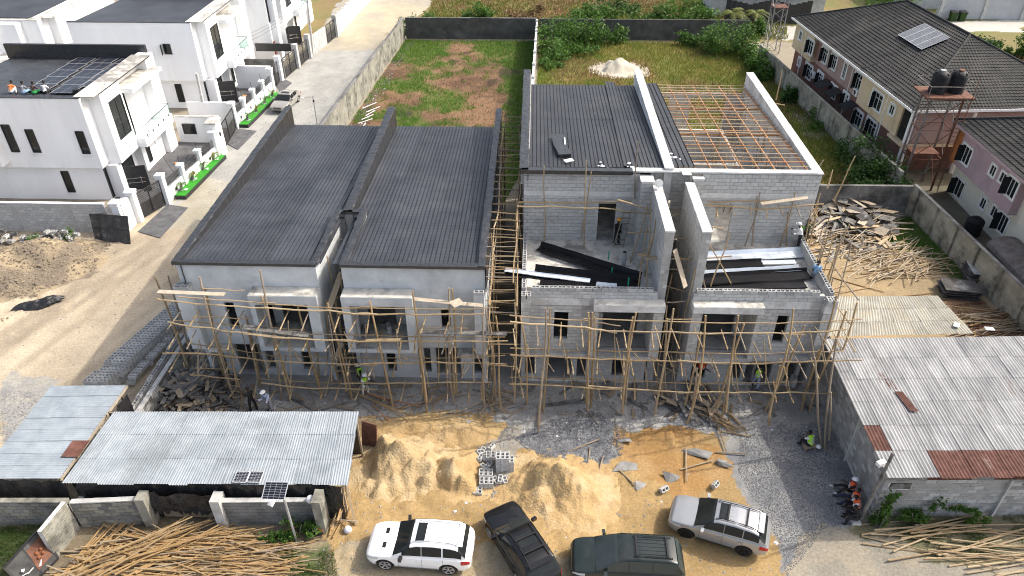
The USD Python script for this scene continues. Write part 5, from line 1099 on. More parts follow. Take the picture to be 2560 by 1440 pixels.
for a, b in ((.75, .8), (5.9, .7)):
    for z0, z1 in ((0, 2.74), (3.0, 6.1)): MB().add(trimesh.creation.cylinder(.27, z1 - z0, sections=14).apply_translation(L3(a, b, (z0 + z1) / 2))).build('column', M['white'], cb)
m = MB()
for k in range(16): lbox(m, .62 + k * .0, .66, 1.0 + k * .08, 1.03 + k * .08, 3.02, 5.9)
for z in (3.3, 4.2, 5.0): lbox(m, .6, .68, 1.0, 2.3, z, z + .05)
for k in range(22): lbox(m, 1.1 + k * .22, 1.13 + k * .22, .6, .64, 3.02, 4.0)
lbox(m, 1, 5.8, .58, .66, 4.0, 4.06); m.build('balcony_grille', M['frame_black'], cb)
pane(cb, [L3(2.6, 2.18, 3.4), L3(5.2, 2.18, 3.4), L3(5.2, 2.18, 5.5), L3(2.6, 2.18, 5.5)], (-dN[0], -dN[1], 0), frame='wframe', bars=(.25, .5, .75))
def onwall(px, a0):
    d = ray(*zR(px)); n = np.array([*dE, 0]); p0 = np.array([*(O + dE * a0), CAMZ * 0]); c0 = np.array([0, 0, CAMZ]); t = np.dot(p0 - c0, n) / np.dot(d, n); p = c0 + d * t
    return np.dot(p[:2] - O, dN), p[2]
wins = [((900, 265), .7, .9, .45), ((968, 348), 1.7, 1.4, .45), ((1075, 410), 1.5, 1.4, .95), ((1145, 460), 1.3, 1.4, .95), ((1228, 527), .6, 1.5, .95), ((1325, 605), 1.5, 1.5, .95), ((1385, 650), 1.3, 1.5, .95), ((1465, 750), 2.0, 1.5, .45), ((1580, 817), .75, .85, .45),
        ((890, 462), .7, .8, 1.0), ((955, 530), 1.9, 1.4, 1.0), ((1040, 585), 1.4, 1.2, 1.0), ((1140, 680), 1.4, 1.2, 1.0), ((1230, 740), 1.2, 1.2, 1.0), ((1320, 880), 1.8, 1.4, 1.0), ((1420, 950), 1.9, 1.4, 1.0)]
for c, w, h, a0 in wins:
    b, z = onwall(c, a0); z = np.clip(z, h / 2 + .3, 5.9 - h / 2); z = max(z, 3.1 + h / 2) if z > 2.9 else min(z, 2.9 - h / 2)
    f = pane(cb, [L3(a0 - .01, b + w / 2, z - h / 2), L3(a0 - .01, b - w / 2, z - h / 2), L3(a0 - .01, b - w / 2, z + h / 2), L3(a0 - .01, b + w / 2, z + h / 2)], (-dE[0], -dE[1], 0), frame='wframe', bars=((.5,) if w < 1 else (.33, .66, -.7)), sill='wframe')
    m = MB(); q0, q1 = L3(a0 - .03, b - w / 2 - .13, z - h / 2 - .1), L3(a0 - .03, b + w / 2 + .13, z - h / 2 - .1)
    for p, q in ((q0, q0 + ZA * (h + .25)), (q1, q1 + ZA * (h + .25)), (q0 + ZA * (h + .25), q1 + ZA * (h + .25))): m.beam(p, q, .13, .07, up=(-dE[0], -dE[1], 0))
    m.build('surround', M['wframe'], f)
    if w > 1:
        s = L3(a0, b + w * .17, z); MB().quad(*[s + np.array([*(-dE * t - dN * .1 * t), 0]) + ZA * dz for t, dz in ((.02, -h / 2), (.5, -h / 2), (.5, h / 2), (.02, h / 2))]).build('open_sash', M['glass'], f)
for px in ((925, 330), (1232, 600), (1522, 830)):
    b, z = onwall(px, .45); a_ = .93 if px[0] == 1232 else .43; MB().tube([L3(a_, b, .3), L3(a_, b, 6.1)], .06, 6).build('downpipe', M['wframe'], cb)
T = {'w': (L3(0, 0, EZ), L3(0, LB, EZ), L3(WB / 2, LB - 8.3, RZ), L3(WB / 2, 8.3, RZ)), 's': (L3(0, 0, EZ), L3(WB, 0, EZ), L3(WB / 2, 8.3, RZ), L3(WB / 2, 8.3, RZ)), 'e': (L3(WB, 0, EZ), L3(WB, LB, EZ), L3(WB / 2, LB - 8.3, RZ), L3(WB / 2, 8.3, RZ)), 'n': (L3(0, LB, EZ), L3(WB, LB, EZ), L3(WB / 2, LB - 8.3, RZ), L3(WB / 2, LB - 8.3, RZ))}
for k in T: tileface(cb, T[k], 26 if k in 'ws' else 14, per=.3 if k != 'w' else .34)
for p, q in ((T['w'][0], T['w'][3]), (T['w'][1], T['w'][2]), (T['w'][2], T['w'][3]), (T['s'][1], T['s'][2])): MB().tube([p + ZA * .05, q + ZA * .05], .09, 6).build('hip_ridge', M['tile'], cb)
for b in (10.3, 22.1): MB().tube([L3(.1, b, EZ + .07), L3(2.6, b - .4, EZ + 1.17)], .06, 6).build('hip_ridge', M['tile'], cb)
m = MB(); m.beam(L3(-.02, -.02, EZ - .08), L3(-.02, LB, EZ - .08), .14, .2); m.build('fascia', M['wframe'], cb); MB().beam(L3(-.02, -.02, EZ - .083), L3(WB, -.02, EZ - .083), .14, .2).build('fascia', M['wframe'], cb)
lbox(MB(), .05, WB - .05, .05, LB - .05, EZ - .22, EZ - .16).build('soffit', M['yellow'], cb)
pa = thing('solar_array', 'four pale framed solar panels on the tiled roof of the cream block', 'solar panels')
P0, P1, P3 = (np.array([*G(*zR(p), zz)[:2], zz]) for p, zz in (((1812, 265), 8.95), ((2015, 397), 8.75), ((1945, 190), 9.75)))
s_ = L3(2.0, 12.6, 0); base = lambda a, b: L3(a, b, EZ + a / (WB / 2) * (RZ - EZ) + .16)
for k in range(4): sol(pa, base(4.6, 13.5 - k * 1.15), base(6.9, 13.5 - k * 1.15) - base(4.6, 13.5 - k * 1.15), base(4.6, 12.4 - k * 1.15) - base(4.6, 13.5 - k * 1.15), 10, 4, 'solar_grey')
for lab, px in (('dark lean-to awning over a ground floor window, nearest the air conditioner', (1058, 625)), ('dark lean-to awning, middle one on the pink wall', (1130, 685)), ('dark lean-to awning closest to the front bushes', (1240, 780))):
    b, z = onwall(px, .2); aw = thing('awning', lab, 'awning'); q = [L3(.98, b - .8, 2.55), L3(.98, b + .8, 2.55), L3(-.35, b + .85, 2.05), L3(-.35, b - .85, 2.05)]
    MB().quad(*q).quad(*[p - ZA * .03 for p in q[::-1]]).build('sheet', M['tile'], aw); MB().beam(q[2], q[2] * [1, 1, 0], .05, .05, up=(1, 0, 0)).beam(q[3], q[3] * [1, 1, 0], .05, .05, up=(1, 0, 0)).build('post', M['worn_iron'], aw)
for lab, px, zz in (('white air conditioner box low on the pink wall', (985, 585), 1.6), ('white air conditioner box between two lean-to awnings', (1305, 730), 3.35)):
    b, z = onwall(px, .8); ac = thing('air_conditioner', lab, 'air conditioner'); lbox(MB(), .6, .93, b - .42, b + .42, zz, zz + .6).build('case', M['wframe'], ac); MB().add(trimesh.creation.cylinder(.24, .02, sections=16).apply_transform(trimesh.transformations.rotation_matrix(PI / 2, [0, 1, 0])).apply_translation(L3(.59, b + .08, zz + .3))).build('fan_grille', M['plastic_black'], ac)
mh = thing('mauve_house', 'two storey mauve and ivory house with dark tiled roof', 'house')
MB().box(35.15, 48.05, 2.95, 48, 57.6, 6.05).build('upper_wall', M['mauve'], mh); MB().box(35.9, 36, -.05, 48, 57.4, 2.946).build('ground_wall', M['ivory'], mh); MB().box(35.8, 36, 2.95, 48, 48.046, 6.05).build('rear_wall', M['ivory'], mh)
MB().box(35.3, 57.603, 2.96, 40, 57.62, 6.04).build('stained_wall', M['orange_wall'], mh); MB().box(35.137, 56.6, 2.96, 35.147, 57.6, 6.0).build('stained_patch', M['orange_wall'], mh)
EW = 34.65; tileface(mh, ((EW, 58.1, 6.2), (EW, 36, 6.2), (41.5, 42.8, 9.3), (41.5, 51.4, 9.3)), 20, per=.33); tileface(mh, ((48.3, 58.1, 6.2), (EW, 58.1, 6.2), (41.5, 51.4, 9.3), (41.5, 51.4, 9.3)), 14)
MB().tube([(EW, 58.1, 6.26), (41.5, 51.4, 9.36)], .09, 6).build('hip_ridge', M['tile'], mh); MB().beam((EW, 58.1, 6.1), (EW, 36, 6.1), .12, .2).beam((EW, 58.1, 6.103), (48, 58.1, 6.103), .12, .2).build('fascia', M['mauve'], mh); MB().box(EW + .1, 36, 6.055, 48, 57.95, 6.09).build('soffit', M['mauve'], mh)
zT = lambda p: (2140 + p[0] / 3.0, 140 + p[1] / 3.0)
for c, w, h, xx in (((825, 740), 1.5, 1.35, 35.15), ((1030, 860), .7, .8, 35.15), ((1105, 915), .7, .8, 35.15), ((1165, 985), 1.35, 1.35, 35.15), ((765, 985), 1.6, 1.4, 35.9), ((955, 1105), .7, .85, 35.9), ((1038, 1170), .7, .85, 35.9), ((1095, 1250), 1.3, 1.4, 35.9)):
    p = atX(*zT(c), xx); f = xpane(mh, xx, p[1] + w / 2, p[1] - w / 2, p[2] - h / 2, p[2] + h / 2, N=-1, frame='wframe', bars=((.5, ) if w < 1 else (.33, .66)), sill='wframe')
    m = MB()
    for s in (-1, 1): m.beam((xx - .03, p[1] + s * (w / 2 + .07), p[2] - h / 2 - .1), (xx - .03, p[1] + s * (w / 2 + .07), p[2] + h / 2 + .12), .12, .07, up=(-1, 0, 0))
    m.beam((xx - .03, p[1] - w / 2 - .1, p[2] + h / 2 + .1), (xx - .03, p[1] + w / 2 + .1, p[2] + h / 2 + .1), .12, .07, up=(-1, 0, 0)); m.build('surround', M['wframe'], f)
    if w > 1: MB().quad((xx - .05, p[1] + w * .17, p[2] - h / 2), (xx - .55, p[1] + w * .3, p[2] - h / 2), (xx - .55, p[1] + w * .3, p[2] + h / 2), (xx - .05, p[1] + w * .17, p[2] + h / 2)).build('open_sash', M['glass'], f)
MB().box(35.86, 44.3, 0, 35.895, 45.6, 2.2).build('side_door', M['maroon'], mh)
# car port roof beside it
cp = thing('carport', 'low arched carport roof of dark sheet beside the mauve house', 'carport'); n = 10; A_ = np.linspace(0, PI, n)
v = np.array([[33.0 + 1.25 * (1 - math.cos(a)), y, 1.7 + .75 * math.sin(a)] for y in (38, 45.9) for a in A_]); i = np.arange(n - 1); obj('roof_sheet', (v, np.stack([i, i + 1, n + i + 1, n + i], 1)), M['worn_iron'], cp)
for x in (33.05, 35.4):
    for y in (39, 45.5): MB().cyl((x, y, 0), .05, 1.75, 6).build('post', M['worn_iron'], cp)
# ---------------------------------------------------------------- water tower
wt = thing('water_tower', 'rusty steel tower holding two black water tanks', 'water tower')
LG = [(31.95, 57.5), (34.55, 57.4), (34.6, 59.2), (32.0, 59.2)]
for k, (x, y) in enumerate(LG): MB().beam((x, y, 0), (x + (.05 if x < 33 else -.05), y, 8.3), .13, .13, up=(1, 0, 0)).build('leg', M['rust_iron' if k == 1 else 'worn_iron'], wt)
for z0 in (0.4, 3.0, 5.6):
    for k in range(4):
        a, b = LG[k], LG[(k + 1) % 4]
        MB().beam((*a, z0), (*b, z0 + 2.4), .05, .05, up=(0, 0, 1)).build('brace', M['rust_iron' if (k + int(z0)) % 2 else 'worn_iron'], wt); MB().beam((*a, z0 + 2.5), (*b, z0 + 2.5), .06, .06).build('girt', M['rust_iron'], wt)
MB().box(31.4, 57.0, 8.3, 35.2, 59.7, 8.42).build('platform', M['rust_iron'], wt); MB().box(32.1, 57.6, 3.3, 34.3, 59.0, 3.36).build('lower_platform', M['rust_iron'], wt)
m = MB()
for a, b in (((31.45, 57.05), (35.15, 57.05)), ((35.15, 57.05), (35.15, 59.65)), ((35.15, 59.65), (31.45, 59.65)), ((31.45, 59.65), (31.45, 57.05))): m.beam((*a, 9.3), (*b, 9.3), .05, .05); m.beam((*a, 8.42), (*a, 9.32), .05, .05, up=(1, 0, 0))
m.build('guard_rail', M['worn_iron'], wt); MB().tube([(34.9, 56.98, 0), (34.9, 56.98, 10.2)], .03, 5).build('riser_pipe', M['rust_iron'], wt)
m = MB()
for k in range(22): m.beam((34.62, 57.3, .5 + k * .35), (34.98, 57.25, .5 + k * .35), .03, .03)
m.beam((34.98, 57.25, .2), (34.98, 57.25, 8.3), .035, .035, up=(1, 0, 0)); m.build('ladder', M['rust_iron'], wt)
for lab, x, y in (('black ribbed water tank with closed lid, on the tower platform', 32.65, 58.35), ('black ribbed water tank with brown opening, beside the other tank', 34.15, 58.45)):
    tk = thing('water_tank', lab, 'water tank', (x, y, 8.42)); pr = [[.6, 0]]
    for k in range(9): z = .05 + k * .155; pr += [[.64, z], [.64, z + .1], [.615, z + .125], [.615, z + .15]]
    pr += [[.6, 1.5], [.42, 1.68], [.2, 1.74], [0, 1.74]]; pr = [[0, 0]] + pr
    obj('shell', trimesh.creation.revolve(np.array(pr), sections=24), M['tank'], tk, smooth=35); MB().cyl((0, 0, 1.7), .22, .12, 14).build('lid', M['steel' if 'closed' in lab else 'rust_iron'], tk)
    m = MB()
    for a in range(6): m.obox((.5 * math.cos(a * PI / 3), .5 * math.sin(a * PI / 3), 1.62), (.24, .1, .07), (0, .35, a * PI / 3))
    m.build('shoulder_rib', M['tank'], tk)
tk = thing('water_tank', 'black ribbed water tank standing on the ground by the mauve house', 'water tank', (34.55, 50.2, 0)); obj('shell', trimesh.creation.revolve(np.array(pr) * [1, .85], sections=24), M['tank'], tk, smooth=35); MB().cyl((0, 0, 1.45), .22, .1, 14).build('lid', M['tank'], tk)
# lattice mast
ms = thing('lattice_mast', 'grey steel lattice mast at the far corner of the tiled cream block', 'mast')
Q = [(29.6, 95.6), (31.2, 95.6), (31.2, 94.0), (29.6, 94.0)]
for x, y in Q: MB().beam((x, y, 0), (x, y, 9.5), .09, .09, up=(1, 0, 0)).build('leg', M['steel'], ms)
for z in np.arange(0, 9, 1.3):
    for k in range(4): MB().beam((*Q[k], z), (*Q[(k + 1) % 4], z + 1.3), .045, .045).build('brace', M['steel'], ms)
MB().box(29.5, 93.9, 5.6, 31.3, 95.7, 5.7).build('platform', M['rust_iron'], ms)
# beyond the back plots
bgw = thing('grey_compound', 'grey rendered compound wall with pale posts across the lane', 'wall')
MB().box(58, 110.5, 0, 82, 110.8, 3.4).build('wall', M['grey_paint'], bgw)
for x in (58.2, 64.4, 70, 76): MB().box(x, 110.38, 0, x + .5, 110.49, 3.5).build('pillar', M['concrete'], bgw)
hb = thing('grey_house', 'grey rendered building behind the compound wall with the green bins', 'house'); MB().box(56, 116, 0, 90, 130, 7).build('wall', M['grey_paint'], hb); ypane(hb, 116, 60, 62.5, 3.6, 5.2, frame='wframe', bars=(.5,)); ypane(hb, 116, 66, 70, 3.2, 5.6)
for lab, x in (('dark green wheelie bin against the grey compound wall', 60.0), ('dark green wheelie bin with its lid toward the second pillar', 61.3)):
    bn = thing('wheelie_bin', lab, 'bin', (x, 109.6, 0)); v = np.array([[-.35, -.3, 0], [.35, -.3, 0], [.35, .3, 0], [-.35, .3, 0], [-.45, -.42, 1.2], [.45, -.42, 1.2], [.45, .42, 1.2], [-.45, .42, 1.2]]); MB().add(v, MB._bf).build('body', M['leaf_dark'], bn); MB().obox((0, 0, 1.26), (.96, .9, .1), (.1, 0, 0)).build('lid', M['tank'], bn); MB().tube([(-.4, .35, .12), (.4, .35, .12)], .12, 10).build('wheels', M['tyre'], bn)
ff = thing('dark_fence', 'black sheet fence with stepped top behind the palms', 'fence')
for k in range(16): MB().box(27.0 + k * .75, 107.5, 0, 27.72 + k * .75, 107.58, 2.6 + .35 * abs((k % 8) - 4) * .5).build('panel', M['frame_black'], ff)
lh = thing('low_house', 'low house with grey sheet roofs behind the black fence', 'house'); MB().box(26, 111, 0, 42, 119, 2.8).build('wall', M['concrete'], lh)
for k in range(10):
    v, f = corr((26 + k * 1.6, 110.4, 3.0), (27.66 + k * 1.6, 110.4, 3.0), (26 + k * 1.6, 117, 5.2), pitch=.3, amp=.04, nv=1); obj('roof_sheet', (v, f), M['zinc_old'], lh)
# ---------------------------------------------------------------- heaps, piles, loose things of the site
F0_ = pxpoly([(490, 970), (2040, 955), (2060, 1040), (1560, 1050), (1250, 1040), (900, 1040), (560, 1030)])
def heap(name, label, pts, key, seed, res=.1, rough=.16, cat='sand heap'):
    """pts: (x, y, radius_x, radius_y, height, turn)"""
    r = np.random.default_rng(seed); P = np.array([[p[0], p[1]] for p in pts]); R = max(max(p[2], p[3]) for p in pts)
    x0, y0 = P.min(0) - R * 1.15; x1, y1 = P.max(0) + R * 1.15
    gx_, gy_ = np.meshgrid(np.arange(x0, x1, res), np.arange(y0, y1, res)); x, y = gx_.ravel(), gy_.ravel(); z = np.full(len(x), -.25)
    w1, w2 = (fb(x, y, .8, 5, seed) - .5) * 1.7, (fb(x, y, .8, 5, seed + 3) - .5) * 1.7
    for cx, cy, rx, ry, h, t in pts:
        dx, dy = x + w1 - cx, y + w2 - cy; a, b = dx * math.cos(t) + dy * math.sin(t), -dx * math.sin(t) + dy * math.cos(t)
        d = np.sqrt((a / rx) ** 2 + (b / ry) ** 2); z = np.maximum(z, np.maximum(h * (1.1 - d), .34 * h * (1.0 - d / 1.9) - .05))
    rid = 1 - np.abs(2 * fb(x, y, 1.3, 4, seed + 5) - 1) * 2.2; k_ = np.clip(z * 1.3, 0, 1)
    z = z + (rid - .45) * rough * 1.5 * k_ + (fb(x, y, 2.6, 4, seed + 6) - .5) * rough * 2.2 * k_ + (fb(x, y, 6, 3, seed + 8) - .5) * rough * .7
    nx_, ny_ = gx_.shape[1], gx_.shape[0]; a = (np.arange(ny_ - 1)[:, None] * nx_ + np.arange(nx_ - 1)).ravel(); f = np.stack([a, a + 1, a + nx_ + 1, a + nx_], 1)
    f = f[(z[f] > -.12).any(1)]; u, inv = np.unique(f, return_inverse=True)
    return obj(name, (np.column_stack([x, y, z])[u], inv.reshape(f.shape)), M[key], None, label, cat, smooth=True)
heap('sand_heap', 'pale sand heap with a steep dug face beside the silver shed roof', [(-6.5, 25.9, 2.0, 1.6, 1.85, .3), (-5.7, 24.8, 1.7, 1.2, 1.15, .0), (-7.3, 26.5, 1.2, 1.0, 1.3, 0), (-6.9, 24.4, 1.5, 1.0, .7, 0)], 'sand_pale', 1)
heap('sand_heap', 'small golden sand heap next to the white block cluster', [(-3.7, 25.3, 1.2, 1.35, 1.3, .1), (-3.2, 24.6, 1.1, .9, .8, 0)], 'sand', 2)
heap('sand_heap', 'golden sand heap with a scraped face just behind the black car', [(1.7, 24.5, 2.1, 1.6, 1.8, -.5), (.9, 23.6, 1.7, 1.1, .9, 0), (2.4, 23.9, 1.5, 1.3, 1.1, 0), (.2, 24.6, 1.2, .9, .7, 0)], 'sand', 3)
heap('sand_bank', 'low broad bank of dug sand below the scaffold of the rendered house', [(-5.5, 28.2, 3.0, 1.2, .55, 0), (-3.5, 27.8, 2.2, 1.2, .6, 0), (-7.3, 27.6, 1.6, .9, .5, 0)], 'sand', 4)
heap('sand_heap', 'whitish sand heap standing in the overgrown plot', [(10.4, 87.4, 2.3, 1.8, 1.45, 0), (9.4, 87.8, 1.6, 1.3, 1.0, 0), (11.4, 87.0, 1.5, 1.2, .9, 0)], 'sand_white', 5, .2)
def bulk(name, label, cat, region, n, h, key, seed, ang, aj, L=(2.5, 4.5), r0=.045, board=0):
    r = np.random.default_rng(seed); xy = scatter(r, region, n); c = np.array(Polygon(region).centroid.coords[0]); R = math.sqrt(Polygon(region).area / PI); ms = {}
    for k in range(n):
        d = np.linalg.norm(xy[k] - c) / R; z = .05 + h * max(0, 1 - d * .8) * r.uniform(0, .9); a = ang + r.normal() * aj; l = r.uniform(*L); u = np.array([math.cos(a), math.sin(a), r.normal() * .05]) * l / 2; p = np.array([*xy[k], z])
        p[2] += max(0, abs(u[2]) - z + .03); m = ms.setdefault(key[r.integers(len(key))], MB())
        if r.uniform() < board: m.beam(p - u, p + u, r.uniform(.1, .3), .03)
        else: m.add(*polemesh(p - u, p + u, r0 * r.uniform(.7, 1.1), r0 * .6, .012, r, 5, 3))
    t = thing(name, label, cat); t.SetCustomDataByKey('kind', 'stuff')
    for kk in sorted(ms): ms[kk].build('pieces', M[kk], t, kind='stuff')
bulk('bamboo_bulk', 'mass of bamboo poles under the wide stack before the tarpaulin shed', 'bamboo stack', [(-19.8, 18.2), (-12.0, 18.1), (-11.8, 21.0), (-19.2, 21.0)], 330, .6, ('bamboo_warm', 'bamboo_warm', 'bamboo', 'timber'), 101, .12, .22, (3.2, 5.2))
bulk('timber_bulk', 'jumble of tan boards and poles behind the corner of the blockwork house', 'timber heap', pxpoly([(2035, 500), (2150, 490), (2230, 540), (2240, 600), (2180, 640), (2060, 650), (2030, 600)]), 260, 1.5, ('timber', 'bamboo_pale', 'timber_pale', 'timber_grey'), 102, .5, .6, (1.4, 3.8), .045, .45)
bulk('timber_bulk', 'spread of tan poles below the plywood stacks on the back sand', 'timber heap', pxpoly([(2130, 650), (2260, 600), (2400, 680), (2300, 700), (2180, 690)]), 110, .6, ('bamboo_pale', 'bamboo', 'timber_pale'), 103, .45, .4, (2, 4.2))
bulk('timber_bulk', 'long poles and rusty bars heaped behind the workshop roof', 'timber heap', pxpoly([(2390, 800), (2570, 770), (2580, 840), (2420, 840)]), 70, .5, ('bamboo', 'timber', 'rust_iron'), 104, .22, .2, (3, 5))
bulk('timber_bulk', 'splintered grey laths filling the scrap heap by the rendered house', 'timber heap', [(-21.0, 29.0), (-17.0, 29.0), (-17.2, 31.4), (-19.2, 32.6), (-20.8, 33.8)], 170, 1.3, ('timber_grey', 'timber_grey', 'timber'), 105, .6, 1.2, (.8, 2.6), .03, .6)
bulk('timber_bulk', 'broken laths and sticks strewn along the scaffold feet', 'timber scraps', F0_, 130, .12, ('timber_grey', 'timber', 'bamboo_grey'), 106, .3, 1.3, (.5, 2.4), .03, .4)
# bamboo stacks: each pole a thing of its own
def polepile(n, region, ang, aj, L, label, group, seed, h=.5, r0=.045, keys=('bamboo_warm', 'bamboo_warm', 'bamboo'), base=.03, bend=.012):
    r = np.random.default_rng(seed); xy = scatter(r, region, n); c = np.array(Polygon(region).centroid.coords[0]); R = math.sqrt(Polygon(region).area / PI)
    for k in range(n):
        d = np.linalg.norm(xy[k] - c) / R; z = base + h * max(0, 1 - d * .75) * (k / n) + r.uniform(0, .05)
        a = ang + r.normal() * aj; l = r.uniform(*L); u = np.array([math.cos(a), math.sin(a), r.normal() * .018]) * l / 2
        p = np.array([*xy[k], z]); rad = r0 * r.uniform(.8, 1.15)
        obj('bamboo_pole', polemesh(p - u + [0, 0, max(0, rad - (p - u)[2])], p + u + [0, 0, max(0, rad - (p + u)[2])], rad, rad * .7, bend, r, 6, 5), M[keys[r.integers(len(keys))]], None, label, 'bamboo pole', group)
g_ = 'bamboo poles stacked before the tarpaulin shed'
polepile(66, [(-18.8, 18.6), (-12.4, 18.5), (-12.1, 21.0), (-18.8, 21.1)], .02, .10, (3.6, 5.4), 'straight bamboo pole in the wide stack before the tarpaulin shed', g_, 1, .7)
polepile(26, [(-19.3, 19.2), (-15.8, 19.8), (-15.5, 20.9), (-19, 20.6)], .62, .12, (3.6, 5.2), 'slanting bamboo pole lying across the stack before the tarpaulin shed', g_, 2, .75, base=.4)
polepile(28, [(-21.0, 18.6), (-19.7, 18.6), (-19.2, 20.6), (-20.5, 20.6)], 1.22, .08, (3.0, 4.2), 'bamboo pole lying toward the fallen ornate gate', 'bamboo poles beside the fallen gate', 3, .5)
polepile(16, [(-15, 18.4), (-11.5, 18.2), (-11, 19.6), (-14.5, 19.6)], -.2, .2, (3, 4.8), 'loose bamboo pole at the front fringe of the stack', 'bamboo poles at the fringe of the front stack', 4, .3)
polepile(36, [(17.6, 20.5), (24, 20.3), (24, 22.8), (17.9, 22.8)], .12, .16, (3.4, 6.0), 'bamboo pole lying in the weeds below the workshop wall', 'bamboo poles in the weeds below the workshop', 5, .35, keys=('bamboo_pale', 'bamboo', 'bamboo_pale'))
polepile(26, pxpoly([(2060, 590), (2190, 540), (2230, 590), (2120, 650), (2070, 640)]), .38, .10, (3.0, 4.2), 'pale pole in the tight stack below the scrap timber heap', 'pale poles stacked below the scrap heap', 6, .9, keys=('bamboo_pale', 'timber_pale', 'bamboo'))
polepile(28, pxpoly([(2160, 660), (2270, 615), (2380, 670), (2300, 690), (2200, 685)]), .4, .45, (2.4, 4.2), 'pole in the loose crossed pile beside the plywood stack', 'poles in the crossed pile by the plywood', 7, .6, keys=('bamboo_pale', 'bamboo'))
polepile(14, pxpoly([(2390, 800), (2560, 770), (2560, 830), (2430, 835)]), .25, .25, (3, 5), 'pole lying behind the workshop roof', 'poles behind the workshop', 8, .4)
polepile(12, pxpoly([(1770, 1060), (1830, 1030), (1850, 1090), (1800, 1110)]), -1.1, .4, (1.2, 2.4), 'short bamboo pole dropped under the scaffold by the gravel', 'short bamboo pieces under the scaffold', 9, .25)
polepile(9, pxpoly([(915, 985), (1040, 1010), (1010, 1060), (930, 1050)]), -.5, .25, (2.5, 4.2), 'orange brown pole leaning by the end of the silver shed', 'orange poles by the shed end', 10, .5, keys=('timber_orange', 'bamboo'))
polepile(8, [(-9.4, 21.9), (-8.7, 21.9), (-8.6, 23.0), (-9.2, 23.0)], 1.5, .2, (1.4, 2.2), 'bamboo pole stood against the shed corner', 'poles against the shed corner', 11, 1.4)
polepile(9, pxpoly([(1990, 745), (2350, 740), (2360, 690), (2050, 670)]), .2, .5, (2, 4.2), 'single stray pole on the back yard sand', 'stray poles on the back yard', 12, .02)
polepile(14, pxpoly([(1040, 985), (1280, 980), (1290, 1040), (1060, 1020)]), .1, .9, (1.6, 3.2), 'grey pole fallen at the foot of the scaffold', 'fallen poles at the scaffold foot', 13, .25, keys=('bamboo_grey', 'bamboo'))
# scrap timber heaps: boards one by one
def boardheap(n, region, h, label, group, seed, size=((.9, 2.2), (.12, .35)), keys=('timber_grey', 'timber_grey', 'timber'), tilt=.35, name='scrap_board', cat='board'):
    r = np.random.default_rng(seed); xy = scatter(r, region, n); c = np.array(Polygon(region).centroid.coords[0]); R = math.sqrt(Polygon(region).area / PI)
    for k in range(n):
        d = np.linalg.norm(xy[k] - c) / R; z = .06 + h * max(0, 1 - d * .7) * r.uniform(.3, 1)
        MB().obox((*xy[k], z), (r.uniform(*size[0]), r.uniform(*size[1]), .03), (r.normal() * tilt * .6, r.normal() * tilt * .6, r.uniform(0, PI))).build(name, M[keys[r.integers(len(keys))]], None, label=label, cat=cat, group=group)
boardheap(105, [(-20.9, 29.2), (-17.4, 29.2), (-17.6, 31.2), (-19.2, 32.4), (-20.7, 33.6)], 1.5, 'weathered board in the scrap heap beside the low wall with hollow blocks', 'boards of the scrap heap by the rendered house', 21)
boardheap(75, pxpoly([(2060, 520), (2140, 495), (2210, 530), (2235, 590), (2120, 600), (2050, 590)]), 1.7, 'broken formwork panel in the heap behind the blockwork house', 'formwork panels in the back heap', 22, ((.7, 2.2), (.3, .9)), ('ply', 'timber_grey', 'timber_pale', 'timber'))
boardheap(30, pxpoly([(1650, 960), (1790, 980), (1780, 1060), (1650, 1030)]), .5, 'grey board in the debris between the two block fins', 'debris boards before the block fins', 23, keys=('timber_grey', 'timber', 'ply'))
boardheap(26, [(17.0, 35.5), (18.4, 35.5), (18.6, 40), (17.2, 41)], 1.1, 'pale board wedged behind the corner scaffold', 'boards behind the corner scaffold', 24, ((1.2, 3), (.1, .25)), ('timber_pale', 'timber', 'bamboo_pale'))
for lab, px, z0, n, sz, rz in (('stack of dark weathered plywood sheets, lower and nearer the sand', (2395, 735), 0, 9, (2.3, 1.5), -.12), ('stack of dark plywood with a pale whitened sheet on top', (2450, 700), .0, 12, (2.3, 1.6), -.2)):
    c = G(*px); st = thing('plywood_stack', lab, 'plywood stack')
    for k in range(n): MB().obox((c[0] + rr.normal() * .07, c[1] + rr.normal() * .07, z0 + .05 + k * .085), (*sz, .035), (rr.normal() * .01, rr.normal() * .01, rz + rr.normal() * .04)).build('sheet', M['ply' if not ('pale' in lab and k == n - 1) else 'concrete'], st)
for lab, P in (('brown steel bars bent in a long loop on the back sand', [(2330, 790), (2440, 775), (2540, 770), (2552, 785), (2480, 800), (2350, 815)]), ('bundle of rust brown bars beside the plywood stacks', [(2330, 748), (2400, 750), (2450, 745)]), ('rust brown bars fanned out behind the beige roof', [(2360, 770), (2420, 758), (2460, 756)])):
    bt = thing('steel_bars', lab, 'steel bars')
    for k in range(7): obj('bar', MB().tube([G(x + k * 3.0, y + k * 2.2, .04 + .012 * k) for x, y in P], .016, 5).mesh(), M['rust_iron'], bt)
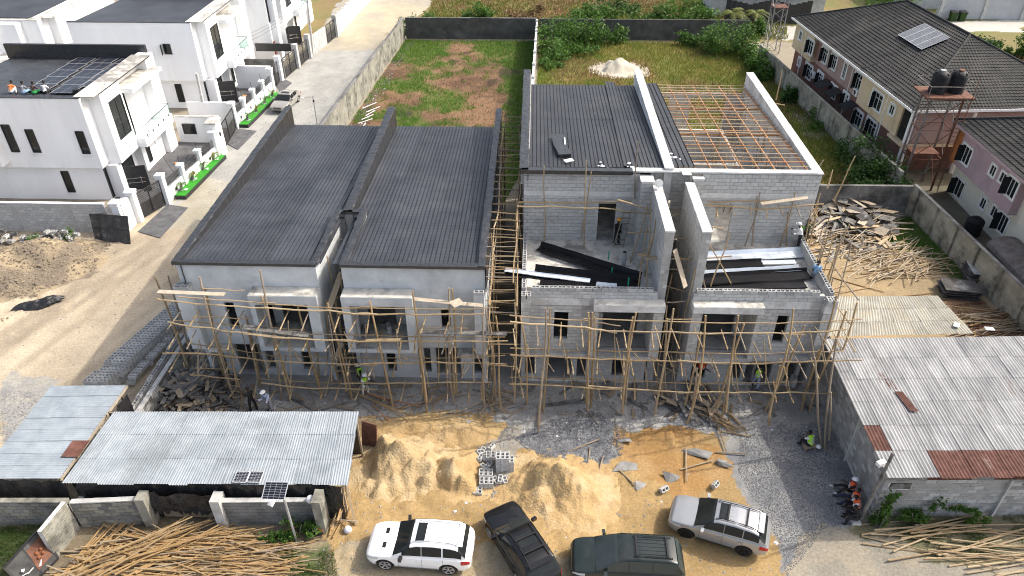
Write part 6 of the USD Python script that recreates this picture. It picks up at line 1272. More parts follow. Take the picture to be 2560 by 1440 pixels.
# hollow blocks
def protoblock(name, label, group, key, first):
    t = thing(name, label, 'concrete block', first[0], first[1], group); obj('block_body', HB, M[key], t); return t
def blockset(places, label, group, keys=('hblock1', 'hblock2')):
    pr = []
    for k, (loc, rot) in enumerate(places):
        if len(pr) < len(keys):
            t = thing('hollow_block', label, 'concrete block', None, 0, group); x = UsdGeom.Xformable(t); x.AddTranslateOp().Set(Gf.Vec3d(*map(float, loc))); x.AddRotateXYZOp().Set(Gf.Vec3f(*[math.degrees(a) for a in rot])); obj('block_body', HB, M[keys[len(pr)]], t); pr.append(t)
        else: dup(pr[k % len(pr)], loc, rot, label, group)
r = np.random.default_rng(77); PL = []; n = 33
for k in range(n):
    t = k / (n - 1); y = 30.7 + t * 7.6; x = -25.35 + 2.15 * t + (0 if k > 3 else -.2); ncol = 3 if k < 27 else 2; top = 4 if k > 5 else 3
    for c in range(ncol): PL.append(((x + c * .465 + r.normal() * .012, y + r.normal() * .012, top * .235), (0, 0, r.normal() * .03)))
    for lv in range(top):
        if lv >= top - 3: PL.append(((x + (ncol - 1) * .465 + r.normal() * .02, y + r.normal() * .015, lv * .235), (0, 0, r.normal() * .03)))
    if k == 0:
        for lv in range(top): PL += [((x + c * .465, y, lv * .235), (0, 0, r.normal() * .03)) for c in range(2)]
blockset(PL, 'hollow grey block in the long stepped stack beside the rendered house', 'hollow blocks of the long stack')
blockset([((-23.35 + .045 * k + c * .465, 31.2 + k * .24, 2 * .235 if k % 7 else .235), (0, 0, r.normal() * .03)) for k in range(17) for c in range(1)], 'hollow grey block in the lower row between the long stack and the low wall', 'hollow blocks of the lower row')
PL = []
for c in range(12):
    x = -44.2 + c * .82 if c < 0 else -43.8 + c * .8; hgt = (4, 4, 3, 4, 5, 4, 2, 3, 3, 5, 5, 4)[c]
    for lv in range(hgt): PL.append(((x + r.normal() * .04, 46.6 + r.normal() * .07 + (.3 if c % 3 == 0 else 0), lv * .235), (0, 0, PI / 2 + r.normal() * .1)))
    if c % 2: PL.append(((x + .3, 46.2, hgt * .1), (0, 0, r.normal() * .3)))
    PL.append(((x + .42, 46.8 + r.normal() * .05, hgt * .235 - .235), (0, 0, r.normal() * .15)))
blockset(PL, 'pale hollow block in the tumbled stack below the grey block wall', 'hollow blocks below the grey block wall', ('hblock2', 'hblock1', 'oldblock'))
PL = []
for i in range(4):
    for lv in range(5 - (i > 2)): PL.append(((-1.45 + i * .235, 25.5, .0 + lv * .235), (0, 0, PI / 2)))
for i in range(5): PL.append(((-2.0 + i * .25, 26.1 - i * .04, .35 + .05 * i), (0, 0, PI / 2 + r.normal() * .1)))
for i in range(3): PL += [((-2.3 + i * .24, 25.0, .0), (0, 0, PI / 2)), ((-2.3 + i * .24, 25.0, .235), (0, 0, PI / 2)), ((-2.25 + i * .24, 24.5, .2), (PI / 2 * 0, 0, PI / 2)), ((-2.25 + i * .24, 24.5, -.03), (0, 0, PI / 2)), ((-1.55 + i * .24, 24.75, .1 * (i == 1)), (0, 0, PI / 2 + r.normal() * .2))]
for i in range(2): PL.append(((-2.55 + i * .24, 24.05, .0), (0, 0, PI / 2)))
for i in range(10): PL.append(((-2.6 + r.uniform(0, 1.0), 25.3 + r.uniform(0, 1.6), .02 + r.uniform(0, .2)), (r.normal() * .5, r.normal() * .5, r.uniform(0, 3))))
blockset(PL, 'pale hollow block in the broken cluster between the sand heaps', 'hollow blocks between the sand heaps', ('hblock2', 'hblock2'))
for lab, px, rot in (('single upright block on the sand bank', (1167, 1062), (0, PI / 2, .3)), ('single hollow block tipped on the red sand before the silver car', (1657, 1222), (.9, 0, .6)), ('single hollow block beside the gravel tongue', (1784, 1212), (.8, .1, .9)), ('hollow block inside the balcony opening of the rendered house', None, None)):
    if px: blockset([(G(*px, .12), rot)], lab, None, ('hblock2',))
for lab, loc in (('two stacked hollow blocks standing in the open balcony of the rendered house', (-8.0, 32.6, 3.45)),):
    t = thing('hollow_block', lab, 'concrete block', loc, .3)
    obj('block_body', put(HB, (0, 0, 0), PI / 2, 0, 0), M['hblock2'], t); obj('block_body', put(HB, (0, .05, .23), PI / 2), M['hblock2'], t)
# trim sheets on the terraces
def lsheet(lab, a, b, w, up, key, lip=.28):
    """a folded trim sheet: flat pan with an upstand"""
    a, b = np.array(a, float), np.array(b, float); d = (b - a) / np.linalg.norm(b - a); s = np.array([-d[1], d[0], 0]); n = 9; V = []
    for t in np.linspace(0, 1, n):
        c = a + (b - a) * t + rr.normal(size=3) * [0, 0, .01]
        V += [c - s * w / 2 + ZA * .05, c - s * w / 2 + ZA * .01, c + s * w / 2, c + s * (w / 2 + up * .4) + ZA * lip]
    i = (np.arange(n - 1)[:, None] * 4 + np.arange(3)).ravel()
    th = thing('trim_sheet', lab, 'metal sheet'); obj('folded_pan', (np.array(V), np.stack([i, i + 4, i + 5, i + 1], 1)), M[key], th); return th
tz = 6.26
lsheet('black folded trim sheet, upper one, slanting across the terrace', G(1345, 620, tz + .05), G(1598, 700, tz + .05), .5, .4, 'trim_black')
lsheet('narrow grey black trim lying along the upper black sheet', G(1352, 630, tz + .12), G(1560, 695, tz + .1), .22, .2, 'trim_black', .08)
lsheet('black folded trim sheet lying nearest the block parapet', G(1335, 682, tz + .05), G(1600, 712, tz + .05), .6, .5, 'trim_black')
lsheet('short black trim sheet against the block parapet', G(1350, 706, tz + .1), G(1495, 714, tz + .1), .45, .3, 'trim_black', .2)
lsheet('bright steel trim sheet jutting over the passage scaffold', G(1262, 676, tz + .72), G(1475, 704, tz + .66), .32, .1, 'steel_bright', .06)
lsheet('black trim sheet under the jutting bright steel sheet', G(1262, 684, tz + .62), G(1400, 703, tz + .6), .34, .1, 'trim_black', .05)
lsheet('short bright steel trim by the block parapet', G(1490, 711, tz + .2), G(1542, 716, tz + .2), .3, .1, 'steel_bright', .06)
lsheet('wide bright steel sheet before the white helmeted worker', G(1760, 648, tz + .05), G(2025, 634, tz + .05), .75, .3, 'steel_bright', .2)
lsheet('small bright steel sheet below the wide one', G(1905, 658, tz + .05), G(1990, 656, tz + .05), .35, .1, 'steel_bright', .05)
lsheet('crumpled black sheet in the middle of the terrace', G(1765, 668, tz + .05), G(1910, 662, tz + .05), .8, .2, 'trim_black', .15)
lsheet('long thin bright steel trim in the middle of the terrace', G(1752, 688, tz + .1), G(2000, 674, tz + .1), .3, .2, 'steel_bright', .18)
lsheet('wide black sheet in front of the worker in blue', G(1748, 705, tz + .08), G(2025, 688, tz + .08), .8, .3, 'trim_black', .2)
lsheet('second wide black sheet against the block parapet, near the worker in blue', G(1750, 722, tz + .05), G(2015, 712, tz + .05), .6, .2, 'trim_black', .1)
# pipes, ladder, roof bits
t = thing('duct_pipe', 'grey upright pipe on the terrace with black sheets', 'pipe', G(1558, 668, 6.2)); MB().cyl((0, 0, 0), .13, 1.05, 14).build('pipe_wall', M['steel'], t); MB().cyl((0, 0, 1.05), .115, .004, 14).build('bore', M['plastic_black'], t)
for lab, px, z in (('short green pipe stub behind the black sheets', (1521, 648), 6.2), ('green pipe stub rising between the black sheets', (1529, 690), 6.2), ('green pipe stub at the block parapet', (1570, 715), 6.3)): obj('green_pipe', MB().cyl(G(*px, z), .04, .55, 8).mesh(), M['pipe_green'], None, lab, 'pipe')
ld = thing('ladder', 'home made bamboo ladder leaning beside the orange capped worker', 'ladder'); a, b = G(1546, 618, 6.2), atY(1570, 525, 37.6)
for dx in (-.28, .28): obj('rail', polemesh(a + [dx, 0, 0], b + [dx * .7, 0, 0], .035, rr=rr), M['bamboo_grey'], ld)
for k in range(7): q = a + (b - a) * (k + .5) / 7; MB().beam(q - [.3, 0, 0], q + [.3, 0, 0], .06, .03).build('rung', M['timber_grey'], ld)
ld = thing('ladder', 'tall bamboo ladder standing before the door of the rendered house', 'ladder'); a, b = G(595, 1000), atY(560, 870, 31.2)
for dx in (-.25, .25): obj('rail', polemesh(a + [dx, 0, 0], b + [dx, 0, 0], .04, rr=rr), M['bamboo'], ld)
for k in range(9): q = a + (b - a) * (k + .5) / 9; MB().beam(q - [.3, 0, 0], q + [.3, 0, 0], .05, .03).build('rung', M['bamboo_pale'], ld)
rl = thing('membrane_roll', 'open roll of black membrane lying on the ribbed roof', 'roll'); c = lambda x, y: G(x, y, 10.75 - .0) 
MB().beam(c(1393, 340) + ZA * .12, c(1402, 375) + ZA * .12, .8, .02).build('loose_end', M['black_membrane'], rl); MB().beam(c(1400, 372) + ZA * .15, c(1412, 396) + ZA * .15, .75, .25).build('roll_body', M['black_membrane'], rl); MB().beam(c(1411, 352) + ZA * .2, c(1413, 374) + ZA * .2, .08, .05).build('white_strip', M['cl_white'], rl)
obj('paper', MB().obox(G(1422, 401, 11), (.55, .3, .04), (.1, 0, .5)).mesh(), M['cl_white'], None, 'white scrap beside the membrane roll on the roof', 'scrap')
for lab, px in (('white crumpled sack at the roof edge', (1507, 414)), ('crumpled white bag by the eaves near the party wall', (1580, 416)), ('pale rag on the dark sheets beyond the party wall', (1686, 392))): obj('sack', MB().add(*stones(np.random.default_rng(len(lab)), np.zeros((7, 2)) + np.random.default_rng(3).normal(size=(7, 2)) * .22, .2)).add(*stones(np.random.default_rng(len(lab)), np.zeros((1, 2)), .1)).mesh()[0] * 0 + 0 if 0 else (MB().add(*stones(np.random.default_rng(len(lab)), G(*px, 0)[:2] * 0 + np.array(G(*px, 10.95)[:2]) + np.random.default_rng(3).normal(size=(7, 2)) * .13, .11, 10.95)).mesh()), M['cl_white'], None, lab, 'sack')
t = thing('bucket', 'pale grey bucket hanging on the block pier between the fins', 'bucket', atY(1645, 458, 37.2)); obj('shell', MB().tube([(0, 0, 0), (0, -.25, .12)], [.2, .25], 12).mesh(), M['concrete_light'], t)
t = thing('window_bars', 'white barred panel on the block corner by the ring beam', 'panel', G(1716, 432, 11.0)); MB().obox((0, 0, .02), (.5, .6, .04)).build('board', M['cl_white'], t)
bl = thing('black_tarp', 'crumpled black plastic sheet on the dirt road', 'plastic sheet')
r = np.random.default_rng(9); c = G(100, 752, .35); x, y = np.meshgrid(np.linspace(-1.9, 1.9, 36), np.linspace(-1, 1, 20)); z = .45 * np.exp(-(x / 1.5) ** 2 - (y / .7) ** 2) * (.3 + 1.5 * fb(x, y, 2.2, 4, 4)); q = np.column_stack([c[0] + x.ravel() * (.8 + .3 * fb(x, y, 1, 2, 3).ravel()) + y.ravel() * .5, c[1] + y.ravel() + .22 * x.ravel(), ground_z(c[:1], c[1:2])[0] + z.ravel() - .06]); a = (np.arange(19)[:, None] * 36 + np.arange(35)).ravel(); f = np.stack([a, a + 1, a + 37, a + 36], 1); k_ = ((x / 1.9) ** 2 + (y / 1) ** 2).ravel() + (fb(x, y, 2, 3, 8).ravel() - .5) * 1.4 < .75; obj('crumpled_sheet', (q, f[k_[f].all(1)]), M['tarpaulin'], bl)
# solar lamp, poles, wires
sl = thing('solar_street_lamp', 'leaning grey pole with a solar panel and white lamp head above the yard wall', 'street lamp'); a = G(741, 1352); b = atY(697, 1203, a[1] + .1)
MB().tube([a, b], .06, 8).build('pole', M['steel'], sl); c = atY(686, 1223, a[1] - .25); sol(sl, c + [-.5, -.35, -.25], (1.0, 0, .0), (.12, .55, .5), 4, 7)
MB().obox(atY(682, 1250, a[1] - .3), (.28, .55, .06), (.5, 0, -.4)).build('lamp_head', M['cl_white'], sl); MB().beam(b, c, .04, .04).build('bracket', M['steel'], sl)
for lab, x in (('small solar panel on the silver shed roof, farther from the lamp pole', 582), ('small solar panel on the silver shed roof, closer to the lamp pole', 617)):
    st = thing('solar_module_pair', lab, 'solar panel'); p = G(x, 1206, 2.52); sol(st, p, (.62, 0, 0), G(x + 11, 1179, 2.62) - p, 4, 7)
up = thing('leaning_pole', 'weathered grey pole leaning on the corner of the workshop', 'pole'); a, b = G(2150, 1300), atY(2233, 1133, 22.4); obj('shaft', polemesh(a, b, .1, .07, .004, rr, 8), M['timber_grey'], up); 
cm = thing('security_camera', 'white camera box on the workshop corner near the leaning pole', 'camera', atY(2203, 1158, 22.7)); MB().obox((0, 0, 0), (.42, .22, .2), (0, 0, .4)).build('case', M['cl_white'], cm)
for lab, px, top in (('grey utility pole behind the white pier in the street', (520, 318), (491, 183)), ('tall grey utility pole beside the far plot walls', (783, 139), (766, -20))):
    p = G(*px); q = atY(*top, p[1]); t = thing('utility_pole', lab, 'utility pole'); MB().beam(p, q, .22, .2, up=(1, 0, 0)).build('shaft', M['concrete'], t)
t = thing('street_lamp', 'slim dark lamp post with side arm in the paved street', 'street lamp'); p = G(793, 311); q = atY(782, 240, p[1]); MB().tube([p, q], .05, 6).build('post', M['steel'], t); e = atY(757, 244, p[1]); MB().tube([q - ZA * .1, e], .03, 5).build('arm', M['steel'], t); MB().obox(e, (.3, .15, .08)).build('lamp_head', M['cl_white'], t); MB().obox(q - ZA * .5, (.14, .14, .22)).build('box', M['plastic_black'], t)
def wire(lab, pts, r_=.012):
    P = []
    for a, b in zip(pts[:-1], pts[1:]):
        for t in np.linspace(0, 1, 9): P.append(np.array(a) * (1 - t) + np.array(b) * t - ZA * math.sin(PI * t) * .35)
    obj('cable', MB().tube(np.array(P), r_, 4).mesh(), M['cable'], None, lab, 'cable')
wire('black cable drooping from the white house roof across the balcony to the fence', [(-34.3, 56.2, 9.2), (-33.1, 58.2, 4.9), (-31.2, 57, .9), (-30.0, 58, 2.2)], .02)
for k in range(3): wire(('lowest', 'middle', 'topmost')[k] + ' of three overhead wires crossing to the far plot walls', [(-32.4, 82.5 + k * .6, 4.4 + k * .3), (-28.0, 91.6 + k * .2, 6.2 + k * .3)], .015)
# litter, rubble and gravel
def cham(name, label, polys, n, size, key, seed, z=.0, cat=None, squash=.6, kind='stuff'):
    r = np.random.default_rng(seed); xy = np.vstack([scatter(r, p, k) for p, k in zip(polys, n)]); zz = ground_z(xy[:, 0], xy[:, 1]) + z
    obj(name, stones(r, xy, size, zz, squash), M[key], None, label, cat, kind=kind)
cham('gravel', 'loose dark grey gravel spread over the yard', [GRAVEL1, GRAVEL2], [9000, 14000], .03, 'gravel', 31)
F0 = pxpoly([(470, 960), (2060, 950), (2080, 1070), (1900, 1080), (1560, 1070), (1290, 1110), (1240, 1060), (900, 1050), (560, 1040)])
cham('rubble', 'grey rubble and broken concrete below the scaffolds', [F0, pxpoly([(1190, 1080), (1290, 1090), (1280, 1250), (1200, 1250)]), pxpoly([(1850, 1060), (2080, 1060), (2060, 1130), (1870, 1140)])], [2600, 260, 300], .07, 'rubble', 32)
cham('rubble', 'pale chips scattered over the dirt road and yard sand', [[(-44, 33), (-26, 33), (-27, 47), (-44, 47)], pxpoly([(840, 1250), (1950, 1250), (1980, 1440), (760, 1440)]), pxpoly([(0, 970), (110, 985), (60, 1080), (0, 1090)]), [(-28, 49), (-21, 49), (-20, 90), (-27, 90)]], [420, 420, 420, 900], .055, 'rubble', 33)
cham('soil_clods', 'brown clods and broken bits on the soil mound by the grey block wall', [[(-45, 38.8), (-34, 39.5), (-31.5, 43), (-32, 46.5), (-45, 46.8)], [(-38.5, 35.2), (-34.5, 35.2), (-34.5, 37.4), (-38.5, 37.4)]], [2600, 200], .10, 'soil', 37, cat='soil', squash=.5)
cham('rubble', 'charred and pale rubbish along the mossy street wall', [[(-19.4, 57), (-17.6, 57), (-16.0, 97), (-17.0, 97)]], [500], .12, 'timber_grey', 34)
cham('litter', 'bits of white and blue plastic lying about the site', [F0, [(-19.2, 58), (-17.4, 58), (-16.2, 90), (-17, 95)], pxpoly([(840, 1100), (1950, 1100), (1980, 1400), (800, 1400)]), [(17.5, 34), (30, 34), (30, 50), (18, 50)]], [70, 60, 30, 14], .10, 'litter', 35, squash=.25)
for k, px in enumerate(((1560, 1100), (1565, 1165), (1690, 1195), (1740, 1130), (1800, 1155), (1605, 1215), (1630, 1060), (1700, 1010))):
    obj('concrete_chunk', MB().add(trimesh.convex.convex_hull(np.random.default_rng(k).normal(size=(14, 3)) * [.28, .2, .1] + G(*px, .08))).mesh(), M['rubble'], None, ('grey broken slab at the edge of the dark gravel', 'cross shaped broken slab pieces below the gravel', 'grey chunk by the red sand', 'pale chunk in the middle of the red sand', 'white dusty chunk by the scaffold foot', 'flat grey chunk before the sand heap', 'slab piece under the scaffold by the debris boards', 'dark slab leaning among the debris boards')[k], 'concrete chunk')
for lab, a, b in (('long timber batten lying across the dark gravel', (1385, 1143), (1498, 1098)), ('short batten at the tip of the dark gravel', (1383, 1140), (1422, 1160)), ('bamboo stick on end at the sand heap by the gravel', (1463, 1228), (1475, 1118)), ('brown stick beside the dark gravel', (1497, 1180), (1508, 1140)), ('batten on the sand before the silver car', (1545, 1172), (1588, 1213)), ('long brown stick on the red sand', (1700, 1174), (1785, 1150)), ('thin brown stick crossing the red sand stick', (1715, 1118), (1717, 1204)), ('pale stick on the gravel by the red sand', (1790, 1130), (1867, 1134)), ('brown post stuck in the sand beside the block cluster', (1212, 1130), (1215, 1075)), ('brown beam between scaffold and sand bank', (1215, 1095), (1205, 1170))):
    obj('stick', polemesh(G(*a, .08), G(*b, .12), .045, .035, .005, rr, 5, 3), M['timber'], None, lab, 'stick')
t = thing('tiled_panel', 'dark brown panel leaning at the end of the silver shed', 'panel'); 
for k in range(9): MB().obox((-8.45 + .02 * k, 26.9 + .0, .12 + k * .2), (.9, .06, .22), (-.35, 0, -.35)).build('slat', M['rust_iron'], t)
tb = thing('trestle', 'rough timber trestle frame at the corner of the silver shed', 'trestle')
for a, b in (((-9.0, 22.0, 0), (-8.6, 22.6, 2.3)), ((-8.2, 21.9, 0), (-8.5, 22.6, 2.3)), ((-9.1, 22, .3), (-8.1, 21.9, .35)), ((-9.0, 23.4, 0), (-8.6, 22.9, 2.2)), ((-8.2, 21.9, .1), (-8.9, 23.5, .9))): MB().beam(a, b, .07, .05).build('strut', M['timber'], tb)
# ornate fallen gate, bottom left
og = thing('ornate_gate', 'fallen dark steel gate with a bronze floral panel beside the bamboo', 'gate'); gm = lambda x, y, dz=0: G(x, y, 0) * [1, 1, 0] + ZA * dz
Pq = [G(97, 1322, 1.5), G(146, 1395, .15), G(66, 1475, .12), G(10, 1420, 1.35)]; MB().quad(*Pq[::-1]).build('sheet', M['steel_gate'], og)
m = MB(); [m.beam(Pq[k], Pq[(k + 1) % 4], .09, .06) for k in range(4)]; m.beam((Pq[0] + Pq[3]) / 2, (Pq[1] + Pq[2]) / 2, .06, .05); m.build('frame', M['frame_black'], og)
cc = sum(Pq) / 4 + (Pq[0] - Pq[3]) * .2; U_, V_ = (Pq[1] - Pq[0]) * .32, (Pq[3] - Pq[0]) * .2; W_ = np.cross(V_, U_); W_ /= np.linalg.norm(W_); W_ *= np.sign(W_[2])
bp = MB().quad(*[cc + W_ * .03 + U_ * a + V_ * b for a, b in ((-1, -1), (1, -1), (1, 1), (-1, 1))]).build('floral_panel', M['rust_iron'], og)
for a, b in ((.2, .3), (.2, -.3), (-.2, .3), (-.2, -.3)): MB().add(trimesh.creation.icosphere(1, .09).apply_translation(cc + W_ * .06 + U_ * a + V_ * b)).build('rosette', M['bronze'], bp)
for a, b in ((.6, .1), (.5, .35), (.72, -.3), (.3, .3)): MB().obox(Pq[0] + (Pq[1] - Pq[0]) * (.25 + a * .6) + (Pq[3] - Pq[0]) * (.55 + b * .6) + W_ * .03, (.3, .12, .02), (.5, .3, a * 7)).build('scroll', M['cl_white'], og)
t = thing('waste_bag', 'black rubbish bag with an orange rag by the yard wall end', 'bag', G(795, 1328)); obj('bag_body', MB().add(trimesh.creation.icosphere(2, .33).apply_scale([1, .9, 1.1])).mesh(), M['tarpaulin'], t, smooth=True); MB().obox((.18, -.1, .34), (.3, .25, .06), (.3, .4, .3)).build('orange_rag', M['hiorange'], t); MB().obox((-.05, -.1, .38), (.25, .3, .05), (.3, -.3, .3)).build('paper', M['cl_white'], t)
for lab, px, z, key in (('white round sack on the yard wall end', (777, 1252), 1.8, 'cl_white'), ('white plastic bundle on the sand near the solar lamp', (870, 1328), .0, 'litter')): obj('sack', MB().add(trimesh.creation.icosphere(2, .2).apply_translation(G(*px, z) + [0, 0, .12])).mesh(), M[key], None, lab, 'sack', smooth=True)
t = thing('plastic_chair', 'white plastic chair in the forecourt behind the grey block wall', 'chair', (-33.4, 52.2, .06), .5); MB().box(-.25, -.25, .42, .25, .25, .46).build('seat', M['cl_white'], t); MB().obox((0, .26, .68), (.5, .04, .45), (-.15, 0, 0)).build('backrest', M['cl_white'], t)
for x in (-.22, .22):
    for y in (-.22, .22): MB().beam((x, y, .41), (x * 1.2, y * 1.2, 0), .05, .05, up=(1, 0, 0)).build('leg', M['cl_white'], t)
    MB().box(x - .03, -.2, .62, x + .03, .25, .66).build('armrest', M['cl_white'], t)
obj('bowl', MB().cyl((-32.8, 52.6, .06), .16, .15, 12).mesh(), M['red'], None, 'red bowl by the white plastic chair', 'bowl')
t = thing('plastic_chair', 'white plastic chair with a red tub on it, in front of the second white house', 'chair', (-33.2, 72.6, .06), 0); MB().box(-.4, -.25, .72, .4, .25, .76).build('seat', M['cl_white'], t)
for x in (-.36, .36):
    for y in (-.2, .2): MB().box(x - .03, y - .03, 0, x + .03, y + .03, .72).build('leg', M['cl_white'], t)
obj('tub', MB().cyl((-33.2, 72.6, .825), .2, .22, 12).mesh(), M['red'], None, 'red tub standing on the white plastic chair', 'tub')
for k, (x, y) in enumerate(((-32.6, 60.6), (-31.2, 61.8), (-33.0, 53.2), (-31.9, 77.5))): obj('carton_scrap', MB().obox((x, y, .11), (.4, .3, .06), (0, .1, k)).mesh(), M['terracotta'], None, ('orange scrap in the middle of the dark forecourt', 'orange scrap by the dividing wall of the forecourt', 'orange scrap near the white plastic chair', 'orange scrap before the second white house')[k], 'scrap')
for k, px in enumerate(((1370, 890), (1145, 755))): pass
# burnt lot: ladders of white pipe
t = thing('pipe_lattice', 'broken white pipe frame lying against the mossy street wall', 'frame')
for k in range(9): obj('pipe', polemesh(np.array([-17.5 + rr.normal() * .3, 66 + k * 1.0, .2]), np.array([-16.6 + rr.normal() * .5, 66.5 + k * 1.1, .35]), .04, .04, .01, rr, 5, 3), M['cl_white'], t)
# ---------------------------------------------------------------- plants
def bush(name, label, crowns, n, key='leaf', size=.17, seed=0, cat='bush', stems=3, group=None):
    r = np.random.default_rng(seed); t = thing(name, label, cat, group=group); m = MB()
    for c, rad in crowns:
        k = int(n * rad[0] * rad[1] / sum(q[1][0] * q[1][1] for q in crowns)); m.add(*leaves(r, c, rad, max(k, 30), size))
    m.build('foliage', M[key], t, kind='stuff')
    for k in range(stems):
        c, rad = crowns[k % len(crowns)]; a = r.uniform(0, 2 * PI)
        obj('stem', polemesh((c[0] + .1 * math.cos(a), c[1] + .1 * math.sin(a), -.05), (c[0] + rad[0] * .5 * math.cos(a), c[1] + rad[1] * .5 * math.sin(a), c[2] + rad[2] * .5), .04, .015, .05, r, 5), M['timber_grey'], t)
    return t
bush('bush', 'large bright green bush in the corner of the overgrown plot, by the dividing wall', [((2.7, 94.5, 1.2), (2.2, 2.6, 2.3)), ((5.0, 96.0, 1.4), (2.4, 2.0, 2.3)), ((7.4, 96.3, 1.4), (2.2, 1.7, 2.3)), ((3.0, 91.0, .8), (2.0, 2.2, 1.5)), ((9.3, 97.2, 1.0), (2.0, 1.3, 1.8)), ((6.4, 93.9, .7), (2.2, 2.0, 1.2)), ((2.2, 88.6, .4), (1.4, 1.8, .9)), ((11.5, 97.6, .7), (1.6, 1.0, 1.2))], 7600, 'leaf', .2, 1)
bush('bush', 'low green bush right behind the ribbed black roof', [((1.2, 60, .5), (1.2, 1.6, 1.1)), ((2.6, 58.5, .5), (1.5, 1.2, 1.0)), ((1.0, 64, .4), (.8, 2, .8))], 1500, 'leaf', .16, 2)
bush('bush', 'dense green bush at the far corner of the overgrown plot, near the lattice mast', [((24.0, 94.3, 1.2), (2.5, 2.1, 2.3)), ((26.3, 92.6, 1.4), (2.0, 2.4, 2.6)), ((22.2, 96.2, .9), (1.8, 1.4, 1.6)), ((26.9, 88.6, .9), (1.4, 2.4, 1.7)), ((20.0, 97.0, .6), (1.6, 1.0, 1.1))], 6200, 'leaf', .19, 3)
bush('bush', 'dark bushy tree crowding the foot of the water tower', [((29.4, 60.5, 1.4), (1.7, 1.7, 1.9)), ((30.2, 57.4, 1.2), (1.6, 1.6, 1.6)), ((28.6, 57.2, .9), (1.6, 1.8, 1.3)), ((27.8, 55.0, .8), (1.8, 1.1, 1.1)), ((30.4, 55.0, .9), (1.2, 1.0, 1.3)), ((29.8, 63.5, 1.0), (1.3, 1.4, 1.6))], 6500, 'leaf_dark', .16, 4, stems=6)
bush('bush', 'small bush against the stained wall below the lean-to awnings', [((29.2, 73.0, .6), (.7, 1.0, 1.0)), ((28.6, 70.5, .4), (.8, 1.2, .7))], 700, 'leaf', .14, 5)
bush('bush', 'creeper bush at the corner of the low workshop', [((17.1, 22.6, .6), (.45, .45, .95)), ((17.4, 22.9, 1.4), (.35, .2, .6))], 800, 'leaf', .1, 6)
bush('bush', 'green creeper spreading over the workshop wall above the bamboo', [((18.9, 22.95, .5), (.9, .35, .5)), ((19.7, 23.0, 1.2), (.35, .2, .75)), ((20.9, 23.0, .9), (.8, .2, .18)), ((21.8, 22.8, .35), (.5, .3, .3))], 1300, 'leaf', .09, 7)
bush('bush', 'leafy weed clump under the solar street lamp', [((-10.9, 21.3, .4), (.7, .5, .6)), ((-11.8, 21.0, .3), (.6, .4, .4)), ((-10.2, 21.4, .3), (.5, .4, .4))], 900, 'leaf', .1, 8)
bush('bush', 'weed clump growing out of the tumbled block stack', [((-37.6, 46.2, .6), (.6, .4, .6)), ((-35.3, 46.7, .7), (.5, .4, .6)), ((-32.6, 45.6, .3), (.4, .3, .3))], 420, 'leaf', .12, 9)
bush('bush', 'overgrown creeper on the end of the old street wall', [((-16.8, 100.8, 1.1), (1.2, 1.0, 1.6)), ((-15.0, 102, .9), (2.0, 1.4, 1.5)), ((-17.4, 101.5, 1.6), (1, .8, .9))], 1500, 'leaf', .18, 10)
for k, (lab, x, y, rx, h, key) in enumerate((('bush against the stained wall near the lattice mast', 27.2, 84.5, 1.3, 1.6, 'leaf'), ('small bush on the stained wall opposite the tallest awning', 28.3, 77.5, 1.0, 1.3, 'leaf_dark'), ('dense tall bush in the far field left of the black stepped fence', 20.5, 107.5, 3.4, 2.8, 'leaf'), ('round bush in the far field straight above the ribbed black roof', 4.5, 104.5, 2.6, 1.6, 'leaf'), ('spreading bush at the far field edge above the whitish sand heap', 11.5, 112, 3.6, 1.8, 'leaf_dark'), ('bush on the lane corner past the blackened wall', 30.0, 101.5, 1.5, 1.4, 'leaf'), ('grey green bush in the far field above the burnt plot', -8, 108, 2.2, 1.5, 'leaf'), ('brown dry thicket in the far field', -.8, 107, 2.6, 2.0, 'grass_dry'), ('green bush in the far field above the dividing wall', 9, 109, 3, 1.4, 'leaf'), ('wide green bush in the far field behind the blackened wall', 17, 106, 3.4, 2.0, 'leaf'), ('tall green thicket beside the palms', 22.5, 103.5, 2.6, 2.4, 'leaf'), ('pale green bush against the blackened wall in the far field', 13, 102.5, 2.2, 1.3, 'leaf_yellow'),
        ('green tree crown behind the tiled roof, by the grey compound', 52, 112, 3.6, 3.6, 'leaf'), ('leafy shrub by the lane below the grey compound', 60.5, 93, 1.8, 2.4, 'leaf'), ('tall thin shrub beside the dry grass at the lane', 66, 94, 1.2, 3.0, 'leaf'), ('dark shrub row below the lane', 57.5, 95.5, 2.2, 1.5, 'leaf_dark'))):
    bush('bush', lab, [((x, y, h * .5), (rx, rx * .6, h)), ((x + rx * .6, y + .6, h * .4), (rx * .6, rx * .5, h * .7)), ((x - rx * .7, y - .4, h * .35), (rx * .6, rx * .4, h * .6))], 1500, key, .22, 20 + k)
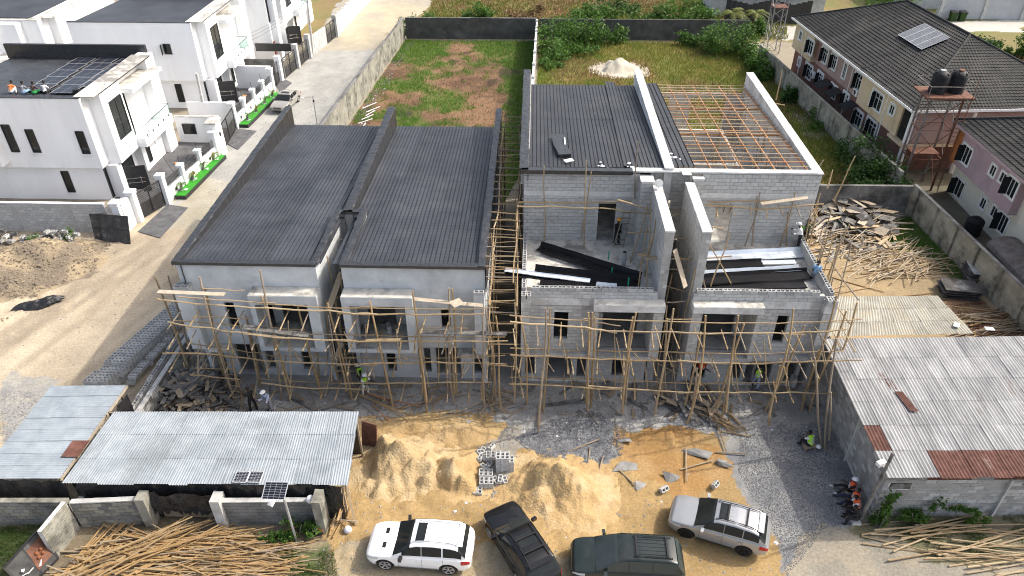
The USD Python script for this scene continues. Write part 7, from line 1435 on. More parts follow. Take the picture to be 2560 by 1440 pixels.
def palm(label, x, y, h, n, L, seed, key='leaf_yellow', name='palm', trunk=True, z=0.0):
    r = np.random.default_rng(seed); t = thing(name, label, 'palm')
    if trunk: obj('trunk', polemesh((x, y, z - .1), (x + .2, y, z + h), .16, .1, .02, r, 8), M['timber_grey'], t)
    for k in range(n):
        a = k * 2.4 + r.uniform(0, .4); e = r.uniform(.3, 1.1); m = MB(); P = []
        for s in np.linspace(0, 1, 8): P.append(np.array([x + .2 * trunk + math.cos(a) * L * s * math.cos(e * (1 - s * .4)), y + math.sin(a) * L * s * math.cos(e * (1 - s * .4)), z + h + L * (math.sin(e) * s - .85 * s * s)]))
        for i in range(1, 8):
            d = P[i] - P[i - 1]; d /= np.linalg.norm(d); sd = np.cross(d, ZA); sd /= max(np.linalg.norm(sd), .01); w = L * .26 * math.sin(PI * min(1, (i + .6) / 8.5))
            for g in (-1, 1):
                for q in (0, .5): b = P[i - 1] + (P[i] - P[i - 1]) * q; m.add([b, b + d * L * .05, b + sd * g * w + d * w * .5 - ZA * w * .35], [[0, 1, 2]])
        m.tube(P, L * .008 + .004, 4); m.build('frond', M[key], t)
palm('yellow green coconut palm before the black stepped fence', 27.2, 104.5, 2.2, 11, 2.6, 1); palm('coconut palm between the black stepped fence and the lattice mast', 30.6, 105, 2.0, 10, 2.4, 2)
for k in range(8):
    y = (54.9, 56.9, 58.9, 60.9, 70.1, 72.3, 74.6, 76.7)[k]; x = -30.0 + (y - 54) * .1 if k < 4 else -29.25 + (y - 69) * .09
    palm(('first', 'second', 'third', 'fourth')[k % 4] + (' young palm from the slatted gate, in the planter' if k < 4 else ' young palm from the lattice gate, in the planter by the sedan'), x, y, .55, 9, .7, 30 + k, 'leaf_yellow' if k % 2 else 'leaf', 'young_palm', True, .4)
# grass: nobody could count it
def meadow(label, region, n, h, key, seed, dens=None, w=.03, lean=.6):
    r = np.random.default_rng(seed); xy = scatter(r, region, n); xy = xy[((xy - [10.4, 87.2]) ** 2).sum(1) > 6.5]
    if dens is not None: xy = xy[r.uniform(size=len(xy)) < dens(xy[:, 0], xy[:, 1])]
    obj('grass', blades(r, xy, h, w, lean, ground_z(xy[:, 0], xy[:, 1]) - .02), M[key], None, label, 'grass', kind='stuff')
sm = lambda v, a, b: np.clip((v - a) / (b - a), 0, 1)
meadow('fresh green grass in patches on the burnt plot', LEFT_LOT, 52000, .3, 'grass_green', 1, lambda x, y: sm(green_mask(x, y) + .5 * (fb(x, y, 1.1, 3, 191) - .5), .5, .68), .035)
meadow('dry brown stubble on the burnt plot', LEFT_LOT, 26000, .16, 'grass_brown', 2, lambda x, y: .15 + .7 * (1 - sm(green_mask(x, y), .48, .58)), .04, 1.2)
meadow('yellow green tall grass of the overgrown plot', RIGHT_LOT, 60000, .42, 'grass_yellow', 3, lambda x, y: .15 + .85 * sm(fb(x, y, .16, 4, 91), .42, .56), .04)
meadow('rust brown dry grass of the overgrown plot', RIGHT_LOT, 52000, .4, 'grass_dry', 4, lambda x, y: .1 + .9 * (1 - sm(fb(x, y, .16, 4, 91), .40, .52)), .04)
meadow('green grass tufts along the overgrown plot edges', RIGHT_LOT, 40000, .38, 'grass_green', 5, lambda x, y: np.maximum(sm(fb(x, y, .3, 4, 93), .58, .66), np.maximum(sm(x, 19, 27) * .8 * sm(fb(x, y, .4, 3, 95), .4, .55), sm(-x, -2.5, -.5) * .8)), .035)
FAR = [(-15, 99.6), (34, 99.9), (40, 124), (-16, 124)]
meadow('dry grass of the far field', FAR, 26000, .55, 'grass_dry', 6, lambda x, y: .15 + .85 * sm(fb(x, y, .14, 4, 96), .46, .58), .06)
meadow('green grass of the far field', FAR, 30000, .5, 'leaf_yellow', 7, lambda x, y: .2 + .8 * (1 - sm(fb(x, y, .14, 4, 96), .44, .54)), .06)
meadow('dry tall grass beyond the tiled roof', [(52, 76), (74, 70), (78, 96), (56, 94)], 14000, .7, 'grass_dry', 8, None, .06)
meadow('green grass beyond the tiled roof', [(48, 70), (80, 60), (84, 90), (54, 96)], 14000, .5, 'grass_yellow', 9, None, .06)
meadow('weeds and grass between the bamboo and the workshop', pxpoly([(2180, 1320), (2560, 1280), (2560, 1400), (2400, 1385), (2250, 1345)]), 7000, .2, 'weed', 10, lambda x, y: sm(fb(x, y, .7, 3, 97), .42, .56), .015)
meadow('grass and weeds at the foot of the solar street lamp', pxpoly([(700, 1340), (830, 1345), (845, 1440), (690, 1440)]), 3800, .22, 'weed', 11, lambda x, y: sm(fb(x, y, .9, 3, 98), .44, .56), .014)
meadow('weeds around the fallen ornate gate', pxpoly([(0, 1320), (120, 1310), (40, 1440), (0, 1440)]), 2600, .25, 'weed', 12, None, .014)
meadow('green weeds along the stained wall of the back yard', [(27, 49.5), (31.5, 43), (31.3, 53), (26.5, 53)], 7000, .22, 'grass_green', 13, None, .02)
# ---------------------------------------------------------------- vehicles
def car(name, label, cat, S, loc, rz, paint, rim='rim'):
    """S: station tables along x (nose at 0): belt height, half width, roof height; a lofted shell with its glass, lamps and wheels as parts"""
    t = thing(name, label, cat, loc, rz); L, W = S['L'], S['W'] / 2; x0 = L / 2
    xs_ = np.unique(np.concatenate([np.linspace(0, .35, 6), np.linspace(.35, L - .3, 30), np.linspace(L - .3, L, 5), np.array(S['ws'] + S['rw'])]))
    belt = lambda x: np.interp(x, *zip(*S['belt'])); low = lambda x: np.interp(x, [0, .35, .9, L - .9, L - .3, L], [.42, .24, .22, .22, .3, .45])
    def hw(x):
        e = np.minimum(x / .75, 1); e2 = np.minimum((L - x) / .55, 1); return W * (.70 + .30 * np.sqrt(np.clip(1 - (1 - e) ** 2.2, 0, 1))) * (.80 + .20 * np.sqrt(np.clip(1 - (1 - e2) ** 2.4, 0, 1)))
    def low_sec(x, q):      # q 0..1 from the keel up the flank to the middle of the bonnet
        b, l, w = belt(x), low(x), hw(x); h = b - l
        Y = np.interp(q, [0, .08, .16, .34, .5, .62, .68, .74, .86, 1], [0, .86, .96, 1.0, 1.0, .985, .955, .90, .55, 0]); Z = np.interp(q, [0, .08, .16, .34, .5, .62, .68, .74, .86, 1], [0, 0, .12, .42, .66, .90, .965, 1.0, 1.045, 1.06])
        return np.array([x - x0, Y * w, l + Z * h])
    qs = np.array([0, .08, .12, .16, .25, .34, .42, .5, .56, .62, .65, .68, .71, .74, .8, .86, .93, 1]); nq = len(qs)
    V = []; 
    for x in xs_:
        half = [low_sec(x, q) for q in qs]; V += half + [p * [1, -1, 1] for p in half[-2:0:-1]]
    n = 2 * nq - 2; V = np.array(V); k = len(xs_); f = []
    for i in range(k - 1):
        for j in range(n): f.append([i * n + j, (i + 1) * n + j, (i + 1) * n + (j + 1) % n, i * n + (j + 1) % n])
    f = np.array(f); tri = np.vstack([f[:, [0, 1, 2]], f[:, [0, 2, 3]]]); c0, c1 = V[:n].mean(0), V[-n:].mean(0); V = np.vstack([V, c0, c1]); m0, m1 = len(V) - 2, len(V) - 1
    tri = np.vstack([tri, [[m0, j, (j + 1) % n] for j in range(n)], [[m1, (k - 1) * n + (j + 1) % n, (k - 1) * n + j] for j in range(n)]])
    wr = S.get('wr', .37); wx = (S['fo'], S['fo'] + S['wb'])
    sh = trimesh.Trimesh(V, tri, process=True); trimesh.repair.fix_normals(sh)
    try:
        mm = Manifold(__import__('manifold3d').Mesh(np.asarray(sh.vertices, np.float32), np.asarray(sh.faces, np.uint32)))
        for x in wx:
            for s in (-1, 1): mm = mm - Manifold.cylinder(.7, wr + .07, wr + .07, 28).rotate((90, 0, 0)).translate((x - x0, s * W + (.35 if s < 0 else .35) * 1.0 - (0 if s > 0 else 0), wr)).translate((0, 0 if s > 0 else 0, 0))
        body = mm if mm.num_tri() > 50 else sh
    except Exception: body = sh
    obj('body', body, M[paint], t, smooth=38)
    # cabin
    a0, a1 = S['ws'][0], S['rw'][1]; roof = lambda x: np.interp(x, *zip(*S['roof']))
    def cab(x, s):
        b = belt(x) + .0; w = hw(x) * .93; h = max(roof(x) - b, 0.0); tw = S.get('tumble', .30)
        Y = np.interp(s, [0, .5, .58, .66, 1], [w, w - tw * h * .85, w - tw * h * .97 - .02, w - tw * h - .10, 0]); Z = np.interp(s, [0, .5, .58, .66, .83, 1], [0, .86, .945, .975, .995, 1.0])
        return np.array([x - x0, Y, b + Z * h])
    xc = np.unique(np.concatenate([np.linspace(a0, a1, 34), S['ws'], S['rw']])); ss = np.array([0, .15, .3, .45, .5, .54, .58, .62, .66, .75, .87, 1]); ns = len(ss); V = []
    for x in xc: half = [cab(x, s) for s in ss]; V += half + [p * [1, -1, 1] for p in half[-2::-1]]
    n = 2 * ns - 1; i = (np.arange(len(xc) - 1)[:, None] * n + np.arange(n - 1)).ravel(); obj('cabin', (np.array(V) - [0, 0, .004], np.stack([i, i + n, i + n + 1, i + 1], 1)), M[paint], t, smooth=40)
    def patch(fn, us, vs, off, side=1):
        P = np.array([[fn(u, v) for v in vs] for u in us]); du = np.gradient(P, axis=0); dv = np.gradient(P, axis=1); N = np.cross(du, dv); N /= np.maximum(np.linalg.norm(N, axis=2, keepdims=True), 1e-9)
        ctr = np.array([0, 0, .6]); N *= np.sign(((P - ctr) * N).sum(2))[..., None]; P = (P + N * off).reshape(-1, 3) * [1, side, 1]; b = len(vs); i = (np.arange(len(us) - 1)[:, None] * b + np.arange(b - 1)).ravel(); ff = np.stack([i, i + b, i + b + 1, i + 1], 1)
        return P, ff
    def both(fn, us, vs, off):
        m = MB(); [m.add(*patch(fn, us, vs, off, s)) for s in (1, -1)]; return m.mesh()
    l = np.linspace
    def full(u, v): s = v if v <= 1 else 2 - v; p = cab(u, s); return p if v <= 1 else p * [1, -1, 1]
    g = S.get('glass', 'glass')
    obj('windshield', patch(full, l(S['ws'][0] + .06, S['ws'][1] - .03, 8), l(.42, 1.58, 15), .012), M[g], t)
    obj('rear_window', patch(full, l(S['rw'][0] + .05, S['rw'][1] - .1, 7), l(.45, 1.55, 15), .012), M[g], t)
    for s in (1, -1):
        for a, b in S['sw']: obj('side_window', patch(cab, l(a, b, 8), l(.06, .5, 6), .01, s), M[g], t)
    if S.get('sun'): obj('sunroof', patch(full, l(*S['sun'], 5), l(.74, 1.26, 9), .008), M['glass'], t)
    for s in (1, -1):
        obj('headlight', patch(low_sec, l(.07, .62, 6), l(.53, .63, 4), .008, s), M['clear_lens'], t); obj('tail_light', patch(low_sec, l(L - .42, L - .03, 5), l(.5, .655, 4), .010, s), M['red_lens'], t)
        MB().obox((S['ws'][0] + .45 - x0, s * (W + .13), belt(S['ws'][0]) + .08), (.14, .24, .17), (0, 0, s * .15)).build('mirror', M[S.get('mirror', paint)], t)
        m = MB()
        for hx in S['hd']: m.obox((hx - x0, s * (W * .985 + .02), belt(hx) * .83), (.2, .035, .03))
        m.build('door_handles', M[S.get('handle', paint)], t)
        m = MB()
        for sx in S['seam']: m.add(*patch(low_sec, [sx - .006, sx + .006], l(.2, .69, 8), .003, s))
        m.build('door_seams', M['plastic_black'], t)
        obj('sill_trim', patch(low_sec, l(wx[0] + wr + .12, wx[1] - wr - .12, 6), l(.09, .2, 3), .012, s), M[S.get('trim', 'plastic_black')], t)
        if S.get('rail'):
            xa, xb = S['rail']; P = [cab(x, .70) * [1, s, 1] + ZA * .055 for x in l(xa, xb, 8)]; MB().tube([P[0] - ZA * .06] + P + [P[-1] - ZA * .06], .022, 6).build('roof_rail', M[S.get('railmat', 'plastic_black')], t)
    if S.get('bars'):
        for x in S['bars']: P = cab(x, .7) + ZA * .075; MB().beam(P, P * [1, -1, 1], .07, .035).build('cross_bar', M['plastic_black'], t)
    if S.get('ribs'):
        m = MB()
        for y in l(-.38, .38, 5): m.beam(np.array([S['ribs'][0] - x0, y, roof(S['ribs'][0]) + .006]), np.array([S['ribs'][1] - x0, y, roof(S['ribs'][1]) + .006]), .025, .012)
        m.build('roof_ribs', M[paint], t)
    obj('front_bumper', patch(lambda u, v: low_sec(u, v) if v <= 1 else low_sec(u, 2 - v) * [1, -1, 1], l(.0, .25, 4), l(.1, .42, 5), .01), M[S.get('trim', 'plastic_black')], t)
    m = MB(); y_ = l(-.55, .55, 7)
    for z in (.52, .6, .68): m.box(-x0 - .02, -.42, z, -x0 + .05, .42, z + .03)
    m.build('grille', M['chrome' if 'chrome' in S else 'plastic_black'], t)
    MB().box(x0 - .02, -.26, .62, x0 + .015, .26, .74).build('number_plate', M['cl_white'], t)
    if S.get('vents'):
        for y in (-.38, .38): MB().obox((.82 - x0, y, belt(.82) + .052), (.16, .3, .012), (0, -.08, 0)).build('bonnet_vent', M['plastic_black'], t)
    if S.get('spoiler'): P = cab(S['rw'][0] + .02, 1); MB().obox(P + [.08, 0, .03], (.26, W * 1.25, .035), (0, .08, 0)).build('spoiler', M[paint], t)
    if S.get('brake'): MB().obox(cab(S['rw'][0] + .12, 1) + [0, 0, .04], (.06, .5, .02), (0, .2, 0)).build('brake_lamp', M['red_lens'], t)
    for x in wx:
        for s in (-1, 1):
            c = np.array([x - x0, s * (W - .13), wr]); pr = np.array([[.0, -.11], [wr - .1, -.11], [wr - .02, -.105], [wr, -.07], [wr, .07], [wr - .02, .105], [wr - .1, .11], [wr - .13, .10], [0, .09]])
            ty = trimesh.creation.revolve(pr, sections=28); R = trimesh.transformations.rotation_matrix(-s * PI / 2, [1, 0, 0]); ty.apply_transform(R); ty.apply_translation(c); w_ = obj('wheel', ty, M['tyre'], t, smooth=40)
            m = MB(); y = c[1] + s * .115
            for a in range(5):
                an = a * 2 * PI / 5 + .3
                for d in (-.13, .13): m.beam((c[0], y - s * .01, wr), (c[0] + math.cos(an + d) * (wr - .12), y - s * .01, wr + math.sin(an + d) * (wr - .12)), .04, .03, up=(0, 1, 0))
            P = [(c[0] + math.cos(a) * (wr - .12), y, wr + math.sin(a) * (wr - .12)) for a in l(0, 2 * PI, 25)]; m.tube(P, .02, 5, False); m.tube([(c[0], y - s * .03, wr), (c[0], y + s * .012, wr)], .055, 8); m.build('rim', M[rim], w_)
    return t
SUV1 = dict(L=4.82, W=1.95, wb=2.92, fo=.9, wr=.38, belt=[(0, .78), (.15, .93), (.6, 1.02), (1.35, 1.09), (2.5, 1.10), (4.2, 1.16), (4.7, 1.1), (4.82, .95)], roof=[(1.25, 1.08), (1.6, 1.30), (2.05, 1.62), (2.35, 1.72), (3.0, 1.77), (3.9, 1.74), (4.25, 1.66), (4.62, 1.2), (4.7, 1.12)], ws=[1.25, 2.12], rw=[4.22, 4.68],
            sw=[(1.72, 2.60), (2.63, 3.52), (3.6, 4.42)], sun=(2.3, 2.72), hd=(2.5, 3.42), seam=(1.55, 2.62, 3.58), rail=(2.1, 4.15), railmat='chrome', mirror='plastic_black', vents=1, chrome=1, trim='rim', spoiler=1)
car('parked_car', 'white sport utility car with black sunroof and five spoke wheels', 'car', SUV1, (-4.78, 20.42, 0), -.06, 'car_white', 'rim')
SUV2 = dict(L=4.65, W=1.86, wb=2.78, fo=.9, wr=.37, belt=[(0, .75), (.15, .9), (.6, .99), (1.35, 1.06), (2.5, 1.07), (4.0, 1.1), (4.5, 1.04), (4.65, .9)], roof=[(1.25, 1.05), (1.65, 1.30), (2.0, 1.55), (2.3, 1.66), (3.0, 1.72), (3.8, 1.70), (4.1, 1.62), (4.45, 1.2), (4.55, 1.05)], ws=[1.25, 2.1], rw=[4.05, 4.52],
            sw=[(1.7, 2.52), (2.55, 3.38), (3.43, 4.2)], sun=(2.5, 3.2), hd=(2.4, 3.3), seam=(1.5, 2.54, 3.4), rail=(2.15, 3.95), spoiler=1, brake=1, bars=(2.75, 3.5))
car('parked_car', 'black sport utility car parked nose toward the sand heap', 'car', SUV2, (-.2, 20.62, 0), -1.05, 'car_black', 'rim')
VAN = dict(L=5.05, W=1.94, wb=3.03, fo=.98, wr=.34, belt=[(0, .72), (.15, .88), (.6, .96), (1.2, 1.04), (2.5, 1.04), (4.4, 1.06), (4.9, 1.02), (5.05, .9)], roof=[(1.05, 1.03), (1.5, 1.32), (1.95, 1.6), (2.3, 1.72), (3.0, 1.76), (4.3, 1.74), (4.6, 1.66), (4.9, 1.2), (4.98, 1.05)], ws=[1.05, 2.08], rw=[4.6, 4.97],
           sw=[(1.6, 2.5), (2.54, 3.54), (3.58, 4.72)], hd=(2.45, 3.6), seam=(1.5, 2.52, 3.56), rail=(2.75, 4.4), bars=(2.85, 4.2), ribs=(2.9, 4.15), trim='sand_trim', glass='van_glass')
M['van_glass'] = mat('tinted_glass', (.02, .026, .025), (.03, .037, .036), 1, .08, spec=.6)
car('parked_car', 'dark green minivan with beige lower trim and roof bars', 'car', VAN, (4.62, 19.93, 0), -.035, 'car_green', 'rim')
SUV3 = dict(L=4.6, W=1.85, wb=2.66, fo=.93, wr=.37, belt=[(0, .74), (.15, .9), (.6, .99), (1.3, 1.06), (2.5, 1.08), (4.0, 1.14), (4.45, 1.06), (4.6, .9)], roof=[(1.15, 1.05), (1.6, 1.34), (1.95, 1.56), (2.25, 1.66), (3.0, 1.70), (3.75, 1.66), (4.05, 1.58), (4.4, 1.2), (4.5, 1.05)], ws=[1.15, 2.05], rw=[4.0, 4.48],
            sw=[(1.65, 2.52), (2.55, 3.36), (3.4, 4.1)], sun=(2.2, 2.6), hd=(2.4, 3.3), seam=(1.5, 2.54, 3.42), rail=(2.1, 3.95), bars=(2.6, 3.45), ribs=(2.7, 3.9), spoiler=1)
car('parked_car', 'silver sport utility car with black wheels beside the gravel', 'car', SUV3, (9.2, 22.02, 0), -.335, 'car_silver', 'rim_dark')
SED = dict(L=4.75, W=1.8, wb=2.72, fo=.95, wr=.33, belt=[(0, .62), (.15, .74), (.6, .84), (1.4, .93), (2.5, .95), (3.9, .98), (4.5, .94), (4.75, .75)], roof=[(1.3, .93), (1.7, 1.15), (2.1, 1.36), (2.4, 1.43), (2.9, 1.45), (3.4, 1.40), (3.8, 1.2), (4.1, .99)], ws=[1.3, 2.15], rw=[3.35, 4.1],
           sw=[(1.95, 2.6), (2.68, 3.45)], sun=(2.35, 2.8), hd=(2.4, 3.3), seam=(1.6, 2.64, 3.5), trim='car_beige')
car('parked_car', 'beige sedan parked beside the green planter in the street', 'car', SED, (-26.45, 74.95, 0), PI / 2 - .12, 'car_beige', 'rim')

# ---------------------------------------------------------------- people
from manifold3d import Mesh as _MM
def chain(segs, infl=0.0):
    """one surface over a skeleton: hulls of the spheres at each bone's joints, joined and smoothed"""
    out = []
    for (p, r0), (q, r1) in segs:
        a = Manifold.sphere(r0 + infl, 12).translate(tuple(map(float, p))); b = Manifold.sphere(r1 + infl, 12).translate(tuple(map(float, q))); out.append(Manifold.batch_hull([a, b]))
    m = out[0]
    for o in out[1:]: m = m + o
    m = m.refine_to_length(.07); k = m.to_mesh(); t = trimesh.Trimesh(k.vert_properties[:, :3], k.tri_verts, process=True); trimesh.smoothing.filter_taubin(t, iterations=4); return t
POSES = {   # pelvis height, spine lean (forward), and per side: shoulder, elbow, wrist / hip, knee, ankle as offsets; x forward, y to the figure's left
    'stand': dict(h=.93, lean=.05, arms=(((.02, -.02, -.28), (.06, .02, -.26)), ((.0, .02, -.28), (.1, 0, -.25))), legs=(((.02, .03, -.44), (-.03, .01, -.42)), ((-.02, -.03, -.44), (-.02, -.01, -.42)))),
    'look_down': dict(h=.92, lean=.28, arms=(((.14, -.02, -.24), (.2, .1, .0)), ((.12, .02, -.25), (.22, -.1, .02))), legs=(((.03, .03, -.44), (-.03, .01, -.42)), ((-.03, -.03, -.44), (-.02, -.01, -.42)))),
    'arm_up': dict(h=.92, lean=.12, arms=(((.14, .16, .14), (.06, .0, .24)), ((.1, .04, -.26), (.2, -.06, .05))), legs=(((.05, .05, -.43), (-.03, .02, -.42)), ((-.06, -.05, -.43), (-.04, -.02, -.42)))),
    'reach': dict(h=.92, lean=.15, arms=(((.22, .05, -.14), (.26, .02, .04)), ((.2, .0, -.2), (.22, .05, .05))), legs=(((.08, .03, -.43), (-.05, .01, -.42)), ((-.08, -.03, -.43), (-.06, -.01, -.41)))),
    'walk': dict(h=.91, lean=.1, arms=(((.12, -.02, -.26), (.16, .0, -.18)), ((-.12, .02, -.26), (.06, 0, -.25))), legs=(((.16, .02, -.41), (.0, .0, -.43)), ((-.1, -.02, -.43), (-.2, 0, -.37)))),
    'sit': dict(h=.42, lean=.3, arms=(((.2, -.02, -.2), (.2, .08, .0)), ((.2, .02, -.2), (.22, -.08, .0))), legs=(((.42, .1, .05), (.04, .02, -.42)), ((.42, -.1, .03), (.02, -.02, -.41)))),
    'sit_legs_out': dict(h=.3, lean=-.02, arms=(((.16, -.02, -.22), (.22, .1, -.02)), ((.14, .02, -.24), (.22, -.1, .02))), legs=(((.38, .1, .16), (.26, .02, -.36)), ((.4, -.1, .02), (.38, -.03, -.2)))),
    'squat': dict(h=.24, lean=.55, arms=(((.24, -.02, -.14), (.2, .06, -.12)), ((.22, .02, -.14), (.22, -.06, -.14))), legs=(((.3, .14, .22), (-.12, .02, -.40)), ((.3, -.14, .2), (-.12, -.02, -.40)))),
}
def person(label, pose, loc, rz, shirt='cl_white', trousers='cl_black', vest=None, hat=None, hair='hair', shoes='cl_black', sleeves='short', shorts=False, bag=None, bare=False, z=0.0, s=1.0):
    P = POSES[pose]; t = thing('person', label, 'person', loc, rz); h = P['h'] * s; ln = P['lean']
    pel = np.array([0, 0, h]); up = np.array([math.sin(ln), 0, math.cos(ln)]); ch = pel + up * .36 * s; nk = pel + up * .53 * s; hd = nk + np.array([math.sin(ln * 1.5), 0, math.cos(ln)]) * .17 * s
    L, R_ = [], []
    body, arms, legs, feet = [], [], [], []
    body += [((pel, .125), (pel + up * .2, .115)), ((pel + up * .2, .115), (ch, .135)), ((ch + [0, .1, .02], .085), (ch + [0, -.1, .02], .085)), ((ch + up * .08, .09), (nk, .05)), ((nk, .052), (hd - up * .05, .06)), ((hd - up * .03, .085), (hd + up * .045, .095))]
    torso = [((pel + up * .02, .125), (pel + up * .2, .115)), ((pel + up * .2, .118), (ch, .135)), ((ch + [0, .1, .02], .085), (ch + [0, -.1, .02], .085)), ((ch + up * .04, .1), (ch + up * .1, .075))]
    hand = []
    for sd, (e, w) in zip((1, -1), P['arms']):
        S0 = ch + np.array([0, .185 * sd, .06]); E = S0 + np.array(e) * s; Wp = E + np.array(w) * s; arms.append((S0, E, Wp)); d = (Wp - E) / np.linalg.norm(Wp - E)
        body += [((S0, .058), (E, .043)), ((E, .043), (Wp, .03)), ((Wp, .03), (Wp + d * .07, .036))]
        sd_ = np.cross(d, [0, 1, 0] if abs(d[1]) < .8 else [1, 0, 0]); sd_ /= np.linalg.norm(sd_)
        for i, fl in enumerate((.072, .085, .08, .062)):
            b = Wp + d * .085 + sd_ * (i - 1.5) * .019; hand.append(((b, .0105), (b + d * fl * .6 - np.array([0, 0, .008]), .0095))); hand.append(((b + d * fl * .6 - np.array([0, 0, .008]), .0095), (b + d * fl * .85 - np.array([0, 0, .03]), .0085)))
        b = Wp + d * .03 + sd_ * .03; hand.append(((b, .012), (b + d * .05 + sd_ * .03, .01)))
    lg = []
    for sd, (k, a) in zip((1, -1), P['legs']):
        H_ = pel + np.array([0, .09 * sd, -.02]); K = H_ + np.array(k) * s; A = K + np.array(a) * s; A[2] = max(A[2], .07); lg.append((H_, K, A)); body += [((H_, .088), (K, .058)), ((K, .058), (A, .038))]
        F0, F1 = A + [-.04, 0, -.03], A + [.15, .01 * sd, -.035]; body.append(((F0, .032), (F1, .028))); feet.append(((F0, .034), (F1, .031)))
    bm = chain(body); hm = chain(hand) if False else None
    hb = MB(); hb.add(bm)
    for (p, r0), (q, r1) in hand: hb.tube([p, q], [r0, r1], 5)
    bo = hb.build('body', M['skin'], t, smooth=60)
    f = np.array([1.0, 0, 0]) * .09; fc = MB()
    for y in (-.033, .033): fc.add(trimesh.creation.icosphere(1, .014).apply_translation(hd + np.array([.086, y, .01])))
    fc.build('eyes', M['cl_white'], bo)
    MB().add(trimesh.creation.icosphere(1, .02).apply_scale([1, .8, 1.3]).apply_translation(hd + np.array([.098, 0, -.02]))).add(trimesh.creation.icosphere(1, .02).apply_scale([.5, 1.5, .4]).apply_translation(hd + np.array([.086, 0, -.06]))).add(trimesh.creation.icosphere(1, .025).apply_scale([.8, .5, 1.2]).apply_translation(hd + np.array([0, .095, -.01]))).add(trimesh.creation.icosphere(1, .025).apply_scale([.8, .5, 1.2]).apply_translation(hd + np.array([0, -.095, -.01]))).build('face', M['skin'], bo)
    if not bare:
        sv = [((S0, .058), (S0 + (E - S0) * (.75 if sleeves == 'short' else 1), .047)) for S0, E, Wp in arms] + ([((E, .046), (Wp - (Wp - E) * .06, .036)) for S0, E, Wp in arms] if sleeves == 'long' else [])
        if vest and sleeves == 'none': sv = []
        obj('shirt', chain(torso + sv, .014), M[shirt], t, smooth=60)
    tr = []
    for H_, K, A in lg: tr += [((H_, .09), (K, .062))] + ([] if shorts else [((K, .06), (A - (A - K) * .05, .048))])
    tr.append(((pel + [0, .05, -.01], .115), (pel + [0, -.05, -.01], .115))); tr.append(((pel, .12), (pel + up * .07, .12)))
    obj('trousers' if not shorts else 'shorts', chain(tr, .012), M[trousers], t, smooth=60)
    m = chain(feet, .008); obj('shoes', m, M[shoes], t, smooth=60)
    if vest:
        v = obj('vest', chain(torso, .03), M[vest], t, smooth=60); b = MB()
        fw_ = np.array([math.cos(ln), 0, -math.sin(ln)])
        for y in (-.07, .07):
            for g in (1, -1): b.beam(pel + up * .1 + fw_ * g * .158 + [0, y, 0], ch + up * .06 + fw_ * g * .160 + [0, y, 0], .04, .012, up=tuple(fw_))
        q = [pel + up * .13 + np.array([math.cos(a) * .158, math.sin(a) * .165, 0]) for a in np.linspace(0, 2 * PI, 17)]; b.tube(q, .02, 5, False); b.build('reflective_tape', M['reflect'], v)
    if hat:
        dm = trimesh.creation.icosphere(3, .125); dm.apply_scale([1.15, 1, .95]); dm = dm.slice_plane([0, 0, .0], [0, 0, 1]); dm.apply_translation(hd + up * .055); o_ = obj('helmet', dm, M[hat], t, smooth=True); MB().add(trimesh.creation.cylinder(.155, .012, sections=20).apply_scale([1.12, .95, 1]).apply_translation(hd + up * .055 + [.02, 0, 0])).build('brim', M[hat], o_)
    elif hair:
        dm = trimesh.creation.icosphere(2, .103); dm = dm.slice_plane([0, 0, -.01], [-.35, 0, 1]); dm.apply_translation(hd + up * .045 - [.012, 0, 0]); obj('hair', dm, M[hair], t, smooth=True)
    return t
P2 = lambda px, z=0.0: tuple(G(*px, z))
person('person in black top and trousers holding both arms up, near the bamboo ladder', 'arm_up', P2((635, 1026)), 2.4, 'cl_black', 'cl_black')
person('person in white helmet and pale blue clothes looking down at a note', 'look_down', P2((677, 1026)), 4.4, 'cl_paleblue', 'cl_grey', hat='helmet', sleeves='long')
person('person in lime vest and white helmet standing farther back by the slot', 'stand', P2((906, 965)), 3.6, 'cl_black', 'cl_grey', 'hiviz', 'helmet')
person('person in lime vest and white helmet handling a pole by the slot, nearer the sand', 'reach', P2((916, 988)), 5.6, 'cl_white', 'cl_white', 'hiviz', 'helmet')
person('person in orange cap and dark work clothes by the ladder on the terrace', 'stand', P2((1541, 608), 6.21), 5.2, 'cl_black', 'cl_black', hat='helmet_orange', sleeves='long')
person('person in white shirt and white helmet at the terrace edge', 'look_down', P2((1993, 620), 6.21), 2.9, 'cl_white', 'cl_black', hat='helmet', sleeves='long')
person('person in green top reaching out from the terrace toward the corner scaffold', 'reach', P2((1984, 603), 6.21), -.3, 'cl_green', 'cl_black', sleeves='long')
person('person in mottled green shirt standing past the white helmet on the terrace', 'stand', P2((2008, 610), 6.21), 3.6, 'cl_camo', 'cl_black')
person('person in blue shirt and grey trousers walking on the block parapet', 'walk', tuple(atX(2030, 713, 16.2)), 4.5, 'cl_blue', 'cl_grey', shoes='red')
person('person in orange vest bending inside the ground floor window of the blockwork house', 'look_down', (10.25, 32.75, .02), 4.9, 'hiorange', 'cl_black', 'hiorange')
person('person in lime vest and jeans stepping out of the blockwork house door', 'walk', (13.4, 32.1, .1), 4.6, 'cl_black', 'cl_paleblue', 'hiviz')
sx = P2((2022, 1122)); person('person in lime vest seated on a low wooden stool on the gravel', 'sit', (sx[0], sx[1], -.02), 2.1, 'cl_white', 'cl_black', 'hiviz')
st = thing('stool', 'low wooden stool under the seated lime vest worker', 'stool', (sx[0], sx[1], 0), .3); MB().box(-.35, -.17, .22, .35, .17, .27).build('seat', M['timber'], st)
for x in (-.28, .28): MB().box(x - .03, -.15, 0, x + .03, .15, .219).build('leg', M['timber'], st)
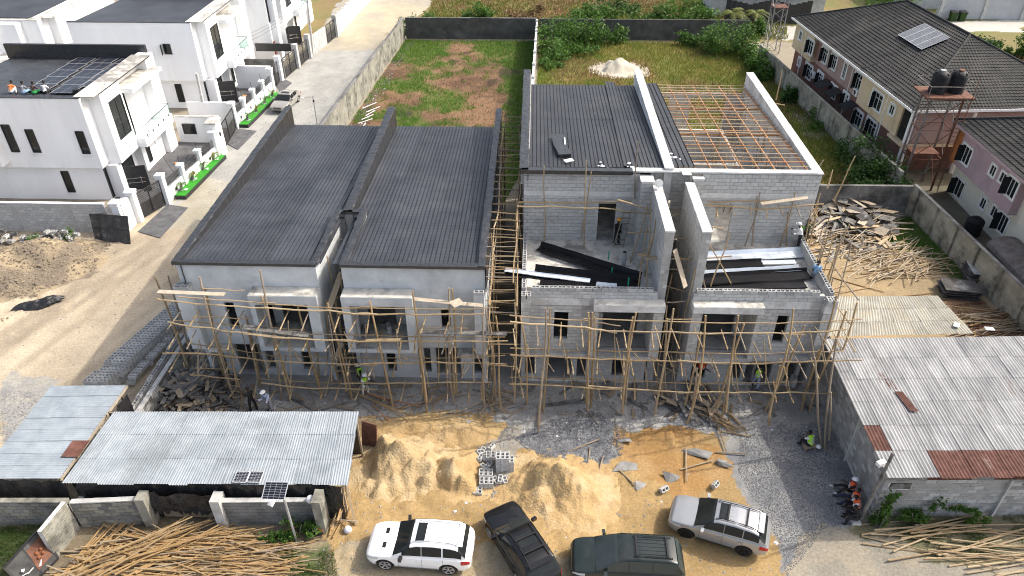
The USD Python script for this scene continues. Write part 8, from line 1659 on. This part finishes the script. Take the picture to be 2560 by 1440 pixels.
hp = thing('helmet', 'white helmet lying beside the seated lime vest worker', 'helmet', (sx[0] + .42, sx[1] - .1, .27)); dm = trimesh.creation.icosphere(2, .14).slice_plane([0, 0, 0], [0, 0, 1]); obj('shell', dm, M['helmet'], hp, smooth=True)
for lab, px, kw in (('person in white helmet and orange vest seated along the workshop wall', (2112, 1232), dict(shirt='cl_black', trousers='cl_black', vest='hiorange', hat='helmet', shoes='cl_white')), ('bare headed person in orange vest and navy trousers seated between two others by the workshop', (2120, 1258), dict(shirt='cl_navy', trousers='cl_navy', vest='hiorange')),
                    ('person in orange vest over white shirt seated next to the one all in black', (2125, 1281), dict(shirt='cl_white', trousers='cl_black', vest='hiorange')), ('person all in black seated nearest the leaning pole', (2124, 1306), dict(shirt='cl_black', trousers='cl_black', sleeves='long'))):
    p = G(*px); person(lab, 'sit_legs_out' if 'navy' in lab or 'helmet' in lab else 'sit', (p[0] + .25, p[1], 0), 2.95, **kw); MB().box(p[0] + .05, p[1] - .2, 0, p[0] + .45, p[1] + .2, .2).build('seat_block', M['block2'], None, label='concrete block seat under the ' + lab.split(',')[0].split(' seated')[0].replace('person in ', 'person with '), cat='block')
for lab, px, kw in (('roofer in orange top crouching by the solar panels', (24, 240), dict(shirt='cl_orange', trousers='cl_white')), ('roofer in grey shirt and blue shorts by the solar panels', (54, 240), dict(shirt='cl_grey', trousers='cl_blue', shorts=True)), ('bare backed roofer in green shorts by the solar panels', (80, 241), dict(bare=True, trousers='cl_darkgreen', shorts=True)), ('roofer in white singlet with a black pole by the solar panels', (108, 239), dict(shirt='cl_white', trousers='cl_black', sleeves='none'))):
    p = G(*px, 8.75); person(lab, 'squat' if 'crouch' in lab else 'sit', (p[0], p[1] + .35, 8.78 - (.0 if 'crouch' in lab else .25)), 1.5, **kw)
obj('rail_piece', MB().tube([G(112, 226, 9.0), G(130, 240, 9.2)], .03, 5).mesh(), M['frame_black'], None, 'black rail piece leaning by the roofers', 'rail'); MB().obox(G(190, 229, 8.95), (.4, .35, .35), (0, 0, .3)).build('tool_bag', M['plastic_black'], None, label='black tool bag on the white house roof edge', cat='bag')
